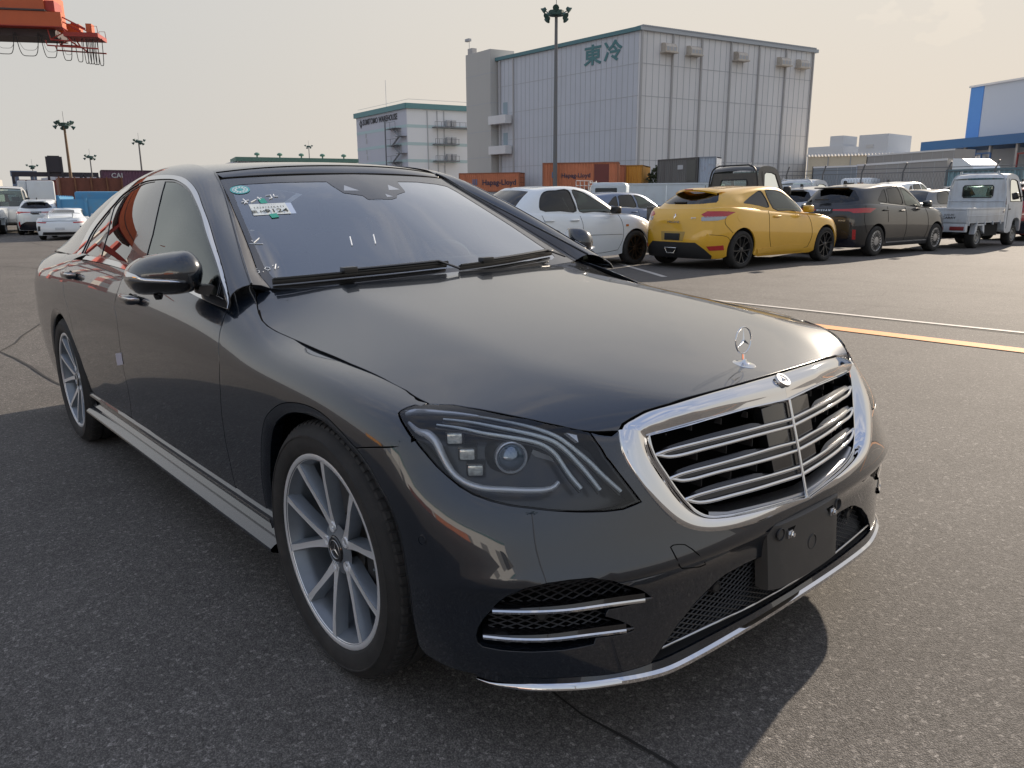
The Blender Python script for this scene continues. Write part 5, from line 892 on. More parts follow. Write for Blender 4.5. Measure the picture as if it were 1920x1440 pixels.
scb = empty('scrap_skip', label='rusty brown steel skip standing beyond the blue tipper', cat='skip'); MB().box(-1.4, 1.4, -2.6, 2.6, .6, 2.4).build('skip_wall', mat('skip_brown', (.13, .045, .03), .8, var=.2, vscale=1.5), scb, smooth=False)
for y in (-2.55, -1.3, 0, 1.3, 2.55): MB().box(1.4, 1.5, y - .06, y + .06, .5, 2.45).build('skip_rib', rst, scb, smooth=False)
MB().box(-1.3, 1.3, -2.5, 2.5, 0, .6).build('skip_base', voidm, scb, smooth=False); place(scb, -49.8, 9.7, -8); scb.scale = (1, .62, 1.18)
# container handler lifting a maroon box
hd = empty('container_handler', label='dark container handler holding a maroon box aloft at the left', cat='vehicle'); dks = mat('handler_dark', (.035, .035, .045), .6); yl2 = mat('handler_tan', (.35, .22, .10), .6)
MB().box(-.3, .3, -6.1, 6.1, 4.1, 4.6).build('spreader_beam', dks, hd, smooth=False)
for y in (-6.1, 5.8): MB().box(-.35, .35, y, y + .35, 3.3, 4.6).build('spreader_leg', dks, hd, smooth=False)
for y in (-1.2, .8): MB().box(.3, .7, y, y + .35, 0.2, 6.3).build('mast_rail', dks, hd, smooth=False)
MB().box(-.1, .6, -.9, .8, 4.6, 6.4).build('mast_head', dks, hd, smooth=False); MB().box(.8, 4.2, -1.7, 1.7, .7, 2.0).build('body', yl2, hd, smooth=False); MB().tube([(.5, 3.2, 3.6), (.2, 3.9, 4.4), (.1, 4.6, 3.5)], .2, 6).build('hydraulic_arm', dks, hd)
for x in (1.2, 3.8):
    for s in (-1, 1): simple_wheel(hd, x, s * 1.6, .75, .4, s, 'steel', yl2)
hd.location = (-145.5, 26.3, -.4); hd.scale = (1, 1, 1.42); hd.rotation_euler = (0, 0, rad(-12))
import math as _m
def onhd(y, z): c, s = _m.cos(rad(-12)), _m.sin(rad(-12)); return (-145.5 - s * y + c * .9, 26.3 + c * y + s * .9)
container('shipping_container', 'maroon container held up by the dark container handler', onhd(-5.4, 0), onhd(5.4, 0), 2.1, 2.8, cmr, text=[('K', 1.6 + 7.2, 1.1, 1.3, cwh)])
for lab, a, b_, z, m in (('purple container with white lettering near the saloon roof, upper left', (-92, 20.4), (-91, 25.6), 2.2, cpu), ('purple container under the lettered one', (-92, 19.6), (-91, 25.6), -.2, cpu), ('maroon container on the ground behind the handler', (-95, 7), (-93.5, 13), -.2, cmr), ('dark blue container left of the purple ones', (-98, 18.6), (-97.5, 20.6), .4, mat('container_navy', (.05, .06, .14), .6))): container('shipping_container', lab, a, b_, z, 2.5, m, text=[('CAI', 1.5, 1.9, .7, cwh)] if 'lettering' in lab else None)
wb_ = footprint('far_shed', [(-150, 27), (-148, 40), (-160, 40), (-162, 27)], -1, 5.6, clad_l); tag(wb_, 'low white shed far away between the masts at left', 'building')
# ---------------------------------------------------------------- trailers, fence and odd things at right
trs = mat('trailer_silver', (.36, .345, .33), .5, .2, dirt=.2, dcol=(.28, .26, .24), dscale=.6); trg = mat('trailer_grey', (.25, .28, .31), .5, .1, dirt=.3, dcol=(.18, .19, .2), dscale=.6); ice = mat('panel_ice', (.45, .51, .60), .5)
def trailer(label, a, b_, zt_, m, w=2.5, endm=None, cab=False):
    Wt = Wall(a, b_); r = empty('box_trailer', (a[0], a[1], 0), label=label, cat='lorry trailer'); O = np.array([a[0], a[1], 0])
    def bx_(nm, u0, u1, z0, z1, o0, o1, m_): b = MB(); P = [tuple(np.array(Wt.p(u, z, o)) - O) for u in (u0, u1) for o in (o0, o1) for z in (z0, z1)]; b.add(P, [(0, 1, 3, 2), (4, 6, 7, 5), (0, 4, 5, 1), (2, 3, 7, 6), (0, 2, 6, 4), (1, 5, 7, 3)]); return b.build(nm, m_, r, smooth=False)
    bx_('box_body', 0, Wt.L, 1.1, zt_, -w, 0, m); bx_('top_rail', 0, Wt.L, zt_ - .12, zt_ + .03, -.02, .05, clad_r); bx_('bottom_rail', 0, Wt.L, 1.05, 1.25, -.02, .05, plast); bx_('rear_frame', -.05, .0, 1.05, zt_ + .03, -w, .05, endm or plast); bx_('chassis', .3, Wt.L - .3, .5, 1.05, -w + .5, -.5, voidm)
    for u in np.arange(1.0, Wt.L, 1.22): bx_('panel_joint', u, u + .03, 1.2, zt_ - .1, -.01, .012, seam_m)
    for u in (1.5, 2.8, Wt.L - 2):
        p = np.array(Wt.p(u, .5, -.1)) - O; x_ = Wt.t; M_ = frame_mtx(p, Wt.t, (0, 0, 1)); MB().lathe([(0, -.1), (.3, -.1), (.5, -.05), (.5, .2), (0, .2)], 16, M_, 'z').build('wheel', tyre_m, r)
    if cab:
        bx_('cab', Wt.L + .4, Wt.L + 2.5, .6, 2.7, -w + .1, -.1, mat('cab_red', (.25, .05, .04), .4)); b = MB(); prof = [(.4, 2.7), (.4, zt_), (1.2, zt_ - .05), (2.0, zt_ - .5), (2.7, zt_ - 1.2), (2.5, 2.7)]; P = [tuple(np.array(Wt.p(Wt.L + u, z, o)) - O) for o in (-w + .1, -.1) for u, z in prof]; n = 6; b.add(P, [(i, (i + 1) % n, n + (i + 1) % n, n + i) for i in range(n)] + [tuple(range(n))[::-1], tuple(range(n, 2 * n))]); b.build('wind_deflector', wht, r, smooth=False)
    return r
trailer('long silver box trailer, nearest, left of the blue storage rack', (-29.9, 62.3), (-21.4, 58.1), 4.0, trs, endm=ice, cab=True); trailer('grey-blue box trailer beside the cold store, low behind the cars', (-36.3, 66.9), (-28.6, 67.6), 4.15, trg); trailer('highest silver box trailer in front of the blue canopy', (-38.6, 81.9), (-28.5, 77.9), 5.75, trs)
cbx = empty('cab_truck', (-28.0, 59.2, 0), rad(5), label='small white lorry cab in front of the grey-blue trailer', cat='truck'); MB().rbox(-1.2, 1.2, -1, 1, .6, 2.85, .25).build('cab', wht, cbx, smooth=60); MB().box(-.9, -.1, -1.03, 1.03, 1.7, 2.5).build('cab_window', glass_d, cbx); MB().box(.15, .6, -1.03, 1.03, 1.7, 2.5).build('cab_window', mat('cab_orange', (.4, .18, .1), .5), cbx); MB().rbox(-2.0, -1.25, -.9, .9, .6, 2.2, .1).build('red_tank', MATS['cab_red'], cbx)
for s in (-1, 1): MB().lathe([(0, 0), (.45, 0), (.45, .25), (0, .25)], 16, Matrix.Translation((0, s * .9 - .12, .45))).build('wheel', tyre_m, cbx)
container('shipping_container', 'low pale teal container behind the far car roofs, right of centre', (-17.9, 49.0), (-13.7, 48.4), .2, 2.75, mat('container_teal', (.20, .32, .36), .6, dirt=.3, dcol=(.15, .2, .2), dscale=1))
fe = empty('chain_link_fence', label='grey chain-link fence with angled post tops behind the parked cars', cat='fence'); fm = mat('fence_steel', (.14, .145, .15), .6)
fx = np.array([[-27.5, 43.5], [-9.5, 45.8]]); nf = 9
for i in range(nf):
    p = fx[0] + (fx[1] - fx[0]) * i / (nf - 1); MB().tube([(p[0], p[1], .1), (p[0], p[1], 2.75), (p[0] + .22, p[1] - .1, 3.25)], .045, 5).build('fence_post', fm, fe)
for z in (2.72, 1.4, 2.95): MB().tube([(fx[0][0], fx[0][1], z), (fx[1][0], fx[1][1], z)], .018, 4).build('fence_rail', fm, fe)
b = MB()
for i in range(110):
    p = fx[0] + (fx[1] - fx[0]) * i / 109
    for dx in (.55, -.55): b.tube([(p[0], p[1], .15), (p[0] + dx * 1.6, p[1] + dx * .2, 2.7)], .006, 3, caps=False)
b.build('wire_mesh', fm, fe, smooth=False, kind='stuff')
hr_ = empty('handrail', (-46.5, 46.5, 0), label='white tubular steps and handrail in front of the left orange container', cat='handrail'); hw_ = mat('rail_white', (.5, .5, .5), .5)
for k_ in range(5): MB().tube([(0, k_ * .5, 0), (0, k_ * .5, 2.9 - (4 - k_) * .0)], .035, 5).build('upright', hw_, hr_)
for z in (2.9, 2.5, 2.1): MB().tube([(0, 0, z), (0, 2, z)], .03, 5).build('rail', hw_, hr_)
for dy in (0, -.5): MB().tube([(0, dy, 2.4), (0, dy - 1.4, 1.4)], .035, 5).build('stair_rail', hw_, hr_)
def asphalt(name, base, scale=1.0):
    m = bpy.data.materials.new(name); m.use_nodes = True; t = m.node_tree; b = t.nodes['Principled BSDF']; tc = nd(t, 'TexCoord'); src = tc.outputs['Object']
    def nz(s, d=4, r=.6):
        n = nd(t, 'TexNoise', Scale=s, Detail=d, Roughness=r); t.links.new(src, n.inputs[0]); return n.outputs['Fac']
    def mrg(o, a, b_, c, d):
        r = nd(t, 'MapRange'); r.inputs[1].default_value = a; r.inputs[2].default_value = b_; r.inputs[3].default_value = c; r.inputs[4].default_value = d; t.links.new(o, r.inputs[0]); return r.outputs[0]
    def mul(a, c):
        q = nd(t, 'Math', operation='MULTIPLY'); t.links.new(a, q.inputs[0]); t.links.new(c, q.inputs[1]); return q.outputs[0]
    v = nd(t, 'TexVoronoi', Scale=250. * scale); t.links.new(src, v.inputs[0]); sx = nd(t, 'SeparateColor'); t.links.new(v.outputs['Color'], sx.inputs[0])
    ag = mrg(sx.outputs[0], 0, 1, .55, 1.35); v2 = nd(t, 'TexVoronoi', Scale=105. * scale); t.links.new(src, v2.inputs[0]); s2 = nd(t, 'SeparateColor'); t.links.new(v2.outputs['Color'], s2.inputs[0])
    big = mrg(s2.outputs[1], .88, .99, 1, 1.9); edge = mrg(v.outputs['Distance'], .2, .65, 1.05, .62)
    k = mul(mul(mul(ag, big), edge), mul(mrg(nz(.35, 6), .3, .7, .84, 1.16), mrg(nz(2.3, 6, .7), .3, .7, .9, 1.1)))
    k = mul(k, mrg(nz(45, 3), .3, .7, .8, 1.2))
    st = mrg(nz(.9, 4), .66, .74, 1, .72); k = mul(k, st)
    sc = nd(t, 'VectorMath', operation='SCALE'); sc.inputs[0].default_value = base; t.links.new(k, sc.inputs['Scale']); t.links.new(sc.outputs[0], b.inputs['Base Color'])
    b.inputs['Roughness'].default_value = .85; b.inputs['Specular IOR Level'].default_value = .35
    hgt = nd(t, 'Math', operation='ADD'); t.links.new(mrg(v.outputs['Distance'], 0, .8, 1, 0), hgt.inputs[0]); t.links.new(mrg(nz(130 * scale, 4), 0, 1, 0, 1.2), hgt.inputs[1])
    bp = nd(t, 'Bump', Strength=.55, Distance=.0022); t.links.new(hgt.outputs[0], bp.inputs['Height']); t.links.new(bp.outputs[0], b.inputs['Normal'])
    MATS[name] = m; return m
asph = asphalt('asphalt', (.155, .143, .130))
def _axis(near, far): 
    a = list(np.arange(-14, 14.01, .5)); f = [18, 24, 32, 45, 65, 100, 160, 260, 420, 700, 1100, 1600]; return np.array([-v for v in f[::-1]] + a + f)
X = _axis(0, 0); V = []; nx = len(X)
for x in X:
    for y in X: V.append((x, y, float(gz(np.array(x), np.array(y)))))
F = [(i * nx + j, (i + 1) * nx + j, (i + 1) * nx + j + 1, i * nx + j + 1) for i in range(nx - 1) for j in range(nx - 1)]
mobj('ground', V, F, asph, smooth=True, kind='structure')
def strip(name, pts, w, m, dz=.004, jitter=0., **k):
    """flat painted or tar strip laid on the ground along pts"""
    P = [np.array(p, float) for p in pts]; Q = []
    for a, b in zip(P[:-1], P[1:]):
        n = max(1, int(np.linalg.norm(b - a) / .35)); Q += [a + (b - a) * i / n for i in range(n)]
    Q = np.array(Q + [P[-1]]); rng = np.random.RandomState(len(Q) + int(abs(Q[0][0]) * 10))
    if jitter: Q[1:-1] += rng.randn(len(Q) - 2, 2) * jitter
    t = np.gradient(Q, axis=0); t /= np.linalg.norm(t, axis=1)[:, None]; nn = np.stack([-t[:, 1], t[:, 0]], 1); ww = np.full(len(Q), w / 2) * (1 + (rng.rand(len(Q)) - .5) * (.8 if jitter else 0)); A, B_ = Q + nn * ww[:, None], Q - nn * ww[:, None]
    V = [(x, y, float(gtri(x, y)) + dz) for x, y in A] + [(x, y, float(gtri(x, y)) + dz) for x, y in B_]; n = len(Q)
    return mobj(name, V, [(i, n + i, n + i + 1, i + 1) for i in range(n - 1)], m, **k)
def gtri(x, y):      # height of the ground mesh itself
    i = int(np.clip(np.searchsorted(X, x) - 1, 0, nx - 2)); j = int(np.clip(np.searchsorted(X, y) - 1, 0, nx - 2)); fx = (x - X[i]) / (X[i + 1] - X[i]); fy = (y - X[j]) / (X[j + 1] - X[j])
    h = lambda a, b: float(gz(np.array(X[a]), np.array(X[b]))); return h(i, j) * (1 - fx) * (1 - fy) + h(i + 1, j) * fx * (1 - fy) + h(i, j + 1) * (1 - fx) * fy + h(i + 1, j + 1) * fx * fy
def worn(name, col, under, amt):
    m = mat(name, col, .75); t = m.node_tree; b = t.nodes['Principled BSDF']; tc = nd(t, 'TexCoord'); n1 = nd(t, 'TexNoise', Scale=9., Detail=8, Roughness=.7); t.links.new(tc.outputs['Object'], n1.inputs[0]); n2 = nd(t, 'TexVoronoi', Scale=120.); t.links.new(tc.outputs['Object'], n2.inputs[0])
    a = nd(t, 'Math', operation='MULTIPLY_ADD'); a.inputs[1].default_value = .25; t.links.new(n2.outputs['Distance'], a.inputs[0]); t.links.new(n1.outputs['Fac'], a.inputs[2]); r = nd(t, 'MapRange'); r.inputs[1].default_value = amt; r.inputs[2].default_value = amt + .1; t.links.new(a.outputs[0], r.inputs[0])
    mx = nd(t, 'Mix', data_type='RGBA'); mx.inputs['A'].default_value = (*col, 1); mx.inputs['B'].default_value = (*under, 1); t.links.new(r.outputs[0], mx.inputs['Factor']); t.links.new(mx.outputs['Result'], b.inputs['Base Color']); bp = nd(t, 'Bump', Strength=.5, Distance=.003); t.links.new(n2.outputs['Distance'], bp.inputs['Height']); t.links.new(bp.outputs[0], b.inputs['Normal']); return m
wl = worn('line_white', (.50, .47, .43), (.2, .19, .17), .72); ol = worn('line_orange', (.80, .30, .07), (.25, .15, .10), .74); tar = mat('tar_crack', (.022, .020, .018), .8)
strip('white_line', [(-7, 6.42), (-3.1, 6.20), (-.4, 6.07), (6, 5.8), (30, 4.7)], .075, wl, .006, kind='structure'); strip('white_line_shadow_strip', [(-7, 6.31), (-3.1, 6.11), (-.4, 5.985), (6, 5.72), (30, 4.62)], .02, tar, .004, .006, kind='structure').name = 'white_line_shadow'  # second, dark strip is the white line's shadow drawn as colour
strip('orange_line', [(-2.7, 5.34), (-2.0, 5.28), (-.2, 5.16), (6, 4.75), (30, 3.2)], .19, ol, .006, kind='structure'); strip('parking_line', [(-8.3, 9.45), (-6.0, 7.98)], .10, wl, .004, kind='structure')
for pts in ([(-5.5, 6.9), (-3.5, 6.82), (-3.18, 6.85), (-2.7, 6.98), (-1.6, 7.1), (.6, 6.95), (3, 7.2)], [(-2.85, 7.6), (-2.6, 8.0), (-2.75, 8.5), (-2.0, 9.3)], [(-2.2, 6.3), (-2.18, 7.05)], [(-9, .2), (-6.6, -.85), (-5.7, -.74), (-4.8, -.70), (-3.6, -.2)], [(-40, 3.0), (-33, 3.7), (-22, 2.9), (-14, 3.6)], [(-17, .2), (-15.3, .85), (-13, 1.1), (-9, 1.9)], [(.3, -.50), (.46, -.555), (.61, -.57), (.73, -.55), (.87, -.54), (1.3, -.62)], [(2, 9.5), (-1, 9.1), (-4, 9.6)]):
    strip('ground_crack', pts, .007 if abs(pts[0][0]) < 8 else .018, tar, .004, .012, kind='structure')
# ---------------------------------------------------------------- the saloon's master surfaces (x forward, w half width, z up)
def _sidecol(x, w, z): return [(x, a, b) for a, b in zip(w, z)]
BELT = [
 [(-4.17,-.5,.28),(-4.21,-.5,.36),(-4.24,-.5,.48),(-4.25,-.5,.60),(-4.22,-.5,.72),(-4.19,-.5,.85),(-4.16,-.48,.96),(-4.13,-.46,1.01)],
 [(-4.21,0,.28),(-4.25,0,.36),(-4.27,0,.48),(-4.28,0,.60),(-4.25,0,.72),(-4.22,0,.85),(-4.19,0,.96),(-4.16,0,1.015)],
 [(-4.17,.5,.28),(-4.21,.5,.36),(-4.24,.5,.48),(-4.25,.5,.60),(-4.22,.5,.72),(-4.19,.5,.85),(-4.16,.48,.96),(-4.13,.46,1.01)],
 [(-4.02,.76,.28),(-4.05,.79,.36),(-4.07,.81,.48),(-4.07,.82,.60),(-4.06,.82,.72),(-4.05,.81,.85),(-4.03,.76,.96),(-4.01,.67,1.02)],
 [(-3.75,.87,.28),(-3.76,.89,.36),(-3.77,.905,.48),(-3.77,.912,.60),(-3.77,.912,.74),(-3.77,.905,.87),(-3.77,.85,.98),(-3.77,.74,1.035)],
 _sidecol(-3.4,(.89,.915,.93,.937,.94,.93,.875,.76),(.27,.36,.48,.62,.76,.89,1.00,1.055)),
 _sidecol(-3.035,(.895,.918,.933,.943,.946,.94,.89,.79),(.26,.36,.48,.62,.76,.89,1.01,1.065)),
 _sidecol(-2.5,(.895,.912,.93,.942,.947,.94,.898,.815),(.26,.36,.48,.62,.76,.885,1.02,1.072)),
 _sidecol(-1.8,(.895,.91,.928,.942,.946,.938,.90,.83),(.26,.36,.48,.62,.755,.872,1.008,1.057)),
 _sidecol(-1.1,(.895,.91,.926,.941,.945,.936,.90,.825),(.26,.36,.48,.62,.75,.853,.968,1.015)),
 [(-.60,.895,.26),(-.60,.91,.36),(-.60,.926,.48),(-.60,.94,.62),(-.60,.943,.74),(-.60,.933,.832),(-.62,.893,.915),(-.67,.765,.975)],
 [(-.38,.895,.255),(-.38,.91,.36),(-.38,.926,.48),(-.38,.94,.615),(-.38,.943,.73),(-.38,.933,.815),(-.38,.888,.862),(-.38,.80,.876)],
 _sidecol(-.15,(.895,.912,.928,.941,.943,.934,.893,.805),(.25,.36,.48,.61,.715,.795,.84,.854)),
 _sidecol(.10,(.90,.918,.932,.943,.944,.935,.898,.812),(.25,.35,.47,.595,.695,.77,.815,.831)),
 [(.33,.90,.24),(.33,.922,.33),(.33,.936,.45),(.33,.941,.565),(.33,.938,.66),(.33,.925,.735),(.325,.893,.782),(.31,.828,.804)],
 [(.45,.875,.205),(.455,.905,.31),(.46,.922,.43),(.46,.925,.54),(.45,.918,.63),(.43,.898,.705),(.41,.873,.765),(.345,.812,.799)],
 [(.55,.83,.197),(.565,.86,.30),(.575,.873,.42),(.575,.865,.53),(.56,.84,.62),(.535,.80,.695),(.515,.785,.755),(.456,.742,.791)],
 [(.66,.745,.195),(.672,.765,.30),(.68,.77,.42),(.675,.755,.53),(.655,.725,.615),(.625,.68,.69),(.612,.652,.735),(.585,.648,.765)],
 [(.755,.60,.195),(.763,.60,.30),(.768,.605,.42),(.752,.595,.53),(.727,.58,.615),(.693,.555,.69),(.675,.55,.722),(.655,.535,.744)],
 [(.797,.40,.195),(.808,.40,.30),(.815,.41,.42),(.80,.40,.53),(.775,.395,.62),(.745,.38,.70),(.718,.365,.75),(.70,.35,.772)],
 [(.812,.2,.195),(.826,.2,.30),(.836,.2,.42),(.832,.2,.53),(.805,.2,.62),(.775,.19,.705),(.745,.185,.765),(.72,.18,.786)],
 [(.815,0,.195),(.83,0,.30),(.842,0,.42),(.838,0,.53),(.81,0,.62),(.78,0,.705),(.75,0,.768),(.725,0,.79)],
 [(.812,-.2,.195),(.826,-.2,.30),(.836,-.2,.42),(.832,-.2,.53),(.805,-.2,.62),(.775,-.19,.705),(.745,-.185,.765),(.72,-.18,.786)],
]
def _crease():
    """two more rows over the front: the bumper's overhanging edge with a shallow undercut below it"""
    for i, c in enumerate(BELT):
        f = {15: 0, 16: .5, 17: 1, 18: 1, 19: 1, 20: .8, 21: .6, 22: .8}.get(i, 0)
        a = [np.array(p, float) for p in c]
        def at(z):
            for q, r in zip(a[:-1], a[1:]):
                if q[2] <= z <= r[2]: return q + (r - q) * (z - q[2]) / (r[2] - q[2])
        z3, z2 = (.475, .448) if i >= 15 else (a[3][2] * .35 + a[2][2] * .65, a[2][2])
        n = np.array([.78, .62 * np.sign(a[2][1]) if abs(a[2][1]) > .1 else 0, 0]) * f
        top, mid, und, low = at(z3) + n * .012, at(z2) + n * .013, at(z2 - .026) - n * .008, at(z2 - .055) - n * .014
        b = a[1] - n * .006
        BELT[i] = [tuple(a[0]), tuple(b), tuple(low), tuple(und), tuple(mid), tuple(top)] + [tuple(p) for p in a[3:]]
_crease()
for _c in BELT:                       # one more row past the top edge
    _a, _b = np.array(_c[-1]), np.array(_c[-2]); _c.append(tuple(_a + (_a - _b) * .5))
    _a, _b = np.array(_c[0]), np.array(_c[1]); _c.insert(0, tuple(_a + (_a - _b) * np.array([.1, .1, .4])))
def _hood():
    C = [(.76,.777),(.725,.79),(.63,.810),(.51,.834),(.36,.862),(.10,.902),(-.18,.942),(-.36,.968),(-.47,.984),(-.56,.996),(-.62,1.003)]
    E_ = [(.70,.505,.735),(.665,.522,.744),(.602,.628,.758),(.50,.72,.787),(.345,.812,.799),(.10,.808,.835),(-.18,.803,.861),(-.40,.806,.882),(-.56,.80,.915),(-.70,.77,.972),(-.76,.77,.985)]
    P_ = [2.0,2.0,2.2,2.4,2.5,2.9,3.2,3.6,3.8,3.2,3.2]
    net = []
    for (xc, zc), (xe, we, ze), p in zip(C, E_, P_):
        col = []
        for f in (-.25, 0, .25, .42, .54, .62, .69, .77, .88, 1, 1.07):
            a = abs(f); g = a - .66; hng = ((g * g + .0035) ** .5 + g) / ((.1156 + .0035) ** .5 + .34) - .0035
            col.append((xc + (xe - xc) * a ** 2.2, we * f, zc - (zc - ze) * (.34 * a ** 2 + .66 * hng)))
        net.append(col)
    return net
GREEN = [
 _sidecol(-.63,(.882,.875,.86,.825,.775,.72),(.945,.957,.972,.982,.982,.975)),
 _sidecol(-.85,(.879,.853,.825,.788,.738,.683),(.965,1.03,1.072,1.088,1.086,1.067)),
 _sidecol(-1.1,(.875,.833,.785,.74,.69,.634),(.985,1.09,1.17,1.212,1.213,1.19)),
 _sidecol(-1.3,(.873,.825,.765,.71,.655,.595),(1.0,1.12,1.225,1.29,1.307,1.29)),
 _sidecol(-1.5,(.871,.82,.757,.70,.645,.556),(1.012,1.13,1.25,1.342,1.387,1.393)),
 _sidecol(-1.8,(.868,.82,.757,.695,.635,.55),(1.028,1.145,1.27,1.37,1.423,1.445)),
 _sidecol(-2.15,(.865,.82,.757,.69,.63,.55),(1.038,1.145,1.265,1.365,1.425,1.452)),
 _sidecol(-2.5,(.86,.82,.76,.695,.63,.55),(1.043,1.13,1.23,1.32,1.385,1.422)),
 _sidecol(-2.95,(.848,.815,.77,.715,.645,.55),(1.045,1.095,1.17,1.245,1.31,1.355)),
 _sidecol(-3.4,(.815,.79,.755,.705,.63,.52),(1.045,1.07,1.11,1.15,1.19,1.22)),
 _sidecol(-3.85,(.76,.745,.72,.675,.60,.49),(1.03,1.035,1.043,1.053,1.062,1.07)),
]
WSCR = [[(-.56,-.25,.975),(-.755,-.235,1.075),(-.965,-.22,1.18),(-1.18,-.205,1.29),(-1.395,-.19,1.386)],
 [(-.54,0,.975),(-.74,0,1.078),(-.95,0,1.185),(-1.165,0,1.294),(-1.38,0,1.389)],
 [(-.56,.25,.975),(-.755,.235,1.075),(-.965,.22,1.18),(-1.18,.205,1.29),(-1.395,.19,1.386)],
 [(-.61,.48,.978),(-.80,.455,1.073),(-1.00,.43,1.174),(-1.21,.405,1.28),(-1.42,.375,1.381)],
 [(-.65,.64,.982),(-.83,.61,1.07),(-1.03,.58,1.17),(-1.24,.545,1.273),(-1.448,.505,1.375)],
 [(-.685,.72,.984),(-.86,.687,1.068),(-1.05,.65,1.163),(-1.26,.61,1.266),(-1.468,.565,1.371)],
 [(-.70,.75,.984),(-.875,.715,1.066),(-1.065,.677,1.161),(-1.275,.635,1.263),(-1.483,.59,1.367)]]
def _roof():
    net = []
    for x, zc, we, ze, dx in [(-1.36,1.375,.50,1.37,.09),(-1.385,1.392,.54,1.377,.085),(-1.46,1.428,.55,1.398,.07),(-1.58,1.447,.55,1.414,.03),(-1.75,1.459,.55,1.433,0),(-2.0,1.470,.55,1.446,0),(-2.35,1.474,.55,1.443,0),(-2.7,1.445,.55,1.402,0),(-3.0,1.397,.55,1.345,0)]:
        net.append([(x - dx * abs(f) ** 2, we * f, zc - (zc - ze) * abs(f) ** 2.4) for f in (-.35, 0, .35, .65, .85, 1)])
    return net
def _tail():
    net = []
    for x, zc, we, ze in [(-3.0,1.397,.55,1.345),(-3.3,1.29,.53,1.25),(-3.6,1.17,.51,1.15),(-3.85,1.085,.50,1.07),(-4.0,1.065,.55,1.05),(-4.17,1.02,.50,1.01)]:
        net.append([(x, we * f, zc - (zc - ze) * abs(f) ** 2.4) for f in (-.35, 0, .35, .65, .85, 1)])
    return net

for _c in GREEN:                      # the glass line runs a little below the belt and over the rail
    _a, _b = np.array(_c[0]), np.array(_c[1]); _c.insert(0, tuple(_a + (_a - _b) / np.linalg.norm(_a - _b) * .03))
    _a, _b = np.array(_c[-1]), np.array(_c[-2]); _c.append(tuple(_a + (_a - _b) / np.linalg.norm(_a - _b) * .03))
GREEN.insert(0, [tuple(2 * np.array(a) - np.array(b) * .75 - np.array(a) * .25) if 0 else tuple(np.array(a) + (np.array(a) - np.array(b)) * .25) for a, b in zip(GREEN[0], GREEN[1])])
for _c in WSCR:
    _a, _b = np.array(_c[-1]), np.array(_c[-2]); _c.append(tuple(_a + (_a - _b) * .15))
class FSurf(Surf):
    """surface given by a function of two lengths"""
    def __init__(self, f, u0, u1, v0, v1, sub=50):
        self.f = f; self.r = (u0, u1, v0, v1); self.sub = self.subv = sub
        U, V = np.meshgrid(np.linspace(u0, u1, sub + 1), np.linspace(v0, v1, sub + 1), indexing='ij'); G = f(U, V); uv = np.stack([U, V], 2)
        def tri(A): return np.concatenate([np.stack([A[:-1, :-1], A[1:, :-1], A[1:, 1:]], 2).reshape(-1, 3, A.shape[2]), np.stack([A[:-1, :-1], A[1:, 1:], A[:-1, 1:]], 2).reshape(-1, 3, A.shape[2])])
        self.T = tri(G); self.TU = tri(uv)
    def ev(self, u, v): return self.f(np.atleast_1d(u), np.atleast_1d(v))
    def nrm(self, u, v, e=1e-4):
        u = np.atleast_1d(u); v = np.atleast_1d(v); n = np.cross(self.ev(u + e, v) - self.ev(u - e, v), self.ev(u, v + e) - self.ev(u, v - e))
        return n / np.linalg.norm(n, axis=1, keepdims=True) * getattr(self, 'sgn', 1)
def hero_surfs():
    S = dict(belt=Surf(BELT, .0025, .00012, 150, 90), hood=Surf(_hood(), .0015, .0002, 90, 60), green=Surf(GREEN, .002, .004), wscr=Surf(WSCR, .001, .001, 60, 50), roof=Surf(_roof(), .001, .001, 60, 50), tail=Surf(_tail(), .001, .002, 50, 40),
             gril=FSurf(lambda w, z: np.stack([.776 + (.728 - z) * .247 - .36 * w * w, w, z], -1), -.02, .56, .44, .80),
             mir=FSurf(lambda w, z: np.stack([-.855 - (w - .868) * 1.22, w, z], -1), .70, 1.30, .85, 1.25, 20))
    S['gril'].sgn = 1
    for k, s in S.items():
        u, v = (.5, .5) if k != 'gril' else (.2, .6)
        if k == 'mir': u, v = 1.0, 1.0
        p = s.ev(u, v)[0]; n = s.nrm(u, v)[0]; s.sgn = 1
        if n @ (p - np.array([-1.6, 0, .6])) < 0: s.sgn = -1
        s.sgn *= 1
        n = s.nrm(u, v)[0]
    return S
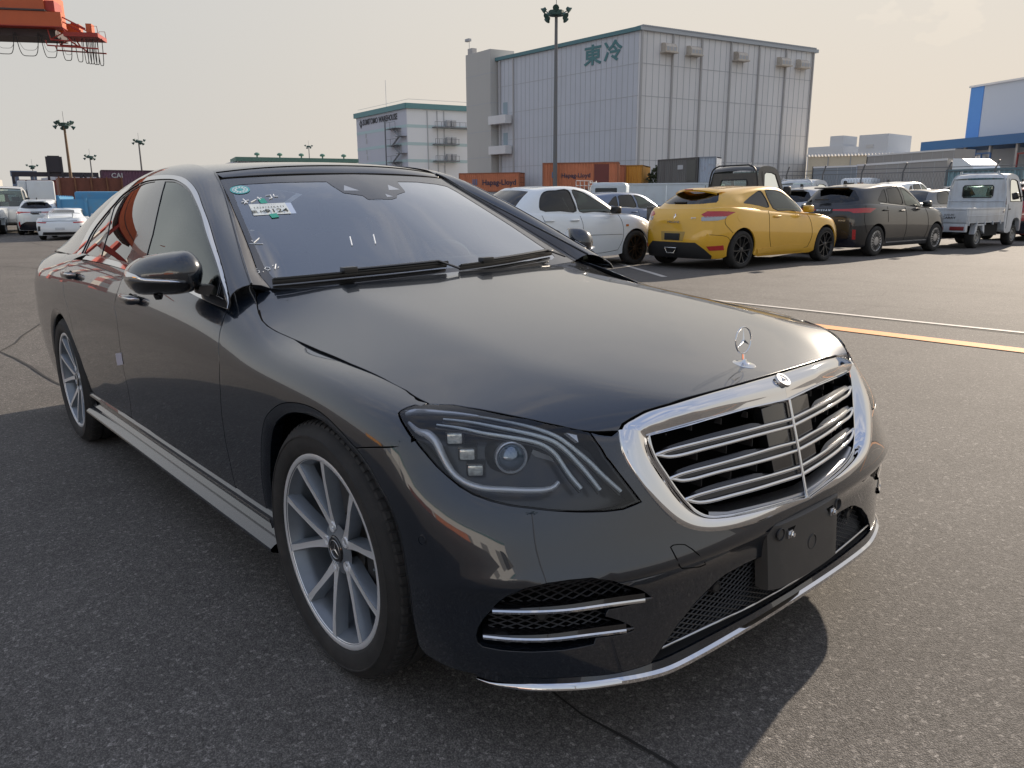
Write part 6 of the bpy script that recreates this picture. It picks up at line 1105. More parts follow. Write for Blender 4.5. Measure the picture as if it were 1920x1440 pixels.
# outlines as (u, v) on the master surfaces
B = {
 'hood': [(0.9529,0.134),(0.9278,0.3234),(0.9134,0.4286),(0.9128,0.5993),(0.9289,0.7398),(0.9449,0.8669),(0.9374,0.9081),(0.9176,0.9186),(0.8931,0.9246),(0.8639,0.9306),(0.832,0.936),(0.8007,0.9363),(0.7658,0.9343),(0.7284,0.9312),(0.6884,0.9307),(0.6207,0.9338),(0.5335,0.9303),(0.4548,0.9166),(0.3989,0.9118),(0.3442,0.9255),(0.3416,0.9297),(0.312,0.9101),(0.2715,0.912),(0.2294,0.9197),(0.1888,0.9214),(0.145,0.9267),(0.0878,0.9479),(0.0345,0.9583),(0.0622,0.8769),(0.0676,0.826),(0.0709,0.7587),(0.0577,0.6626),(0.0549,0.4654),(0.0544,0.2985),(0.054,0.1375)],
 'shut_b': [(0.5633,0.942),(0.5687,0.9308),(0.5742,0.9197),(0.5807,0.9088),(0.5879,0.9006),(0.5951,0.9002),(0.6029,0.9064),(0.6111,0.9179),(0.6205,0.9295),(0.6403,0.9396),(0.6709,0.9389),(0.6973,0.9453),(0.7177,0.9548),(0.7566,0.9386),(0.751,0.9229),(0.7425,0.9223),(0.7369,0.9032),(0.7341,0.8812),(0.7339,0.8675),(0.738,0.8524),(0.7446,0.8314),(0.7513,0.8048),(0.7521,0.7756),(0.7388,0.743),(0.7255,0.7029),(0.7131,0.6638)],
 'fend_top': [(0.5579,0.886),(0.5474,0.911),(0.5372,0.94),(0.5445,0.9504),(0.5528,0.9584)],
 'door_front': [(0.5625,0.8654),(0.5661,0.816),(0.5669,0.7666),(0.5675,0.7252),(0.5688,0.6834),(0.5671,0.5961),(0.5633,0.5143),(0.5604,0.4304),(0.5594,0.2928),(0.5578,0.1582)],
 'sill_top': [(0.5982,0.1124),(0.5595,0.1373),(0.5309,0.1201),(0.497,0.1331),(0.4549,0.1523),(0.4034,0.1431),(0.3749,0.1352)],
 'door_split': [(0.4495,0.8648),(0.449,0.8382),(0.4458,0.7936),(0.4429,0.7661),(0.4414,0.7424),(0.4427,0.7198),(0.4447,0.6981),(0.4446,0.6157),(0.443,0.5622),(0.4417,0.4924),(0.4405,0.4008),(0.4368,0.2601),(0.4309,0.1598)],
 'belt_line': [(0.5621,0.8707),(0.5273,0.8598),(0.4918,0.8585),(0.4487,0.8565),(0.4155,0.8563),(0.3813,0.8565),(0.3503,0.8537)],
 'door_rear': [(0.3503,0.8537),(0.3443,0.8238),(0.3412,0.7984),(0.3416,0.7634),(0.3431,0.7295),(0.3457,0.6929),(0.3506,0.654)],
 'arch_crest_f': [(0.628,0.5878),(0.6375,0.6248),(0.648,0.6576),(0.6597,0.6836),(0.6722,0.7009),(0.6838,0.7057),(0.6948,0.6951),(0.7045,0.677),(0.7123,0.6632),(0.7172,0.6529),(0.724,0.6326),(0.7298,0.6074),(0.7384,0.5679),(0.7434,0.5124),(0.7456,0.4217),(0.7461,0.2735),(0.7434,0.14)],
 'arch_crest_r': [(0.5995,0.0773),(0.5985,0.159),(0.6027,0.301),(0.6113,0.4555),(0.6185,0.524),(0.6242,0.5669)],
 'hl': [(0.7569,0.9346),(0.7736,0.9401),(0.7869,0.9371),(0.799,0.9363),(0.8114,0.9397),(0.8244,0.9367),(0.8402,0.9193),(0.8427,0.8452),(0.8474,0.7522),(0.8529,0.6996),(0.8581,0.6568),(0.8632,0.6126),(0.854,0.6041),(0.8459,0.6066),(0.8346,0.6142),(0.8231,0.6229),(0.8116,0.6328),(0.8016,0.6401),(0.7924,0.6509),(0.7842,0.6648),(0.7777,0.6831),(0.7722,0.7048),(0.7663,0.7311),(0.7602,0.7653),(0.7537,0.798),(0.7446,0.8314),(0.738,0.8524),(0.7339,0.8675),(0.7341,0.8812),(0.7369,0.9032),(0.7425,0.9223)],
 'bump_seam': [(0.7131,0.6638),(0.7255,0.7029),(0.7388,0.743),(0.7521,0.7756)],
 'bump_gr': [(0.8406,0.9122),(0.8524,0.876),(0.8556,0.8619)],
 'gr_out': [(0.5234,0.7422),(0.5268,0.7145),(0.5213,0.6785),(0.5066,0.641),(0.4879,0.6055),(0.4657,0.569),(0.4418,0.5377),(0.4124,0.5122),(0.3729,0.4939),(0.3143,0.4816),(0.2317,0.4756),(0.1716,0.4742)],
 'gr_out_b': [(0.8571,0.9059),(0.8561,0.8114),(0.8573,0.7329),(0.8611,0.6832),(0.8656,0.6415),(0.8705,0.5982),(0.8755,0.5594),(0.8816,0.5257),(0.8895,0.4989),(0.9011,0.4768),(0.9172,0.461),(0.9288,0.4541)],
 'gr_in': [(0.4604,0.7184),(0.4602,0.6964),(0.4531,0.6655),(0.4367,0.63),(0.4172,0.5906),(0.3932,0.5529),(0.3724,0.5306),(0.3459,0.5148),(0.289,0.5041),(0.1799,0.4981),(0.0008,0.4866)],
 'gr_in_top': [(0.4604,0.7184),(0.2973,0.7324),(0.1656,0.7371),(0.0018,0.7312)],
 'sl0a': [(0.4488,0.6768),(0.4193,0.6813),(0.3077,0.6865),(0.1785,0.6875),(0.0985,0.6866),(-0.0078,0.6823)],
 'sl0b': [(0.4488,0.6768),(0.4153,0.6674),(0.3114,0.6699),(0.1825,0.6717),(0.1031,0.6704),(-0.0101,0.6657)],
 'sl1a': [(0.4251,0.6196),(0.3961,0.6244),(0.2807,0.6285),(0.0933,0.6293),(-0.0142,0.6228)],
 'sl1b': [(0.4251,0.6196),(0.392,0.6097),(0.2847,0.6112),(0.0952,0.6073),(-0.0157,0.6035)],
 'sl2a': [(0.3952,0.5672),(0.3563,0.5709),(0.2433,0.5724),(0.098,0.5672),(-0.0124,0.5621)],
 'sl2b': [(0.3952,0.5672),(0.36,0.5539),(0.2485,0.5508),(0.0951,0.5469),(-0.0135,0.5415)],
 'intake': [(0.936,0.2356),(0.919,0.2359),(0.9064,0.23),(0.9004,0.2209),(0.889,0.1946),(0.8784,0.1577),(0.8714,0.1187),(0.8661,0.0866),(0.8722,0.0836),(0.9032,0.0922),(0.9292,0.0913),(0.961,0.0839)],
 'trimline': [(0.8715,0.1132),(0.9022,0.1193),(0.9281,0.1141),(0.9596,0.1092)],
 'lip_top': [(0.787,0.1001),(0.8134,0.0925),(0.8323,0.0903),(0.8485,0.0837),(0.8607,0.0831),(0.8665,0.0846)],
 'side_intake': [(0.7961,0.2581),(0.7984,0.283),(0.804,0.3442),(0.811,0.389),(0.8204,0.4121),(0.8293,0.4174),(0.8385,0.4138),(0.8473,0.3775),(0.8552,0.3066),(0.8612,0.2666),(0.8647,0.2431),(0.8624,0.2353),(0.8553,0.2345),(0.8459,0.2349),(0.8445,0.2191),(0.8503,0.2048),(0.8549,0.1897),(0.8571,0.1771),(0.8521,0.175),(0.8407,0.1784),(0.8398,0.1657),(0.8283,0.1623),(0.8147,0.1627),(0.7997,0.1656),(0.7899,0.1697),(0.7875,0.177),(0.787,0.1911),(0.7885,0.2098),(0.7919,0.234)],
 'blade0': [(0.7962,0.2582),(0.8115,0.2556),(0.8282,0.2514),(0.8478,0.2493),(0.862,0.2409)],
 'blade1': [(0.7907,0.1943),(0.8053,0.1921),(0.8216,0.189),(0.8389,0.1883),(0.8533,0.1833)],
 'chrome_lip': [(0.7808,0.0645),(0.7894,0.0567),(0.8016,0.0594),(0.8126,0.0635),(0.8251,0.066),(0.8369,0.0658),(0.8511,0.0646),(0.8613,0.0588),(0.8742,0.0522),(0.8902,0.0564),(0.9264,0.0634),(0.9717,0.0651)],
 'tow': [(0.8744,0.4677),(0.8758,0.4723),(0.8785,0.4699),(0.8817,0.4625),(0.8851,0.4382),(0.8885,0.4001),(0.893,0.3245),(0.8937,0.3088),(0.8898,0.3076),(0.8801,0.3429),(0.8786,0.3651),(0.8768,0.4198)],
 'park': [(0.7589,0.524)],
 'radar': [(0.8189,0.233)],
 'radar2': [(0.9034,0.1997)],
 'crease': [(0.798,0.3726),(0.8188,0.4204),(0.8408,0.4311),(0.8719,0.413),(0.8885,0.3844),(0.931,0.27)],
 'dlo_out': [(0.7218,0.0498),(0.7221,0.113),(0.7227,0.1677),(0.7224,0.2207),(0.7209,0.2874),(0.7184,0.3514),(0.7136,0.4067),(0.7056,0.449),(0.6954,0.4849),(0.6855,0.5178),(0.6779,0.5471),(0.6703,0.575),(0.6613,0.5994),(0.6503,0.6181),(0.6369,0.6322),(0.621,0.6415),(0.6046,0.6495),(0.5868,0.6555),(0.5664,0.6566),(0.5449,0.6545),(0.5233,0.6522),(0.5013,0.6507),(0.4741,0.6508),(0.4472,0.6532),(0.4239,0.657),(0.4086,0.6601),(0.3947,0.663),(0.3814,0.6641),(0.3702,0.6631),(0.3593,0.6605),(0.3481,0.6562),(0.3342,0.6489),(0.3196,0.6396),(0.3051,0.629),(0.2898,0.6146),(0.2743,0.5983),(0.2587,0.5843),(0.2408,0.573),(0.2234,0.5642),(0.2071,0.5557),(0.191,0.5448),(0.1756,0.5328),(0.1603,0.5205),(0.1427,0.5075),(0.125,0.4931),(0.1085,0.4757),(0.0951,0.4571),(0.0825,0.4356),(0.0707,0.4088),(0.0603,0.3799),(0.0507,0.3413),(0.0439,0.281),(0.0416,0.2118),(0.0409,0.1289),(0.0398,0.0657)],
 'dlo_in': [(0.6976,0.1119),(0.6962,0.1407),(0.6949,0.168),(0.6934,0.1966),(0.6917,0.2438),(0.6904,0.2936),(0.6872,0.3388),(0.6802,0.3783),(0.6707,0.4131),(0.661,0.4442),(0.6521,0.4707),(0.6428,0.4948),(0.6342,0.5169),(0.6291,0.5337),(0.6246,0.5498),(0.6174,0.5631),(0.603,0.5746),(0.5851,0.5835),(0.5672,0.5909),(0.5531,0.5968),(0.5393,0.602),(0.5246,0.6053),(0.5083,0.6059),(0.4918,0.6055),(0.4766,0.6061),(0.4652,0.6076),(0.4545,0.609),(0.4434,0.6104),(0.4294,0.6135),(0.4149,0.6174),(0.4013,0.6195),(0.3908,0.6186),(0.3806,0.6162),(0.3703,0.6132),(0.3584,0.61),(0.3462,0.6064),(0.3339,0.6006),(0.3193,0.5899),(0.3041,0.5762),(0.2887,0.563),(0.2713,0.5506),(0.2541,0.5388),(0.2379,0.5273),(0.2218,0.5133),(0.2069,0.498),(0.1929,0.4847),(0.1809,0.4753),(0.1695,0.4675),(0.1575,0.4589),(0.1397,0.4454),(0.1211,0.4291),(0.1042,0.4078),(0.0921,0.3853),(0.0813,0.3577),(0.072,0.3238),(0.0663,0.2941),(0.0614,0.2581),(0.0569,0.2167)],
 'dlo_bo': [(0.0398,0.0657),(0.1605,0.085),(0.2968,0.083),(0.4531,0.0756),(0.5566,0.0754),(0.6579,0.0682),(0.7218,0.0498)],
 'dlo_bi': [(0.0555,0.1904),(0.1222,0.1138),(0.2283,0.1081),(0.398,0.113),(0.4523,0.1134),(0.564,0.1165),(0.6438,0.1141),(0.6976,0.1119)],
 'g_quarter': [(0.6888,0.1169),(0.6841,0.1976),(0.6783,0.3286),(0.6532,0.4295),(0.6408,0.4809),(0.6081,0.2904),(0.6017,0.1192)],
 'g_rear': [(0.5871,0.1205),(0.5911,0.2726),(0.6316,0.4811),(0.6277,0.5066),(0.6095,0.5495),(0.5596,0.5779),(0.5204,0.5959),(0.4732,0.5984),(0.4704,0.5694),(0.4562,0.3888),(0.4542,0.2411),(0.4579,0.1175)],
 'g_front': [(0.3858,0.1122),(0.3942,0.289),(0.4284,0.5558),(0.4354,0.5994),(0.3986,0.6109),(0.3694,0.6034),(0.3329,0.591),(0.2896,0.5547),(0.2385,0.5184),(0.1932,0.4736),(0.158,0.4481),(0.1043,0.3971),(0.0955,0.3758),(0.0888,0.1509),(0.1245,0.1226)],
 'g_tri': [(0.0857,0.1581),(0.0913,0.3787),(0.0696,0.3221),(0.0569,0.2167)],
 'bp_a': [(0.4663,0.6049),(0.4467,0.516),(0.4366,0.3064),(0.446,0.1174)],
 'bp_b': [(0.4483,0.6051),(0.4301,0.5183),(0.41,0.3124),(0.4008,0.1148)],
 'pill_ws': [(0.0464,0.7076),(0.0627,0.6981),(0.1203,0.7434),(0.1915,0.8095),(0.2846,0.8814),(0.3496,0.8966),(0.3703,0.9073)],
 'roof_gap': [(0.3732,0.9118),(0.3986,0.8876),(0.4564,0.9234),(0.5157,0.9609),(0.5292,0.788),(0.5877,0.7029),(0.6422,0.5948)],
 'ws': [(0.2389,0.0262),(0.4278,0.0249),(0.6383,0.0084),(0.7912,0.004),(0.9077,0.0121),(0.9315,0.1344),(0.918,0.3029),(0.9019,0.5142),(0.8881,0.7279),(0.8956,0.8952),(0.729,0.9124),(0.5731,0.9107),(0.4246,0.905),(0.2234,0.9016)],
 'ws_in': [(0.1746,0.0738),(0.333,0.0749),(0.5163,0.0651),(0.6221,0.0593),(0.7749,0.0633),(0.872,0.0803),(0.8892,0.1795),(0.8798,0.3595),(0.8605,0.5951),(0.846,0.7691),(0.8296,0.826),(0.7804,0.8378),(0.5979,0.8355),(0.4105,0.8213),(0.3816,0.8186),(0.3738,0.7667),(0.3587,0.7019),(0.2857,0.6705),(0.2799,0.6354)],
 'ws_in_l': [(0.2452,0.0747),(0.3993,0.0785),(0.5735,0.0645),(0.6943,0.0535),(0.7417,0.0734),(0.7649,0.124),(0.7671,0.2266),(0.7718,0.3703),(0.7657,0.583),(0.7636,0.7456),(0.7484,0.7981),(0.6849,0.8158),(0.5416,0.8275),(0.417,0.8181),(0.3991,0.7742),(0.3772,0.7051),(0.3111,0.6762),(0.2866,0.645),(0.2517,0.63),(0.1377,0.634)],
 'cam1': [(0.3197,0.7735),(0.276,0.7162),(0.3465,0.7214)],
 'cam2': [(0.329,0.7761),(0.3626,0.7263),(0.2942,0.7186)],
 'cam3': [(0.2489,0.681),(0.2738,0.6552),(0.2402,0.6503)],
 'st_oval': [(0.7961,0.7894)],
 'st_label': [(0.7934,0.6577),(0.6295,0.649),(0.6347,0.5585),(0.7988,0.5626)],
 'st_tape': [(0.7343,0.6965),(0.704,0.6971),(0.6909,0.5347),(0.7244,0.5301)],
 'st_film': [(0.7934,0.6577),(0.6253,0.6484),(0.6326,0.5583),(0.7988,0.5626)],
 'chk': [(0.9059,0.3513),(0.8346,0.3399)],
 'chk2': [(0.884,0.3728),(0.8784,0.3551),(0.8366,0.386)],
 'w50': [(0.8829,0.1597)],
 'w_up': [(0.7261,0.6906)],
 'mk1': [(0.4888,0.3461),(0.506,0.2818)],
 'mk2': [(0.3992,0.3497),(0.4215,0.2818)],
 'wip_l': [(0.3988,0.0245),(0.2479,0.032)],
 'hl_trim': [(0.7428,0.8686),(0.7527,0.8456),(0.7599,0.8395),(0.7643,0.8126),(0.7671,0.777),(0.7701,0.7443),(0.7743,0.716),(0.7801,0.6969),(0.788,0.6861),(0.7989,0.6828),(0.8116,0.679),(0.8172,0.6794),(0.8212,0.6842),(0.8235,0.6959)],
 'hl_d0': [(0.7844,0.9312),(0.7952,0.9294),(0.8064,0.9261),(0.8144,0.9119),(0.8208,0.8824),(0.8265,0.8334),(0.8328,0.7865),(0.8397,0.7418),(0.8468,0.6962),(0.855,0.6491)],
 'hl_d1': [(0.768,0.9111),(0.7802,0.9098),(0.7923,0.9019),(0.8016,0.8951),(0.8109,0.8794),(0.8184,0.849),(0.8249,0.8032),(0.8322,0.7524),(0.8389,0.707),(0.8449,0.663)],
 'hl_d2': [(0.7643,0.8925),(0.7768,0.8874),(0.7867,0.8734),(0.7973,0.863),(0.8065,0.8476),(0.8134,0.8236),(0.8197,0.787),(0.8251,0.7443),(0.8301,0.708),(0.8356,0.6743)],
 'hl_top': [(0.7355,0.8905),(0.7476,0.9181),(0.7659,0.9238),(0.7753,0.9254),(0.7859,0.9252)],
 'hl_led': [(0.7739,0.8738),(0.7792,0.7772),(0.7832,0.7378)],
 'hl_proj': [(0.7994,0.7704)],
 'hl_tri': [(0.8272,0.9138),(0.8328,0.9074),(0.8322,0.8515)],
 'hl_bowl': [(0.8094,0.807),(0.8194,0.7798),(0.8206,0.7626),(0.8139,0.7729),(0.8117,0.7838)],
 'handle': [(0.4671,0.7805)],
 'handle_r': [(0.3621,0.7951)],
 'sticker': [(0.4344,0.5549),(0.4447,0.5695),(0.4438,0.5264),(0.4331,0.5085)],
 'mirfoot': [(0.0704,0.2366)],
 'star': [(0.1297,0.1343)],
 'mirror': [(1.0553,1.0323),(1.0515,1.0502),(1.0412,1.0697),(1.0202,1.0897),(0.9956,1.1024),(0.9551,1.1119),(0.9236,1.117),(0.9007,1.1174),(0.8891,1.1083),(0.8794,1.0924),(0.8719,1.0712),(0.8701,1.0465),(0.8743,1.0201),(0.8811,0.9971),(0.9011,0.9814),(0.9363,0.9729),(0.9837,0.9725),(1.0268,0.9758),(1.0426,0.9914),(1.0532,1.0142)],
 'mstrip_t': [(1.0482,1.0573),(1.0335,1.0516),(1.0182,1.045),(1.0063,1.0359),(0.9783,1.0309),(0.9316,1.0264),(0.9053,1.0198)],
 'mstrip_b': [(1.0555,1.0296),(1.0424,1.0257),(1.0266,1.0235),(1.0045,1.0213),(0.9637,1.0184),(0.9329,1.0179),(0.9055,1.018)],
 'marm': [(0.8821,1.0007),(0.868,1.0058),(0.8496,1.0055),(0.8362,0.9876),(0.8241,0.9537),(0.8315,0.9538),(0.8528,0.9647),(0.8865,0.9776)],
}
B = {k: np.array(v) for k, v in B.items()}
# ================================================================ THE DARK SALOON
HS = hero_surfs(); belt, hoods, green, wscr, roofs, tails, gril = [HS[k] for k in ('belt', 'hood', 'green', 'wscr', 'roof', 'tail', 'gril')]
P0 = np.array([-1.2, 0, 0])
saloon = empty('saloon_car', (-1.2, 0, 0), label='dark blue-grey luxury saloon filling the foreground, chrome grille and star on its hood', cat='car')
tilt = Matrix(((0.99982260, -0.00014133, -0.01883454), (-0.00014133, 0.99988740, -0.01500565), (0.01883454, 0.01500565, 0.99971000)))
saloon.rotation_euler = tilt.to_euler()
paint = mat('saloon_paint', (.0085, .0115, .017), .38, .0, 1, .012, .5)
def _paint_detail(m):
    t = m.node_tree; b = t.nodes['Principled BSDF']; tc = nd(t, 'TexCoord')
    # metallic flake under the lacquer, with dust specks on top
    vo = nd(t, 'TexVoronoi', Scale=900.); t.links.new(tc.outputs['Object'], vo.inputs[0])
    r = nd(t, 'MapRange'); r.inputs[1].default_value = .0; r.inputs[2].default_value = 1; r.inputs[3].default_value = .6; r.inputs[4].default_value = 1.4
    t.links.new(vo.outputs['Color'], r.inputs[0]); sc = nd(t, 'VectorMath', operation='SCALE'); sc.inputs[0].default_value = (.0075, .0130, .0225); t.links.new(r.outputs[0], sc.inputs['Scale'])
    v2 = nd(t, 'TexVoronoi', Scale=85.); t.links.new(tc.outputs['Object'], v2.inputs[0])
    v3 = nd(t, 'TexNoise', Scale=6., Detail=3); t.links.new(tc.outputs['Object'], v3.inputs[0])
    r2 = nd(t, 'MapRange'); r2.inputs[1].default_value = .035; r2.inputs[2].default_value = .10; r2.inputs[3].default_value = .5; r2.inputs[4].default_value = 0; t.links.new(v2.outputs['Distance'], r2.inputs[0])
    r3 = nd(t, 'MapRange'); r3.inputs[1].default_value = .45; r3.inputs[2].default_value = .65; t.links.new(v3.outputs['Fac'], r3.inputs[0])
    gm = nd(t, 'NewGeometry'); sp = nd(t, 'SeparateXYZ'); t.links.new(gm.outputs['Normal'], sp.inputs[0])
    up = nd(t, 'MapRange'); up.inputs[1].default_value = .8; up.inputs[2].default_value = .97; t.links.new(sp.outputs['Z'], up.inputs[0])
    m1 = nd(t, 'Math', operation='MULTIPLY'); t.links.new(r2.outputs[0], m1.inputs[0]); t.links.new(r3.outputs[0], m1.inputs[1])
    m2 = nd(t, 'Math', operation='MULTIPLY'); t.links.new(m1.outputs[0], m2.inputs[0]); t.links.new(up.outputs[0], m2.inputs[1])
    # even film of fine dust on upward faces
    ds = nd(t, 'Math', operation='MULTIPLY_ADD'); ds.inputs[1].default_value = .010; t.links.new(up.outputs[0], ds.inputs[0]); t.links.new(m2.outputs[0], ds.inputs[2])
    mx = nd(t, 'Mix', data_type='RGBA'); t.links.new(ds.outputs[0], mx.inputs['Factor']); t.links.new(sc.outputs[0], mx.inputs['A']); mx.inputs['B'].default_value = (.34, .31, .27, 1)
    t.links.new(mx.outputs['Result'], b.inputs['Base Color']); b.inputs['Metallic'].default_value = .4; b.inputs['Roughness'].default_value = .26
    n5 = nd(t, 'TexNoise', Scale=35., Detail=4); t.links.new(tc.outputs['Object'], n5.inputs[0])
    r5 = nd(t, 'MapRange'); r5.inputs[1].default_value = .35; r5.inputs[2].default_value = .7; r5.inputs[3].default_value = .0; r5.inputs[4].default_value = .03; t.links.new(n5.outputs['Fac'], r5.inputs[0]); t.links.new(r5.outputs[0], b.inputs['Coat Roughness'])
    b.inputs['Coat IOR'].default_value = 1.7
_paint_detail(paint)
blackp = mat('gloss_black', (.006, .006, .007), .12, 0, 1, .02); matte_black = mat('black_plastic', (.018, .018, .019), .55, bump=.15, bscale=900); dark_void = mat('dark_cavity', (.004, .004, .004), .9, spec=.1)
chrome = mat('chrome', (.74, .745, .76), .03, 1.0); satin = mat('satin_metal', (.50, .51, .53), .28, 1.0); rubber = mat('tyre_rubber', (.018, .0175, .017), .75, var=.25, vscale=18, dirt=.25, dcol=(.07, .062, .055), dscale=9, bump=.3, bscale=350)
rim_face = mat('machined_alloy', (.80, .81, .82), .32, .55, rvar=.05, vscale=30); rim_side = mat('grey_alloy', (.19, .215, .245), .38, .45, .35, .15, var=.08, vscale=20, dirt=.12, dcol=(.10, .085, .07), dscale=12)
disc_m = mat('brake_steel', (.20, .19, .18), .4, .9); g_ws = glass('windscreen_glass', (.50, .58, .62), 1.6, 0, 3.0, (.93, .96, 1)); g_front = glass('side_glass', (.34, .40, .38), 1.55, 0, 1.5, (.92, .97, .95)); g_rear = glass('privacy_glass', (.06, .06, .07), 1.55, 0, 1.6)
g_lamp = glass('lamp_lens', (.86, .88, .90), 1.5, 0, 1.0); frit = mat('windscreen_border', (.012, .011, .010), .25, 0, 1, .01)
_SH = {}
def hp(name, D, m, side=-1, parent=None, **k):
    """one part of the saloon from panel data; side -1 is the car's right"""
    V, F, NN = D if side > 0 else mirror_data(D)
    o = mobj(name, V - P0, F, [m, dark_void], parent or saloon, normals=NN, **k); rim_dark(o, F); return o
def rim_dark(o, F):  # panel edges coloured near black, putting the gap shade into them
    idx = []; q = 0
    for f in F:
        if len(f) == 3: idx.append(0)
        else: idx.append(q % 2); q += 1
    o.data.polygons.foreach_set('material_index', idx)
def hp2(name, D, m, **k):
    return hp(name, D, m, -1, **k), hp(name, D, m, 1, **k)
def hpc(name, D, m, **k):
    V, F, NN = join_data(D, mirror_data(D)); o = mobj(name, V - P0, F, [m, dark_void], saloon, normals=NN, **k); rim_dark(o, F); return o
def sp(S, uv, off=0.):
    uv = np.array(uv, float); return S.ev(uv[:, 0], uv[:, 1]) + S.nrm(uv[:, 0], uv[:, 1]) * off
def bhit(x, z): return belt.hit((x, 5, z), (0, -1, 0))
def tub(name, P, r, m, parent=None, side=-1, n=8, closed=False, sq=None, smooth_n=0):
    P = np.array(P, float)
    if smooth_n: P = crom(P, smooth_n, closed)
    b = MB().tube(P * [1, side, 1] - P0, r, n, closed, sq=sq); return b.build(name, m, parent or saloon, smooth=60)
vC = hoods.sv[1]; uW = wscr.su[1]; uBf = belt.su[-2]; uBr = belt.su[1]
# ---- bonnet
h = B['hood']; h = np.vstack([[h[0][0] + .0, vC], h, [h[-1][0], vC]])
hood = hpc('hood', panel_data(hoods, h, step=.035, center=True, thick=.02, gap=.0022), paint)
# ---- arch outlines
crf = np.vstack([B['arch_crest_r'], B['arch_crest_f'], [bhit(.385, .235)]])
cr_xz = belt.ev(crf[:, 0], crf[:, 1]); cr_s = crom(cr_xz, 4); crf = np.array([bhit(p[0], p[2]) for p in cr_s if bhit(p[0], p[2]) is not None])
ck = np.argmin(np.abs(crf - B['bump_seam'][0]).sum(1)); crf[ck] = B['bump_seam'][0]
ang = np.linspace(rad(-14), rad(194), 34); rcr = np.array([bhit(-3.0 + .40 * math.cos(a), .355 + .40 * math.sin(a)) for a in ang])
st = B['sill_top']; df = B['door_front']; dsp = B['door_split']; dr = B['door_rear']; bl = B['belt_line']
fender_uv = np.vstack([B['shut_b'][:-1], crf[:ck + 1][::-1], st[:1], df[::-1], B['fend_top']])
hp2('front_fender', panel_data(belt, fender_uv, step=.03, thick=.015, gap=.0027), paint)
GAP = .0026
fd = np.vstack([df, st[1:5], [st[5] * .35 + st[4] * .65], dsp[::-1], bl[:3][::-1]])
fdoors = hp2('front_door', panel_data(belt, fd, step=.035, thick=.015, gap=.0027), paint)
sx = belt.ev(st[:, 0], st[:, 1]); rd_end = [bhit(-2.61, .335)]
rd = np.vstack([dsp, [st[5]], rd_end, rcr[[0, 1, 2, 3, 4, 5]], dr[::-1], bl[3:-1][::-1]])
rd = np.vstack([dsp[:-1], [dsp[-1]], [st[5]], rd_end, rcr[1:6], dr[::-1][:-1], bl[3:][::-1]])
rdoors = hp2('rear_door', panel_data(belt, rd, step=.04, thick=.015, gap=.0027), paint)
vt = belt.sv[-2]; vb = belt.sv[1]
rq = np.vstack([dr, rcr[5:], [bhit(-3.5, .275)], [[belt.su[4], vb]], [[uBr, vb]], [[uBr, vt]], [[belt.su[3], vt]], [[belt.su[5], vt]], [[belt.su[7], (vt + belt.sv[-3]) / 2]]])
hp2('rear_quarter', panel_data(belt, rq, step=.05, thick=.015, center=True), paint)
# arch flanges and liners
def arch(crest, cx, cz, name):
    P = belt.ev(crest[:, 0], crest[:, 1]); Nn = belt.nrm(crest[:, 0], crest[:, 1]); c = np.array([cx, 0, cz]); d = (c - P) * [1, 0, 1]; d /= np.linalg.norm(d, axis=1)[:, None]
    rows = [P - Nn * .0005, P + d * .006 - Nn * .002, P + d * .026 - Nn * .010, P + d * .030 - Nn * .016, P + d * .026 - Nn * .05]
    V = np.vstack(rows); n = len(P); F = [(k * n + i, k * n + i + 1, (k + 1) * n + i + 1, (k + 1) * n + i) for k in range(len(rows) - 1) for i in range(n - 1)]
    for s in (-1, 1): mobj('arch_lip', V * [1, s, 1] - P0, F, paint, saloon, smooth=40)
    rows = [P + d * .02 - Nn * .03, (P + d * -.02) * [1, 0, 1] + np.array([0, .80, 0]), (P + d * -.02) * [1, 0, 1] + np.array([0, .62, 0]), np.repeat(np.array([[cx, .6, cz]]), n, 0)]
    V = np.vstack(rows); F = [(k * n + i, k * n + i + 1, (k + 1) * n + i + 1, (k + 1) * n + i) for k in range(len(rows) - 1) for i in range(n - 1)]
    for s in (-1, 1): mobj('wheel_housing', V * [1, s, 1] - P0, F, dark_void, saloon, smooth=60)
arch(crf, .04, .37, 'f'); arch(rcr, -3.0, .355, 'r')
# ---- side skirts: body-coloured sill with a groove and a light ledge under it
def skirt(rows, name, m, xs):
    V = np.array([[(x, w, z) for (w, z) in rows] for x in xs]).reshape(-1, 3); n = len(rows); k = len(xs)
    # pinch the rear and front ends
    F = [(i * n + j, (i + 1) * n + j, (i + 1) * n + j + 1, i * n + j + 1) for i in range(k - 1) for j in range(n - 1)]
    for s in (-1, 1): mobj(name, V * [1, s, 1] - P0, F if s > 0 else [f[::-1] for f in F], m, saloon, smooth=28)
xs = np.linspace(-2.66, -.34, 30)
skirt([(.885, .352), (.906, .345), (.915, .335), (.917, .325), (.905, .312), (.899, .30)], 'sill_upper', paint, xs)
skirt([(.898, .305), (.893, .285), (.905, .268), (.93, .258), (.941, .250), (.943, .243), (.936, .236), (.90, .222), (.82, .20), (.60, .19)], 'side_skirt', paint, xs)
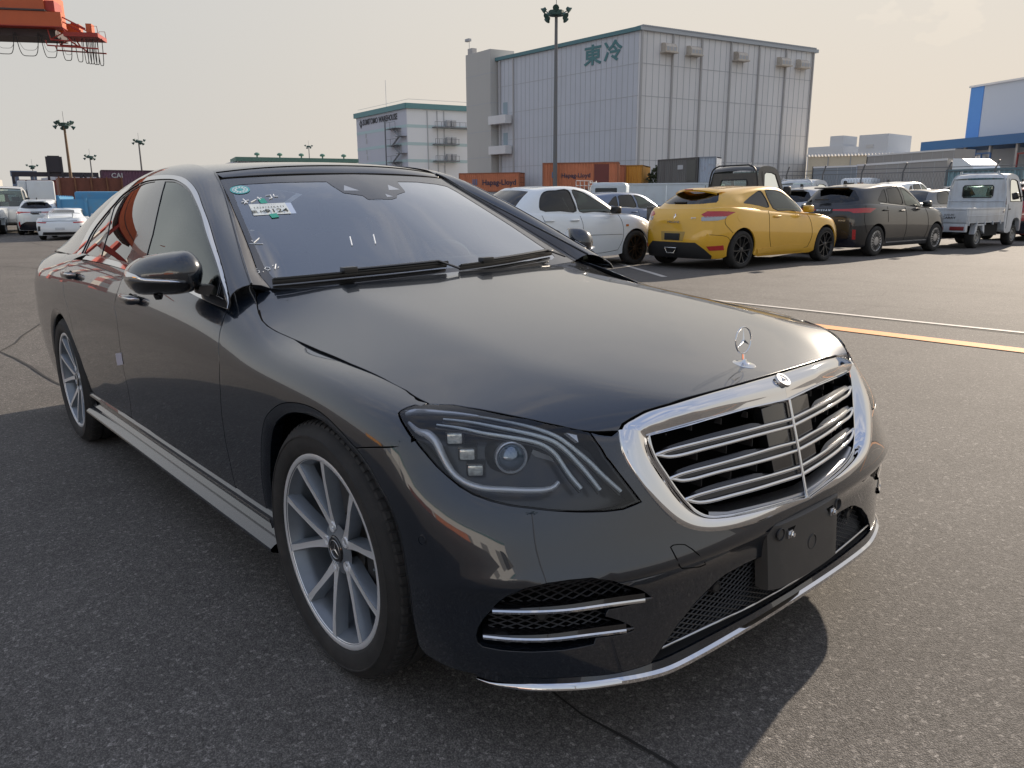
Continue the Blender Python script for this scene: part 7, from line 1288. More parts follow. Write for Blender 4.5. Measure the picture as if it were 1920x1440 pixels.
# ---- front bumper
bot = np.array([[u, belt.sv[1]] for u in np.linspace(belt.su[15], uBf, 24)])
bf = crf[ck:]; hlo = B['hl']
gb = B['gr_out_b']
hl_low = hlo[7:25]   # inner top corner round the bottom to the rear tip
gcent = np.array([[uBf, gb[-1][1] - .001]])
lower_r = [bhit(.40, .215)]
lipt = B['lip_top']
ob = np.vstack([bf, lower_r if lower_r[0] is not None else bf[-1:], [belt.hit((3, .835, .215), (-1, 0, 0))] if belt.hit((3, .835, .215), (-1, 0, 0)) is not None else lipt[:1], lipt,
                B['intake'][:8][::-1][0:0], B['intake'][7:8], B['intake'][:7][::-1], [[uBf, B['intake'][0][1]]], gcent, gb[::-1], B['bump_gr'][:2][::-1], hl_low, B['bump_seam'][::-1][1:]])
bumper = hpc('front_bumper', panel_data(belt, ob, holes=[B['side_intake']], step=.028, center=True, thick=.02), paint)
# lower lip with its chrome blade
xs_l = B['chrome_lip']; CL = sp(belt, xs_l); CL = np.vstack([CL[:-1], [[.815, 0, .195]]]); CL = crom(CL, 5)
LT = sp(belt, np.vstack([lipt, B['intake'][8:][:-1]])); LT = np.vstack([LT, [[.815, 0, .214]]]); LT = crom(LT, 4)
def rs(P, n): 
    s = np.concatenate([[0], np.cumsum(np.linalg.norm(np.diff(P, axis=0), axis=1))]); t = np.linspace(0, s[-1], n); return np.stack([np.interp(t, s, P[:, k]) for k in range(3)], 1)
def loft(name, curves, m, parent=None, side=-1, smooth=50, both=False, close=False):
    n = len(curves[0]); V = np.vstack(curves); F = [(k * n + i, k * n + i + 1, (k + 1) * n + i + 1, (k + 1) * n + i) for k in range(len(curves) - 1) for i in range(n - 1)]
    if close: k = len(curves) - 1; F += [(k * n + i, k * n + i + 1, i + 1, i) for i in range(n - 1)]
    r = []
    for s in ((-1, 1) if both else (side,)):
        bm = bmesh.new(); vs = [bm.verts.new(v) for v in V * [1, s, 1] - P0]
        for f in F:
            try: bm.faces.new([vs[i] for i in f])
            except Exception: pass
        bmesh.ops.remove_doubles(bm, verts=bm.verts[:], dist=1e-5); bmesh.ops.recalc_face_normals(bm, faces=bm.faces[:])
        me = bpy.data.meshes.new(name); bm.to_mesh(me); bm.free(); me.materials.append(m); me.polygons.foreach_set('use_smooth', [True] * len(me.polygons)); me.set_sharp_from_angle(angle=rad(smooth))
        o = bpy.data.objects.new(name, me); COL.objects.link(o); o.parent = parent or saloon; r.append(o)
    return r
n = 60; a = rs(LT, n); c = rs(CL, n); rad_out = a * [1, 1, 0]; fw = np.stack([np.clip((a[:, 0] - .45) / .35, 0, 1), np.clip(a[:, 1] / .9, 0, 1) * .6, 0 * a[:, 0]], 1)
tap = np.clip(np.arange(n) / 10., 0, 1)[:, None]
loft('bumper_lip', [a - fw * .03, a + fw * .001 + [0, 0, .001], c + fw * .008 + np.array([0, 0, .011])], paint, both=True)
tp2 = np.clip(np.arange(n) / 8., .02, 1)[:, None]
loft('chrome_lip', [c + fw * .008 * tp2 + np.array([0, 0, .011]) * tp2, c + fw * .016 * tp2 + np.array([0, 0, .006]) * tp2, c + fw * .017 * tp2 - np.array([0, 0, .002]) * tp2, c + fw * .010 * tp2 - np.array([0, 0, .007]) * tp2, c - fw * .03], chrome, both=True)
# ---- intakes
def mesh_grid(name, S, uvpoly, off, m, pitch_w=.030, pitch_z=.014, lw=.0018, both=True):
    """expanded-metal mesh clipped to an outline, built as rows of flattened diamonds"""
    P = sp(S, uvpoly); w0, w1, z0, z1 = P[:, 1].min(), P[:, 1].max(), P[:, 2].min(), P[:, 2].max(); poly = P[:, 1:3]; b = MB()
    def pt(w, z):
        h_ = S.hit((3, w, z), (-1, 0, 0))
        return None if h_ is None else S.ev(h_[0], h_[1])[0] + S.nrm(h_[0], h_[1])[0] * off
    nz = int((z1 - z0) / pitch_z) + 2; nw = int((w1 - w0) / pitch_w) + 2; grid = {}
    for j in range(nz):
        for i in range(nw * 2):
            w = w0 + i * pitch_w / 2; z = z0 + j * pitch_z + (pitch_z * .5 if i % 2 else 0); 
            if pip(np.array([[w, z]]), poly)[0]: grid[(i, j)] = pt(w, z)
    for (i, j), p in grid.items():
        if p is None: continue
        for q in ([(i + 1, j), (i + 1, j - 1)] if i % 2 == 0 else [(i + 1, j), (i + 1, j + 1)]):
            r = grid.get(q)
            if r is not None:
                for s in ((-1, 1) if both == 'join' else (-1,)): b.tube([p * [1, s, 1] - P0, r * [1, s, 1] - P0], lw, 4, caps=False)
    return b
xmid = [(B['intake'])]
ik = np.vstack([[[uBf, B['intake'][0][1]]], B['intake'][:-1], [[uBf, B['intake'][-1][1]]]])
D = panel_data(belt, ik, off=-.075, thick=0, step=.05, center=True, gap=-.02); hpc('intake_back', D, dark_void)
mesh_grid('', belt, ik, -.028, None, both='join').build('intake_mesh', mat('mesh_black', (.028, .028, .03), .35), saloon, smooth=False, kind='stuff')
tl = sp(belt, B['trimline'][:-1]); tl = np.vstack([tl, [[.822, 0, .238]]]); tl = crom(tl, 5)
full = np.vstack([tl * [1, -1, 1], (tl)[::-1][1:]]); MB().tube(full - P0 + [-.006, 0, 0], .0035, 6).build('intake_trim', satin, saloon, smooth=60)
n = 30; a = rs(LT[8:], n); loft('intake_floor', [a - [.002, 0, .0], a + [-.07, 0, .01]], matte_black, both=True)
it = sp(belt, B['intake'][:8]); it = np.vstack([[[it[0][0], 0, it[0][2]]], it]); loft('intake_wall', [rs(it, 30), rs(it, 30) + [-.075, -.004, 0]], paint, both=True)
si = B['side_intake']; sic = np.vstack([si, si[:1]]); P = sp(belt, sic); Nn = belt.nrm(sic[:, 0], sic[:, 1])
loft('side_intake_wall', [P - Nn * .001, P - Nn * .05], paint, both=True)
for o in hp2('side_intake_back', panel_data(belt, si, off=-.05, thick=0, step=.03, gap=-.006), dark_void): pass
for s in (-1, 1):
    b = mesh_grid('', belt, si, -.022, None, both=False)
    if s > 0: b.V = [(v[0], -v[1], v[2]) for v in b.V]
    b.build('side_intake_mesh', MATS['mesh_black'], saloon, smooth=False, kind='stuff')
for k in (0, 1):
    bl_ = sp(belt, B['blade%d' % k]); bl_ = crom(bl_, 5); N_ = np.array([.75, .55, .1]); m_ = len(bl_)
    wz = (.004 + .016 * np.clip(np.arange(m_) / m_ * 1.3, 0, 1))[:, None]
    up = np.array([0, 0, 1.])
    loft('intake_blade', [bl_ - N_ * .03 + up * .016, bl_ + N_ * .004 + up * (wz * .6 + .004), bl_ + N_ * .007 + up * .004], blackp, both=True)
    loft('intake_blade_trim', [bl_ + N_ * .007 + up * .0045, bl_ + N_ * .010 + up * .001, bl_ + N_ * .009 - up * .004, bl_ + N_ * .002 - up * .005, bl_ - N_ * .03 - up * .003], chrome, both=True)
    e_ = bl_[-1]; tub('blade_tip', [e_ - [0, 0, 0], e_ + np.array([.010, -.018, .001])], [.006, .001], blackp, n=6)
def sensor(uv, off, r=.012):
    p = sp(belt, [uv], off)[0]; nn = belt.nrm(*uv)[0]
    for s in (-1, 1):
        M_ = frame_mtx(p * [1, s, 1] - P0, Vector(nn * [1, s, 1]).orthogonal(), Vector(nn * [1, s, 1]).cross(Vector(nn * [1, s, 1]).orthogonal()))
        MB().lathe([(0, .001), (r * .72, .001), (r * .8, -.002), (r * .86, .0015), (r, .0012), (r * 1.05, -.006)], 20, M_, 'z').build('parking_sensor', paint if off == 0 else matte_black, saloon, smooth=40)
sensor(B['park'][0], 0.0); sensor(B['radar'][0], -.012, .013); sensor(B['radar2'][0], -.012, .013)
tw = sp(belt, np.vstack([B['tow'], B['tow'][:1]]), .0006); tub('tow_eye_cover', tw, .0012, dark_void, n=5)
# ---- body shell behind the gaps
holes = [np.vstack([crf, [bhit(.385, .21)], [bhit(-.25, .21)]]) if bhit(-.25, .21) is not None else crf]
sh_o = np.array([[uBr, vb], [uBf, vb], [uBf, vt], [uBr, vt]])
def shr(uv, k): c_ = uv.mean(0); return c_ + (uv - c_) * k
und = np.vstack([B['shut_b'][:1], [bhit(-.55, .8)], [bhit(-.33, .35)]])
for poly in (fd, ): hp2('door_shell', panel_data(belt, poly, off=-.014, gap=-.02, thick=0, step=.08), dark_void)
for poly in (rd, fender_uv): hp2('inner_shell', panel_data(belt, poly, off=-.016, gap=-.006, thick=0, step=.06), dark_void)
b = MB(); b.box(-4.1, .60, -.78, .78, .17, .30); b.box(-2.55, -.42, -.86, .86, .19, .5); b.box(-.3, .46, -.60, .60, .3, .66); b.box(-4.1, -3.45, -.82, .82, .25, .8); b.box(-4.0, -2.6, -.55, .55, .3, .9); _ub = b.build('underbody', dark_void, saloon, smooth=False); _ub.data.transform(Matrix.Translation(tuple(-P0)))
# ---- greenhouse
sf = np.vstack([[B['dlo_out'][-1]], B['pill_ws'][1:], B['roof_gap'][:4], [[green.su[7], green.sv[-2]]], [[green.su[9], green.sv[-2]]], [[green.su[10], green.sv[-2]]], [[green.su[11], green.sv[-2]]], [[green.su[11], green.sv[1]]], [[green.su[9], green.sv[1]]], B['dlo_out'][:-1]])
fr = [B['dlo_out'][0], B['dlo_out'][-1]]
hp2('side_frame', panel_data(green, sf, step=.035, thick=.004, gap=.001), paint)
do = np.vstack([B['dlo_out'], B['dlo_bo'][:-1]]); di = np.vstack([B['dlo_in'], B['dlo_bi'][1:-1]])
hp2('window_trim', panel_data(green, do, holes=[di], off=.005, step=.03, thick=.01, es=.012), chrome)
panes = [('quarter_window', 'g_quarter', g_rear), ('rear_side_window', 'g_rear', g_rear), ('front_side_window', 'g_front', g_front), ('mirror_triangle', 'g_tri', blackp)]
hp2('window_seal', panel_data(green, di, holes=[B[p[1]] for p in panes], off=.0, step=.03, thick=.008, es=.012, gap=-.002), blackp)
for nm, key, m_ in panes: hp2(nm, panel_data(green, B[key], off=-.003, step=.06, thick=0, gap=-.002), m_)
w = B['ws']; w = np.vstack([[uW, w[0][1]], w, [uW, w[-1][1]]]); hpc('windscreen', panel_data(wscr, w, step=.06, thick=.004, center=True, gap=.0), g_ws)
for s, key in ((-1, 'ws_in'), (1, 'ws_in_l')):
    wi = B[key]; wi = np.vstack([[uW, wi[0][1]], wi, [uW, wi[-1][1]]]); C_ = np.vstack([w, wi[::-1]])
    hp('windscreen_border', panel_data(wscr, C_, step=.04, thick=0, off=.0012, center=True, gap=0., es=.012), frit, s)
hpc('roof', None or panel_data(roofs, np.array([[roofs.su[1], roofs.sv[1]], [roofs.su[2], roofs.sv[1]], [roofs.su[-1], roofs.sv[1]], [roofs.su[-1], 1], [roofs.su[3], 1], [roofs.su[1], 1]]), step=.06, thick=.01, center=True), mat('roof_black', (.012, .013, .015), .2, 0, 1, .015))
rj = roofs.ev(np.full(20, roofs.su[2]), np.linspace(roofs.sv[1], 1, 20)) + [0, 0, .0006]; jj = np.vstack([rj * [1, -1, 1], rj[::-1]]); MB().tube(jj - P0, .0022, 5).build('roof_joint', dark_void, saloon, smooth=60)
wt = wscr.ev(np.full(30, 0) + np.linspace(uW, .985, 30), np.full(30, w[-2][1] + .004)) + [0, 0, .001]; jj = np.vstack([wt * [1, -1, 1], wt[::-1]]); MB().tube(jj - P0, .003, 5).build('windscreen_seal', dark_void, saloon, smooth=60)
uT = tails; hpc('rear_window', panel_data(tails, np.array([[0.02, tails.sv[1]], [tails.su[3], tails.sv[1]], [tails.su[3], .93], [.02, .93]]), step=.08, thick=0, center=True), g_rear)
hpc('boot_lid', panel_data(tails, np.array([[tails.su[3], tails.sv[1]], [1, tails.sv[1]], [1, 1], [tails.su[3], 1]]), step=.08, thick=.01, center=True), paint)
for s in (-1, 1): 
    e_ = rs(tails.ev(np.linspace(0, 1, 12), np.full(12, 1.)), 30); g_ = rs(green.ev(np.linspace(green.su[9], green.su[11], 12), np.full(12, green.sv[-2])), 30)
    loft('c_pillar_filler', [e_, g_ - [0, .0, .004]], paint, side=s)
    xf = np.linspace(-4.02, -2.62, 30); td = belt.ev(np.linspace(belt.su[2], belt.su[9], 300), np.full(300, vt)); gd = green.ev(np.linspace(green.su[4], 1, 300), np.full(300, green.sv[1]))
    td = td[np.argsort(td[:, 0])]; gd = gd[np.argsort(gd[:, 0])]; fx_ = lambda D_: np.stack([xf, np.interp(xf, D_[:, 0], D_[:, 1]), np.interp(xf, D_[:, 0], D_[:, 2])], 1)
    loft('shoulder_filler', [fx_(td) + [0, .006, -.008], fx_(td) - [0, 0, .001], fx_(gd) + [0, 0, .001]], paint, side=s)
# gutter line along the A pillar and roof
pw = sp(green, B['pill_ws'][1:], .002); pw = crom(pw, 6)
for s in (-1, 1): tub('pillar_gutter', pw, .004, blackp, side=s, n=6)
pl2 = sp(green, B['pill_ws'][1:], .0); ed = sp(wscr, B['ws'][4:10], .0005); loft('pillar_infill', [rs(pl2, 30) - [0, .004, .001], (rs(pl2, 30) + rs(ed, 30)) / 2 + [.003, .001, .004], rs(ed, 30) - [0, -.004, -.001]], mat('pillar_cover', (.055, .050, .045), .28, 0, .6, .08), both=True)
# scuttle between bonnet and windscreen
hr = sp(hoods, B['hood'][:7]); hr[0][1] = 0; wb = sp(wscr, w[:6]); wb[0][1] = 0; hr = rs(hr, 30); wb = rs(wb, 30); loft('scuttle_panel', [hr - [.01, 0, .012], (hr + wb) / 2 - [0, 0, .022], wb - [-.012, 0, .006]], matte_black, both=True)
# ---------------------------------------------------------------- grille
gI_t = sp(gril, B['gr_in_top']); gI_t[-1][1] = 0; gI_s = sp(gril, B['gr_in']); gI_s[-1][1] = 0
_h = B['hood']; hf = sp(hoods, _h[-8:]); hf[-1][1] = 0; hf = hf[::-1]      # centre -> corner
gO_t = np.vstack([hf + [.004, 0, -.0035], [[.672, .524, .741]]]); gO_s = np.vstack([[[.672, .524, .741]], sp(belt, B['gr_out_b'][1:], .003), [[.845, 0, .474]]])
gO_t, gO_s = crom(gO_t, 4), crom(gO_s, 4); gI_t = gI_t[::-1]; gI_s = crom(gI_s, 4)
gO_t, gI_t = rs(gO_t, 40), rs(gI_t, 40); gO_s, gI_s = rs(gO_s, 90), rs(gI_s, 90)
O_ = np.vstack([gO_t, gO_s[1:]]); I_ = np.vstack([gI_t, gI_s[1:]])
# smooth the pairing round the corner
def band(O, I, prof):
    t = np.gradient(O, axis=0); d = I - O; n_ = np.cross(t, d); n_ /= np.maximum(np.linalg.norm(n_, axis=1), 1e-9)[:, None]; n_[(n_[:, 0] < 0)] *= -1
    for _ in range(6): n_[1:-1] = (n_[:-2] + n_[1:-1] * 2 + n_[2:]) / 4
    n_ /= np.linalg.norm(n_, axis=1)[:, None]; return [O + d * a + n_ * h_ for a, h_ in prof], n_
C1, gn = band(O_, I_, [(.0, -.012), (0, 0), (.02, .0035), (.10, .0075), (.30, .0135), (.50, .0165), (.56, .0160), (.75, .0090), (.93, .0020), (1.0, .0005)])
loft('grille_frame', C1, chrome, both=True)
C2, _ = band(O_, I_, [(.97, .0025), (.985, .007), (1.03, .0075), (1.05, .002), (1.06, -.012), (1.07, -.06)])
loft('grille_frame_rim', C2, chrome, both=True)
g_out = np.array([(w_, z_) for w_, z_ in B['gr_in']]); gp = np.vstack([[[0, g_out[-1][1]]], g_out[::-1][1:], B['gr_in_top'][1:-1], [[0, .731]]])
hpc('grille_back', panel_data(gril, gp, off=-.085, thick=0, gap=-.02, step=.06, center=True), dark_void)
blade_m = mat('grille_blade', (.020, .022, .027), .25, .3, .5, .06)
def gpt(w_, z_, off=0.): return gril.ev(w_, z_)[0] + gril.nrm(w_, z_)[0] * off
for i in range(3):
    a_, b_ = B['sl%da' % i], B['sl%db' % i]; a_ = crom(a_, 6); b_ = crom(b_, 6)
    a_ = a_[a_[:, 0] > -.001]; b_ = b_[b_[:, 0] > -.001]; za, zb = a_[-1][1], b_[-1][1]
    A_ = np.vstack([np.array([gpt(*q, .003) for q in a_]), [gpt(0, za, .003)]]); B_ = np.vstack([np.array([gpt(*q, .003) for q in b_]), [gpt(0, zb, .003)]])
    for s in (-1, 1):
        tip = np.array([gpt(a_[0][0] + .004, (a_[0][1]), .0)])
        P = np.vstack([A_[::-1], tip, B_]); tub('grille_strip', P, .0042, chrome, side=s, n=8, sq=(.9, 1.2))
        k = (a_[:, 0] > .100); Ab = A_[:-1][k] if k.any() else A_; nb = len(Ab); t_ = np.linspace(0, 1, nb); hgt = (.0115 * np.sin(np.clip(t_ * 1.25, 0, 1) * math.pi / 2) ** .8 * np.where(t_ > .86, np.sqrt(np.clip((1.02 - t_) / .16, 0, 1)), 1))[:, None]
        loft('grille_blade', [Ab + [-.028, 0, .012] * np.clip(hgt / .02, .1, 1), Ab + [-.022, 0, 0] * np.clip(hgt / .02, .1, 1) + hgt * [0, 0, 1.0], Ab + [-.008, 0, 0] + hgt * [0, 0, .75], Ab + [-.001, 0, .002]], blade_m, side=s)
        m0 = min(len(A_), len(B_)); loft('grille_blade_core', [rs(A_, 30) - [.006, 0, 0], rs(B_, 30) - [.006, 0, 0], rs(B_, 30) - [.05, 0, .004]], blade_m, side=s)
        # fins behind
        for w_ in (.15, .24, .33, .40):
            if w_ > a_[0][0] - .03: continue
            zt = za + .032 + (i == 0) * .01; MB().box(-.05, -.012, -.0015, .0015, -.015, .012, Matrix.Translation(tuple(gpt(w_, zt) * [1, s, 1] - P0))).build('grille_fin', matte_black, saloon, smooth=False)
loft('grille_bottom_blade', [np.array([gpt(w_, z_ + .004) + [-.03, 0, .018] for w_, z_ in zip(np.linspace(0, .34, 20), np.interp(np.linspace(0, .34, 20), [0, .18, .29, .35], [.487, .498, .504, .517]))]),
      np.array([gpt(w_, z_ + .002) + [.0, 0, .012] for w_, z_ in zip(np.linspace(0, .34, 20), np.interp(np.linspace(0, .34, 20), [0, .18, .29, .35], [.487, .498, .504, .517]))]),
      np.array([gpt(w_, z_) for w_, z_ in zip(np.linspace(0, .34, 20), np.interp(np.linspace(0, .34, 20), [0, .18, .29, .35], [.487, .498, .504, .517]))])], satin, both=True)
hpc('radar_cover', panel_data(gril, np.array([(0, .555), (.10, .558), (.108, .727), (0, .730)]), off=-.003, thick=.03, gap=0, step=.03, center=True), blackp)
MB().tube([gpt(0, .732, .004) - P0, gpt(0, .60, .006) - P0, gpt(0, .487, .006) - P0], .0048, 8).build('grille_bar', chrome, saloon, smooth=60)
# badge on the frame, star on the bonnet
bp_ = (gO_t[0] * .62 + gI_t[0] * .38) + [.014, 0, .0155]; bn = np.array([.62, 0, .78]); Mb = frame_mtx(bp_ - P0, (0, 1, 0), np.cross(bn, (0, 1, 0)))
MB().lathe([(0, .002), (.013, .002), (.014, .003), (.0205, .003), (.0215, .001), (.022, -.004)], 28, Mb, 'z').build('badge', satin, saloon, smooth=30)
def star_mb(b, R, w0, th, M_, hub=.09):
    for k in range(3):
        an = math.pi / 2 + k * 2 * math.pi / 3; d = Vector((math.cos(an), math.sin(an), 0)); q = Vector((-d.y, d.x, 0))
        V = [d * R * .97, q * w0 + d * -w0 * .3, q * -w0 + d * -w0 * .3, Vector((0, 0, th)), Vector((0, 0, -th)), ]
        # three-edged ray with a ridge on both faces
        b.add([tuple(M_ @ v) for v in V], [(0, 1, 3), (0, 3, 2), (0, 4, 1), (0, 2, 4)])
    return b
star_mb(MB(), .013, .0028, .0032, Mb @ Matrix.Translation((0, 0, .0015))).build('badge_star', chrome, saloon, smooth=False)
sx_, sz_ = .640, .870; Ms = frame_mtx(np.array([sx_, 0, sz_]) - P0, (0, 1, 0), (-.05, 0, 1))
ring = [Ms @ Vector((.035 * math.cos(t), .035 * math.sin(t), 0)) for t in np.linspace(0, 2 * math.pi, 49)[:-1]]
b = MB().tube(ring, .0021, 8, closed=True); b.build('star_ring', chrome, saloon, smooth=60)
star_mb(MB(), .035, .0048, .0035, Ms).build('hood_star', chrome, saloon, smooth=False)
MB().lathe([(.0, .008), (.004, .009), (.006, .002), (.010, -.001), (.026, -.003), (.028, -.007)], 28, Matrix.Translation((sx_ + .004 + 1.2, 0, .811)) @ Matrix.Rotation(.16, 4, 'Y') @ Matrix.Diagonal((1.25, 1, 1, 1)), 'z').build('star_base', chrome, saloon, smooth=50)
MB().tube([(sx_ + 1.203, 0, .812), (sx_ + 1.2, 0, .838)], [.0045, .003], 8).build('star_stem', chrome, saloon)
# ---------------------------------------------------------------- number-plate bracket (empty)
pb = MB(); ny = 13; ys = np.linspace(-.172, .172, ny); T_ = []
for zf, xo in ((.459, -.05), (.4585, -.006), (.455, .0), (.290, .008), (.286, .003), (.286, -.04)):
    for y in ys: T_.append((.860 - .35 * y * y + xo - (.012 if abs(y) > .17 else 0) * (xo > -.01), y * (1 if zf > .3 else .965), zf))
F = [(i * ny + j, (i + 1) * ny + j, (i + 1) * ny + j + 1, i * ny + j + 1) for i in range(5) for j in range(ny - 1)]
F += [tuple(i * ny for i in range(6))[::-1], tuple(i * ny + ny - 1 for i in range(6))]
brk = mat('bracket_plastic', (.065, .061, .056), .5, dirt=.3, dcol=(.12, .11, .10), dscale=14, bump=.2, bscale=700)
o = mobj('plate_bracket', np.array(T_) - P0, F, brk, saloon, smooth=40)
bm = bmesh.new(); bm.from_mesh(o.data); bmesh.ops.recalc_face_normals(bm, faces=bm.faces[:]); bm.to_mesh(o.data); bm.free(); o.data.set_sharp_from_angle(angle=rad(40))
def bx(y): return .860 - .35 * y * y
for (y, z, r) in ((-.140, .432, .015), (.140, .432, .015), (.0, .372, .019)):
    M_ = Matrix.Translation((bx(y) + 1.2 + .0045, y, z)); MB().lathe([(r * 1.12, -.001), (r, .0012), (r * .9, -.004), (r * .8, -.012), (0, -.014)], 24, M_, 'x').build('bracket_hole', brk if 0 else matte_black, saloon, smooth=50)
for y in (-.103, .103):
    xx = bx(y) + 1.2
    MB().box(xx - .002, xx + .0025, y - .004 + (.0 if y < 0 else -.030), y + .030 + (0 if y < 0 else -.022), .410, .438).build('bracket_slot', dark_void, saloon, smooth=False)
    MB().rbox(xx, xx + .007, y - .012, y + .008, .414, .434, .001).build('bracket_clip', satin, saloon)
    M_ = Matrix.Translation((xx + .006, y, .424)); MB().lathe([(0, .010), (.006, .010), (.0065, .006), (.009, .005), (.009, 0)], 6, M_, 'x').build('screw', chrome, saloon, smooth=False)
# ---------------------------------------------------------------- headlamps
lamp_in = mat('lamp_interior', (.030, .028, .027), .28, .2, .3, .1); guide = mat('light_guide', (.80, .84, .83), .15, .15, .8, .02, bump=.5, bscale=260); led_m = mat('led_lens', (.85, .86, .80), .08, .35, 1, .01, var=.35, vscale=90)
lamp_blue = mat('projector_lens', (.28, .34, .42), .03, .6, 1, .0, rvar=.0); silver = mat('lamp_silver', (.80, .81, .83), .2, .35, .5, .05)
L_ = B['hl']
for s in (-1, 1):
    nm = 'headlight'; lens = hp('headlight', panel_data(belt, L_, off=.0005, step=.025, thick=.006, gap=.0035), g_lamp, s)
    hp('lamp_housing', panel_data(belt, L_, off=-.062, step=.04, thick=0, gap=.004), lamp_in, s, lens)
    cl = np.vstack([L_, L_[:1]]); P = sp(belt, cl); Nn = belt.nrm(cl[:, 0], cl[:, 1]); loft('lamp_wall', [P - Nn * .006, P - Nn * .064], lamp_in, lens, s)
    hp('lamp_border', panel_data(belt, L_, holes=[L_.mean(0) + (L_ - L_.mean(0)) * np.array([.955, .955])], off=-.004, step=.03, thick=0, gap=.002, es=.012), mat('lamp_black', (.008, .008, .008), .4), s, lens)
    t = crom(sp(belt, B['hl_trim'], -.018), 4); k = len(t); w_ = np.interp(np.linspace(0, 1, k), [0, .15, .5, .8, 1], [.004, .0105, .0075, .0075, .005]); up = np.array([.1, 0, 1.]); nn = np.gradient(t, axis=0); nn /= np.linalg.norm(nn, axis=1)[:, None]; bn_ = belt.nrm(*np.interp(np.linspace(0, 1, k), np.linspace(0, 1, len(B['hl_trim'])), B['hl_trim'][:, 0])[None], np.interp(np.linspace(0, 1, k), np.linspace(0, 1, len(B['hl_trim'])), B['hl_trim'][:, 1])) if 0 else None
    tub('lamp_trim', t, w_, silver, lens, s, 8)
    # dark bowl between the trim and the light guides
    for q in (0, 1, 2):
        g_ = crom(sp(belt, B['hl_d%d' % q], -.016 - .004 * q), 4); k = len(g_); r_ = np.interp(np.linspace(0, 1, k), [0, .2, .7, 1], [.0025, .0040, .0055, .0050]); tub('light_guide', g_, r_, guide, lens, s, 8)
        tub('guide_channel', g_ - [.004, 0, .009], .0040, lamp_in, lens, s, 6)
    t = crom(sp(belt, B['hl_top'], -.012), 3); tub('lamp_top_trim', t, np.linspace(.009, .003, len(t)), silver, lens, s, 6)
    for u_, v_ in B['hl_led']:
        p = sp(belt, [(u_, v_)], -.045)[0] * [1, s, 1] - P0; M_ = frame_mtx(p, (-.35, -s * -.93, 0) if 0 else (-.25 , .97 * s * -1, .0), (0, 0, 1))
        M_ = frame_mtx(p, (-.66 * s, .75, 0), (0, 0, 1)); MB().rbox(-.017, .017, -.012, .012, -.02, .012, .005, M_).build('led_module', led_m, lens, smooth=50)
        MB().rbox(-.021, .021, -.0155, .0155, -.03, .006, .004, M_).build('led_bezel', lamp_in, lens, smooth=50)
    p = sp(belt, [B['hl_proj'][0]], -.040)[0] * [1, s, 1] - P0; nn = Vector((.86, .48 * s, .1)).normalized(); M_ = frame_mtx(p, nn.orthogonal(), nn.cross(nn.orthogonal()))
    MB().lathe([(0, .018)] + [(.030 * math.sin(a), .018 * math.cos(a)) for a in np.linspace(.15, math.pi / 2, 9)] + [(.031, -.01)], 32, M_, 'z').build('projector', lamp_blue, lens, smooth=70)
    MB().lathe([(.031, -.001), (.0335, .003), (.036, .001), (.038, -.03)], 32, M_, 'z').build('projector_ring', silver, lens, smooth=40)
    MB().lathe([(.038, -.01), (.05, -.02), (.056, -.035)], 32, M_, 'z').build('projector_bowl', lamp_in, lens, smooth=60)
    bo = sp(belt, B['hl_bowl'], -.045); loft('reflector', [bo[:3], bo[[4, 3, 2]] - [.02, 0, 0]], silver, lens, s)
    tr_ = sp(belt, B['hl_tri'], -.012); V_ = np.vstack([tr_, tr_ - [.01, 0, .004]]) * [1, s, 1] - P0; mobj('corner_reflector', V_, [(0, 1, 2), (3, 5, 4), (0, 3, 4, 1), (1, 4, 5, 2), (2, 5, 3, 0)], silver, lens)
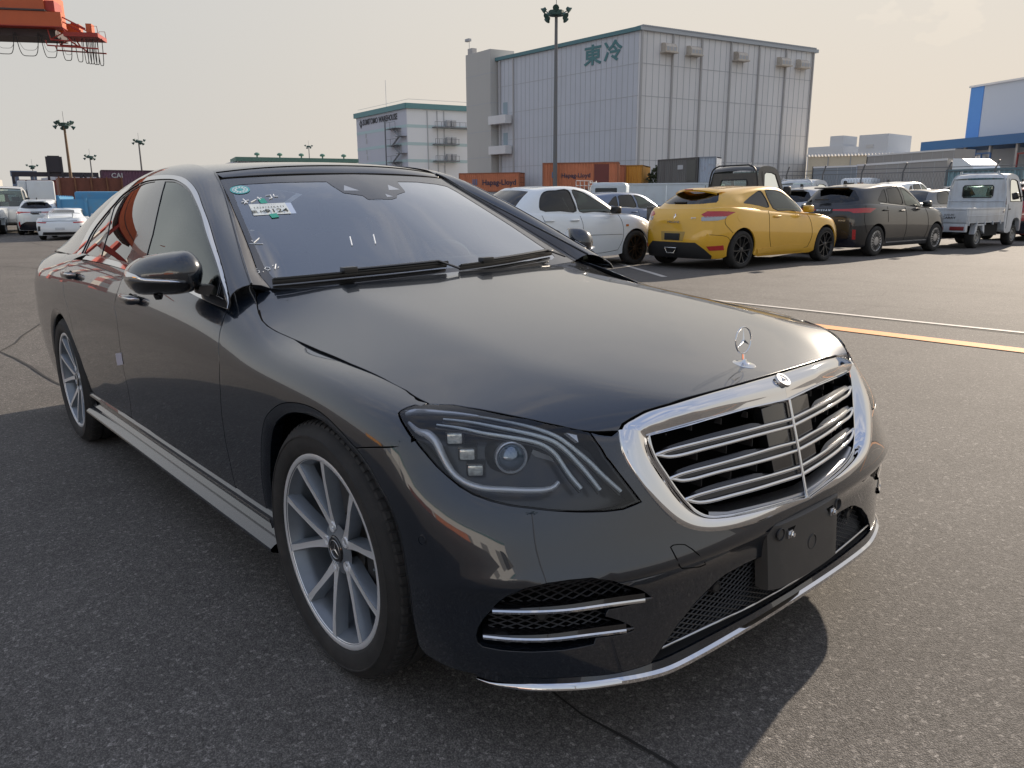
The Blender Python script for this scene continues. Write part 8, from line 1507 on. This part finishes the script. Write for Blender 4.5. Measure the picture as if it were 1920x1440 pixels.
# ---------------------------------------------------------------- wheels
def make_wheel(loc, side, spin, rtyre=.352, label=None):
    R0 = Matrix.Translation(loc) @ (Matrix.Rotation(math.pi, 4, 'Z') if side > 0 else Matrix.Identity(4)) @ Matrix.Rotation(spin, 4, 'Y')
    wh = MB().lathe([(.2675, .004), (.2665, -.001), (.262, -.0025), (.2525, -.001), (.2495, .004), (.247, .014), (.240, .022), (.236, .05), (.232, .20), (.255, .235)], 72, R0).build('wheel', [rim_side], saloon, smooth=40)
    MB().lathe([(.2672, .002), (.2668, -.0015), (.262, -.003), (.2530, -.0016), (.2500, .003)], 72, R0).build('rim_edge', rim_face, wh, smooth=50)
    rt = rtyre; MB().lathe([(.2640, .012), (.268, -.002), (.276, -.008), (.296, -.0135), (.314, -.0125), (.3155, -.0145), (.319, -.0142), (.3205, -.011), (.334, -.003), (.343, .008), (.3485, .020), (rt - .0015, .032), (rt - .001, .062), (rt - .008, .064), (rt - .008, .072), (rt, .074), (rt, .112), (rt - .008, .114), (rt - .008, .122), (rt, .124), (rt, .160), (rt - .008, .162), (rt - .008, .170), (rt - .001, .172), (rt - .002, .206), (.343, .232), (.30, .25), (.262, .235)], 96, R0).build('tyre', rubber, wh, smooth=38)
    tb = MB()
    for k in range(84):
        M_ = R0 @ Matrix.Rotation(2 * math.pi * k / 84, 4, 'Y')
        Ms = M_ @ Matrix.Translation((0, 0, 0)) @ Matrix.Rotation(0, 4, 'Z')
        tb.add([tuple(M_ @ Vector(v)) for v in ((rt - .012, .006, -.0095), (rt - .012, .006, .0095), (rt + .0005, .022, .0075), (rt + .0005, .022, -.0095), (rt + .002, .06, -.003), (rt + .002, .06, .0145), (rt - .004, .012, .0085), (rt - .004, .012, -.0095), (rt - .01, .06, .0145), (rt - .01, .06, -.003))], [(0, 1, 6, 7), (7, 6, 2, 3), (3, 2, 5, 4), (0, 7, 3, 4, 9), (1, 8, 5, 2, 6)])
    tb.build('tread', rubber, wh, smooth=False, kind='stuff')
    for k in range(5):
        A_ = 2 * math.pi * k / 5 + math.pi
        for sg in (-1, 1):
            pts = []
            for r_, da, y_, fw_, bw_ in ((.050, 4.5, .030, .0125, .016), (.075, 8, .026, .0115, .0165), (.105, 11.2, .021, .0095, .017), (.15, 14.3, .014, .0082, .018), (.20, 16.6, .006, .0080, .019), (.2520, 18, .0005, .0100, .0205)):
                an = A_ + sg * rad(da); pts.append((np.array([r_ * math.cos(an), y_, -r_ * math.sin(an)]), fw_, bw_))
            P = [p[0] for p in pts]; V = []; VF = []
            for i, (p, fw_, bw_) in enumerate(pts):
                t = (P[min(i + 1, 5)] - P[max(i - 1, 0)]) * [1, 0, 1]; t /= np.linalg.norm(t); q = np.cross(t, [0, 1, 0]); q /= np.linalg.norm(q)
                VF += [p - q * fw_, p - q * fw_ * .35 + [0, .0007, 0], p + q * fw_ * .35 + [0, .0007, 0], p + q * fw_]
                V += [p - q * fw_ * 1.02 + [0, .0004, 0], p - q * (fw_ + .002) + [0, .004, 0], p - q * (bw_ - .003) + [0, .034, 0], p + q * (bw_ - .003) + [0, .034, 0], p + q * (fw_ + .002) + [0, .004, 0], p + q * fw_ * 1.02 + [0, .0004, 0]]
            sb = MB().add([tuple(R0 @ Vector(v)) for v in V], [(i * 6 + j, i * 6 + j + 1, i * 6 + j + 7, i * 6 + j + 6) for i in range(5) for j in range(5)]).build('spoke', rim_side, wh, smooth=35)
            MB().add([tuple(R0 @ Vector(v)) for v in VF], [(i * 4 + j, i * 4 + j + 1, i * 4 + j + 5, i * 4 + j + 4) for i in range(5) for j in range(3)]).build('spoke_face', rim_face, wh, smooth=30)
        an = A_; c_ = Vector((.060 * math.cos(an), .021, -.060 * math.sin(an)))
        MB().lathe([(.0155, .012), (.0145, .003), (.0095, .0035), (.0085, .008), (.0082, .03)], 16, R0 @ Matrix.Translation(c_)).build('bolt_boss', rim_face, wh, smooth=40)
        MB().lathe([(0, .014), (.0075, .014), (.0078, .03)], 6, R0 @ Matrix.Translation(c_)).build('wheel_bolt', disc_m, wh, smooth=False)
    MB().lathe([(.070, .032), (.058, .030), (.044, .026), (.038, .024), (.0375, .03)], 40, R0).build('hub', rim_side, wh, smooth=50)
    MB().lathe([(0, .0205), (.024, .0205), (.0255, .019), (.034, .0195), (.0365, .022), (.037, .03)], 36, R0).build('hub_cap', blackp, wh, smooth=30)
    Mc = R0 @ Matrix.Rotation(math.pi / 2, 4, 'X') @ Matrix.Translation((0, 0, -.0195)) @ Matrix.Rotation(-spin + .0, 4, 'Z')
    star_mb(MB(), .024, .0042, .0022, Mc).build('cap_star', satin, wh, smooth=False)
    ring_ = [Mc @ Vector((.0255 * math.cos(t), .0255 * math.sin(t), 0)) for t in np.linspace(0, 2 * math.pi, 33)[:-1]]; MB().tube(ring_, .0012, 6, closed=True).build('cap_ring', satin, wh, smooth=60)
    MB().lathe([(.231, .135), (.06, .128), (.05, .06)], 40, R0).build('dark_backing_disc', dark_void, wh, smooth=40)  # added dark disc, puts black shade into the gaps between spokes
    MB().lathe([(.09, .085), (.17, .085), (.185, .087), (.185, .115), (.17, .118), (.09, .118), (.088, .06), (0, .058)], 48, R0).build('brake_disc', disc_m, wh, smooth=40)
    Rc = Matrix.Translation(loc) @ (Matrix.Rotation(math.pi, 4, 'Z') if side > 0 else Matrix.Identity(4)); b = MB(); b.rbox(.10 if side < 0 else -.21, .21 if side < 0 else -.10, .055, .14, -.09, .10, .015, Rc); b.build('brake_caliper', matte_black, wh, smooth=60)
    MB().tube([R0 @ Vector((.226, .045, .03)), R0 @ Vector((.216, .012, .028))], .0032, 6).build('valve', satin, wh)
    return wh
for (x, s, sp_) in ((0, -1, 0.03), (0, 1, .5), (-3.035, -1, .14), (-3.035, 1, .9)):
    make_wheel((x + 1.2, s * (.9195 if x == 0 else .918), .350), s, sp_)
# ---------------------------------------------------------------- mirrors
mo = B['mirror']; mo = crom(mo, 3, True); mc = mo.mean(0) + [.0, -.006]; msf = HS['mir']
fwd = np.array([.80, .0, .0])
def dome(wz, k):
    wz = np.asarray(wz, float); q = mc + (wz - mc) * k; return q
def mpt(q, s_, h_=.105): p = msf.ev(q[..., 0], q[..., 1]); return p + np.array([.92, .40, .02])[None] * (h_ * np.sqrt(np.clip(1 - s_ ** 2.4, 0, 1))) 
rows = []; ks = [1, .985, .94, .87, .77, .64, .48, .30, .12]
for k in ks: rows.append(mpt(dome(mo, k), k))
n = len(mo); V = np.vstack([msf.ev(dome(mo, .97)[:, 0], dome(mo, .97)[:, 1]) - [.035, .0, 0], msf.ev(mo[:, 0], mo[:, 1]) - [.02, 0, 0]] + rows + [mpt(mc[None], 0)]); F = []
for k in range(len(ks) + 1):
    for i in range(n): F.append((k * n + i, k * n + (i + 1) % n, (k + 1) * n + (i + 1) % n, (k + 1) * n + i))
last = len(V) - 1; F += [((len(ks) + 1) * n + i, (len(ks) + 1) * n + (i + 1) % n, last) for i in range(n)]; F.append(tuple(range(n))[::-1])
V = np.array(V); st_, sb_ = B['mstrip_t'], B['mstrip_b']
def frac(q):   # radial fraction of a point inside the outline
    d = np.asarray(q) - mc; lo_, hi_ = .05, 1.3; P_ = mo - mc; a0 = math.atan2(d[1] * 3, d[0]); aa = np.arctan2(P_[:, 1] * 3, P_[:, 0]); i = np.argmin(np.abs((aa - a0 + math.pi) % (2 * math.pi) - math.pi)); return min(1, np.linalg.norm(d) / np.linalg.norm(P_[i]))
for s in (-1, 1):
    cz = np.array([V[list(f)][:, 1:].mean(0) for f in F]); zsp = np.interp(cz[:, 0], sb_[::-1, 0], sb_[::-1, 1]); low = cz[:, 1] < zsp
    FU = [f for f, l in zip(F, low) if not l]; FL = [f for f, l in zip(F, low) if l]
    mir = mobj('wing_mirror', V * [1, s, 1] - P0, FU if s > 0 else [f[::-1] for f in FU], paint, saloon, smooth=70)
    mobj('mirror_lower', V * [1, s, 1] - P0, FL if s > 0 else [f[::-1] for f in FL], blackp, mir, smooth=70)
    a_ = crom(st_, 4); b_ = crom(sb_, 4); a3 = np.array([mpt(q[None], frac(q) * .97, .113)[0] for q in a_]); b3 = np.array([mpt(q[None], frac(q) * .97, .113)[0] for q in b_]); m3 = (a3 + b3) / 2 + [.004, .002, 0]
    loft('mirror_indicator', [a3 - [.01, .004, 0], a3, m3, b3, b3 - [.01, .004, 0]], chrome, mir, s, smooth=80)
    am = msf.ev(B['marm'][:, 0], B['marm'][:, 1]); Vv = np.vstack([am + [.035, .012, 0], am - [.04, .0, 0]]) * [1, s, 1] - P0; k = len(am); mobj('mirror_arm', Vv, [(i, (i + 1) % k, k + (i + 1) % k, k + i) for i in range(k)] + [tuple(range(k))[::-1], tuple(range(k, 2 * k))], matte_black, mir, smooth=30)
    c_ = msf.ev(.99, .975)[0] * [1, s, 1] - P0; MB().lathe([(0, -.017), (.010, -.016), (.014, -.008), (.016, 0)], 16, Matrix.Translation(tuple(c_ + [.04, 0, .0])), 'z').build('mirror_camera', blackp, mir)
    mg = msf.ev(dome(mo, .9)[:, 0], dome(mo, .9)[:, 1]) - [.037, 0, 0]; mobj('mirror_glass', mg * [1, s, 1] - P0, [tuple(range(n))], chrome, mir)
# ---------------------------------------------------------------- door handles, sticker
for dset, (u_, v_), L2 in ((fdoors, B['handle'][0], .10), (rdoors, B['handle_r'][0], .095)):
    c_ = belt.ev(u_, v_)[0]
    for s, door in ((-1, dset[0]), (1, dset[1])):
        xs_ = np.linspace(-L2, L2, 13); env = np.sqrt(np.clip(1 - (xs_ / L2) ** 4, 0, 1))
        P = np.stack([c_[0] + xs_, c_[1] + .004 + .030 * env, c_[2] + .002 * env], 1); V_ = []; prof = [(-.010, -.021), (.002, -.020), (.011, -.010), (.013, .002), (.009, .014), (-.002, .019), (-.012, .017)]
        for k in range(len(prof)): V_.append(P + np.array([[0, prof[k][0] * e_, prof[k][1] * (.35 + .65 * e_)] for e_ in env]))
        loft('door_handle', V_, paint, door, s); loft('handle_trim', [P + np.array([[0, .0105 * e_ + .0005, .004] for e_ in env]), P + np.array([[0, .011 * e_ + .001, .0075] for e_ in env]), P + np.array([[0, .0085 * e_, .0135 * (.35 + .65 * e_)] for e_ in env])], chrome, door, s)
        M_ = frame_mtx((c_ * [1, s, 1] - P0), (1, 0, 0), (0, .12 * s, 1)); cup = MB().lathe([(.001, -.0035), (.030, -.001), (.042, .0012), (.046, .0016)] if 1 else [], 28, M_ @ Matrix.Diagonal((1.15, .62, -1 * s if 0 else 1, 1)) @ Matrix.Translation((-.01, -.012, 0)), 'z'); cup.build('handle_recess', dark_void if 0 else paint, door, smooth=60)
sk = sp(belt, B['sticker'], .0015); mobj('protective_film', sk * [1, -1, 1] - P0, [(0, 1, 2, 3)], mat('film_lilac', (.42, .42, .52), .3), rdoors[0])
# ---------------------------------------------------------------- wipers
def wline(ws_, v_, off):   # points across the screen at given half widths (signed), height fraction v
    out_ = []
    for w_, vv in zip(ws_, v_):
        h_ = wscr.hit((3, abs(w_), 0.99 + vv), (-1, 0, 0))
        if h_ is None: continue
        p = wscr.ev(*h_)[0] + wscr.nrm(*h_)[0] * off; out_.append(p * [1, 1 if w_ >= 0 else -1, 1])
    return np.array(out_)
ww = np.linspace(-.70, -.06, 16); W1 = wline(ww, np.interp(ww, [-.7, -.06], [.006, .022]), .014); W2 = wline(np.linspace(-.02, .56, 14), np.linspace(.008, .024, 14), .014)
rub = mat('wiper_rubber', (.010, .010, .010), .35, 0, .3, .1)
for W_, a0, a1 in ((W1, 6, 15), (W2, 3, 13)):
    wp = MB().tube(W_ - P0, .011, 6, sq=(.6, 1)).build('wiper', rub, saloon, smooth=60)
    MB().tube(W_ - P0 + [.012, 0, .010], .005, 6).build('wiper_spoiler', rub, wp, smooth=60)
    A1 = W_[a0:a1] + [.012, 0, .018]; A1 = np.vstack([A1, A1[-1] + [.05, .06, -.03]]); MB().tube(A1 - P0, .008, 6, sq=(1.3, .6)).build('wiper_arm', rub, wp, smooth=60)
    q = A1[0] - P0; MB().rbox(-.018, .018, -.032, .02, -.012, .010, .004, Matrix.Translation(tuple(q))).build('wiper_joint', rub, wp)
# ---------------------------------------------------------------- marks and stickers on the windscreen
white = mat('white_marker', (.75, .78, .80), .6); sgreen = mat('sticker_green', (.03, .33, .25), .5); sw = mat('sticker_white', (.72, .76, .74), .5); sblack = mat('print_black', (.02, .03, .03), .6); teal = mat('sticker_teal', (.10, .42, .44), .5)
def wfr(uv, rot=0., off=.002):
    p = wscr.ev(*uv)[0]; nn = wscr.nrm(*uv)[0]; p = p + nn * off; p = p * [1, -1, 1]; nn = nn * [1, -1, 1]; y = Vector((-.87, 0, .5)); x = y.cross(Vector(nn)).normalized(); M_ = frame_mtx(p - P0, x, Vector(nn).cross(x)); return M_ @ Matrix.Rotation(rot, 4, 'Z')
M_ = wfr(B['st_oval'][0]); MB().lathe([(0, .0002), (.038, .0002), (.038, -.0002)], 32, M_ @ Matrix.Diagonal((1, 1, 1, 1)), 'z').build('inspection_sticker', teal, saloon); MB().lathe([(.014, .0004), (.030, .0004), (.030, .0002)], 32, M_, 'z').build('sticker_ring', sw, saloon)
for k in range(12): a_ = k * math.pi / 6; MB().box(-.003, .003, .019, .027, .0005, .0008, M_ @ Matrix.Rotation(a_, 4, 'Z')).build('sticker_tick', teal, saloon, smooth=False)
text_obj('sticker_number', '7', .03, teal, saloon, M_ @ Matrix.Translation((0, 0, .0006)), .0002, bold=.001)
lb = sp(wscr, B['st_label'], .0022) * [1, -1, 1]; mobj('lot_label', lb - P0, [(0, 1, 2, 3)], sw, saloon)
fl = sp(wscr, B['st_film'], .0017) * [1, -1, 1]; fl[1:3] += (fl[1:3] - fl[[0, 3]]) * .13; mobj('label_sleeve', fl - P0, [(0, 1, 2, 3)], glass('film_clear', (.8, .84, .86), 1.5), saloon)
tp_ = sp(wscr, B['st_tape'], .0030) * [1, -1, 1]; tpc = (tp_[0] + tp_[1]) / 2, (tp_[2] + tp_[3]) / 2
for a_, b_ in ((0, .25), (.80, 1)):
    q = np.array([tp_[0] + (tp_[3] - tp_[0]) * a_, tp_[1] + (tp_[2] - tp_[1]) * a_, tp_[1] + (tp_[2] - tp_[1]) * b_, tp_[0] + (tp_[3] - tp_[0]) * b_]); mobj('green_tape', q - P0, [(0, 1, 2, 3)], sgreen, saloon)
e1 = Vector(tuple(lb[2] - lb[3])).normalized(); e2 = Vector(tuple(lb[0] - lb[3])).normalized(); Ml = frame_mtx(lb[3] - P0, e1, e2); wl = float(np.linalg.norm(lb[1] - lb[0])); hl_ = float(np.linalg.norm(lb[0] - lb[3]))
text_obj('label_number', '9124', hl_ * .46, sblack, saloon, Ml @ Matrix.Translation((wl * .66, hl_ * .27, .0022)), .0001, bold=.0003)
text_obj('label_print', '重 M8', hl_ * .26, sblack, saloon, Ml @ Matrix.Translation((wl * .2, hl_ * .26, .0022)), .0001)
text_obj('label_print', '7 A S 8 7 E 4 K A 7 3', hl_ * .17, sblack, saloon, Ml @ Matrix.Translation((wl * .50, hl_ * .62, .0022)), .0001, squeeze=.8)
text_obj('label_print', '- - - - - - - - -', hl_ * .12, sblack, saloon, Ml @ Matrix.Translation((wl * .5, hl_ * .86, .0022)), .0002)
def strokes(uv, rot, size, lines, name):
    M_ = wfr(uv, rot)
    for ln in lines: MB().tube([M_ @ Vector((x * size, y * size, 0)) for x, y in ln], size * .055, 5).build(name, white, saloon)
strokes(B['w_up'][0], .05, .045, [[(-1.6, .1), (-.9, .25)], [(-1.25, .6), (-1.25, -.3)], [(-1.5, -.25), (-1.3, 0)], [(-.9, -.2), (-.5, .0), (-.3, .1)], [(.0, .5), (.0, -.1)], [(-.1, .2), (.3, .25)], [(.8, .5), (1.2, .5), (1.1, -.1), (.8, -.15)], [(1.5, .5), (1.4, .1), (1.7, .0)]], 'marker_stroke')
strokes(B['w50'][0], 0, .03, [[(-.9, .5), (-1.3, .45), (-1.3, .1), (-.9, .0), (-1.0, -.4), (-1.4, -.4)], [(-.6, -.45), (-.55, -.35)], [(.1, .4), (-.2, .1), (0, -.35), (.35, -.2), (.35, .2), (.1, .4)], [(.8, -.4), (1.3, .5)], [(.8, .3), (.95, .4)], [(1.2, -.3), (1.35, -.2)]], 'marker_stroke')
for key, s in (('chk', -1), ('chk2', -1), ('mk1', -1), ('mk2', -1)):
    q = sp(wscr, B[key], .002) * [1, s, 1]; MB().tube(q - P0, .0028 if 'mk' in key else .0018, 5).build('marker_stroke', white, saloon)
cb_ = mat('camera_housing', (.05, .045, .042), .5)
for key in ('cam1', 'cam2', 'cam3'):
    s = -1 if key == 'cam1' else 1; q = sp(wscr, B[key], .0016) * [1, s, 1]; mobj('camera_window', q - P0, [(0, 1, 2)], mat('camera_glass', (.30, .33, .38), .1, 0, 1, .02), saloon)
# ---------------------------------------------------------------- cabin
trim = mat('cabin_dark', (.035, .035, .038), .6); seatm = mat('seat_leather', (.10, .095, .09), .5, bump=.1, bscale=60); dashm = mat('dashboard', (.05, .05, .054), .55, bump=.1, bscale=300)
def cb(name, f, m, parent=None, sm=35):
    b = MB(); f(b); o = b.build(name, m, parent or saloon, smooth=sm); 
    if parent is None or parent is saloon: pass
    o.data.transform(Matrix.Translation(tuple(-P0))); return o
n = 20; ys = np.linspace(-.70, .70, n)
def dash(b):
    rows = [[(-.60, y, .955) for y in ys], [(-.78, y, .972 + .012 * math.cos(y * 2.2)) for y in ys], [(-.95, y, .975 + .02 * math.cos(y * 2.2)) for y in ys], [(-1.06, y, .955) for y in ys], [(-1.10, y, .90) for y in ys], [(-1.10, y, .55) for y in ys]]
    b.add(sum(rows, []), [(i * n + j, (i + 1) * n + j, (i + 1) * n + j + 1, i * n + j + 1) for i in range(5) for j in range(n - 1)])
cb('dashboard', dash, dashm)
cb('instrument_hood', lambda b: b.rbox(-1.16, -.92, .18, .60, .93, 1.012, .02), dashm)
sw_c = Vector((-1.30, .38, .90)); Msw = Matrix.Translation(sw_c) @ Matrix.Rotation(rad(-65), 4, 'Y')
stw = cb('steering_wheel', lambda b: b.tube([Msw @ Vector((.19 * math.cos(t), .19 * math.sin(t), 0)) for t in np.linspace(0, 2 * math.pi, 37)[:-1]], .015, 8, closed=True), trim)
cb('steering_boss', lambda b: (b.rbox(-.07, .07, -.18, .18, -.02, .02, .01, Msw)), trim, stw)
def seat(x, y, w_=.50):
    o = cb('seat', lambda b: (b.rbox(x - .5, x, y - w_ / 2, y + w_ / 2, .35, .55, .06)), seatm)
    Mk = Matrix.Translation((x - .42, y, .50)) @ Matrix.Rotation(rad(-22), 4, 'Y'); cb('backrest', lambda b: b.rbox(-.09, .07, -w_ / 2, w_ / 2, 0, .66, .06, Mk), seatm, o); cb('headrest', lambda b: b.rbox(-.06, .04, -.13, .13, .68, .86, .04, Mk), seatm, o)
for x, y in ((-1.45, -.37), (-1.45, .37), (-2.45, -.37), (-2.45, .37)): seat(x, y)
cb('headlining', lambda b: b.box(-3.0, -1.50, -.52, .52, 1.375, 1.385), mat('headlining_grey', (.25, .24, .23), .9)); cb('cabin_floor', lambda b: b.box(-3.3, -.9, -.82, .82, .2, .3), trim); cb('parcel_shelf', lambda b: b.box(-3.7, -2.75, -.66, .66, .98, 1.0), trim)
cb('rear_view_mirror', lambda b: b.rbox(-1.36, -1.33, -.13, .13, 1.20, 1.27, .012), trim)
for s in (-1, 1): cb('door_card', lambda b: b.box(-2.7, -.75, s * .80, s * .83, .4, .97), trim)
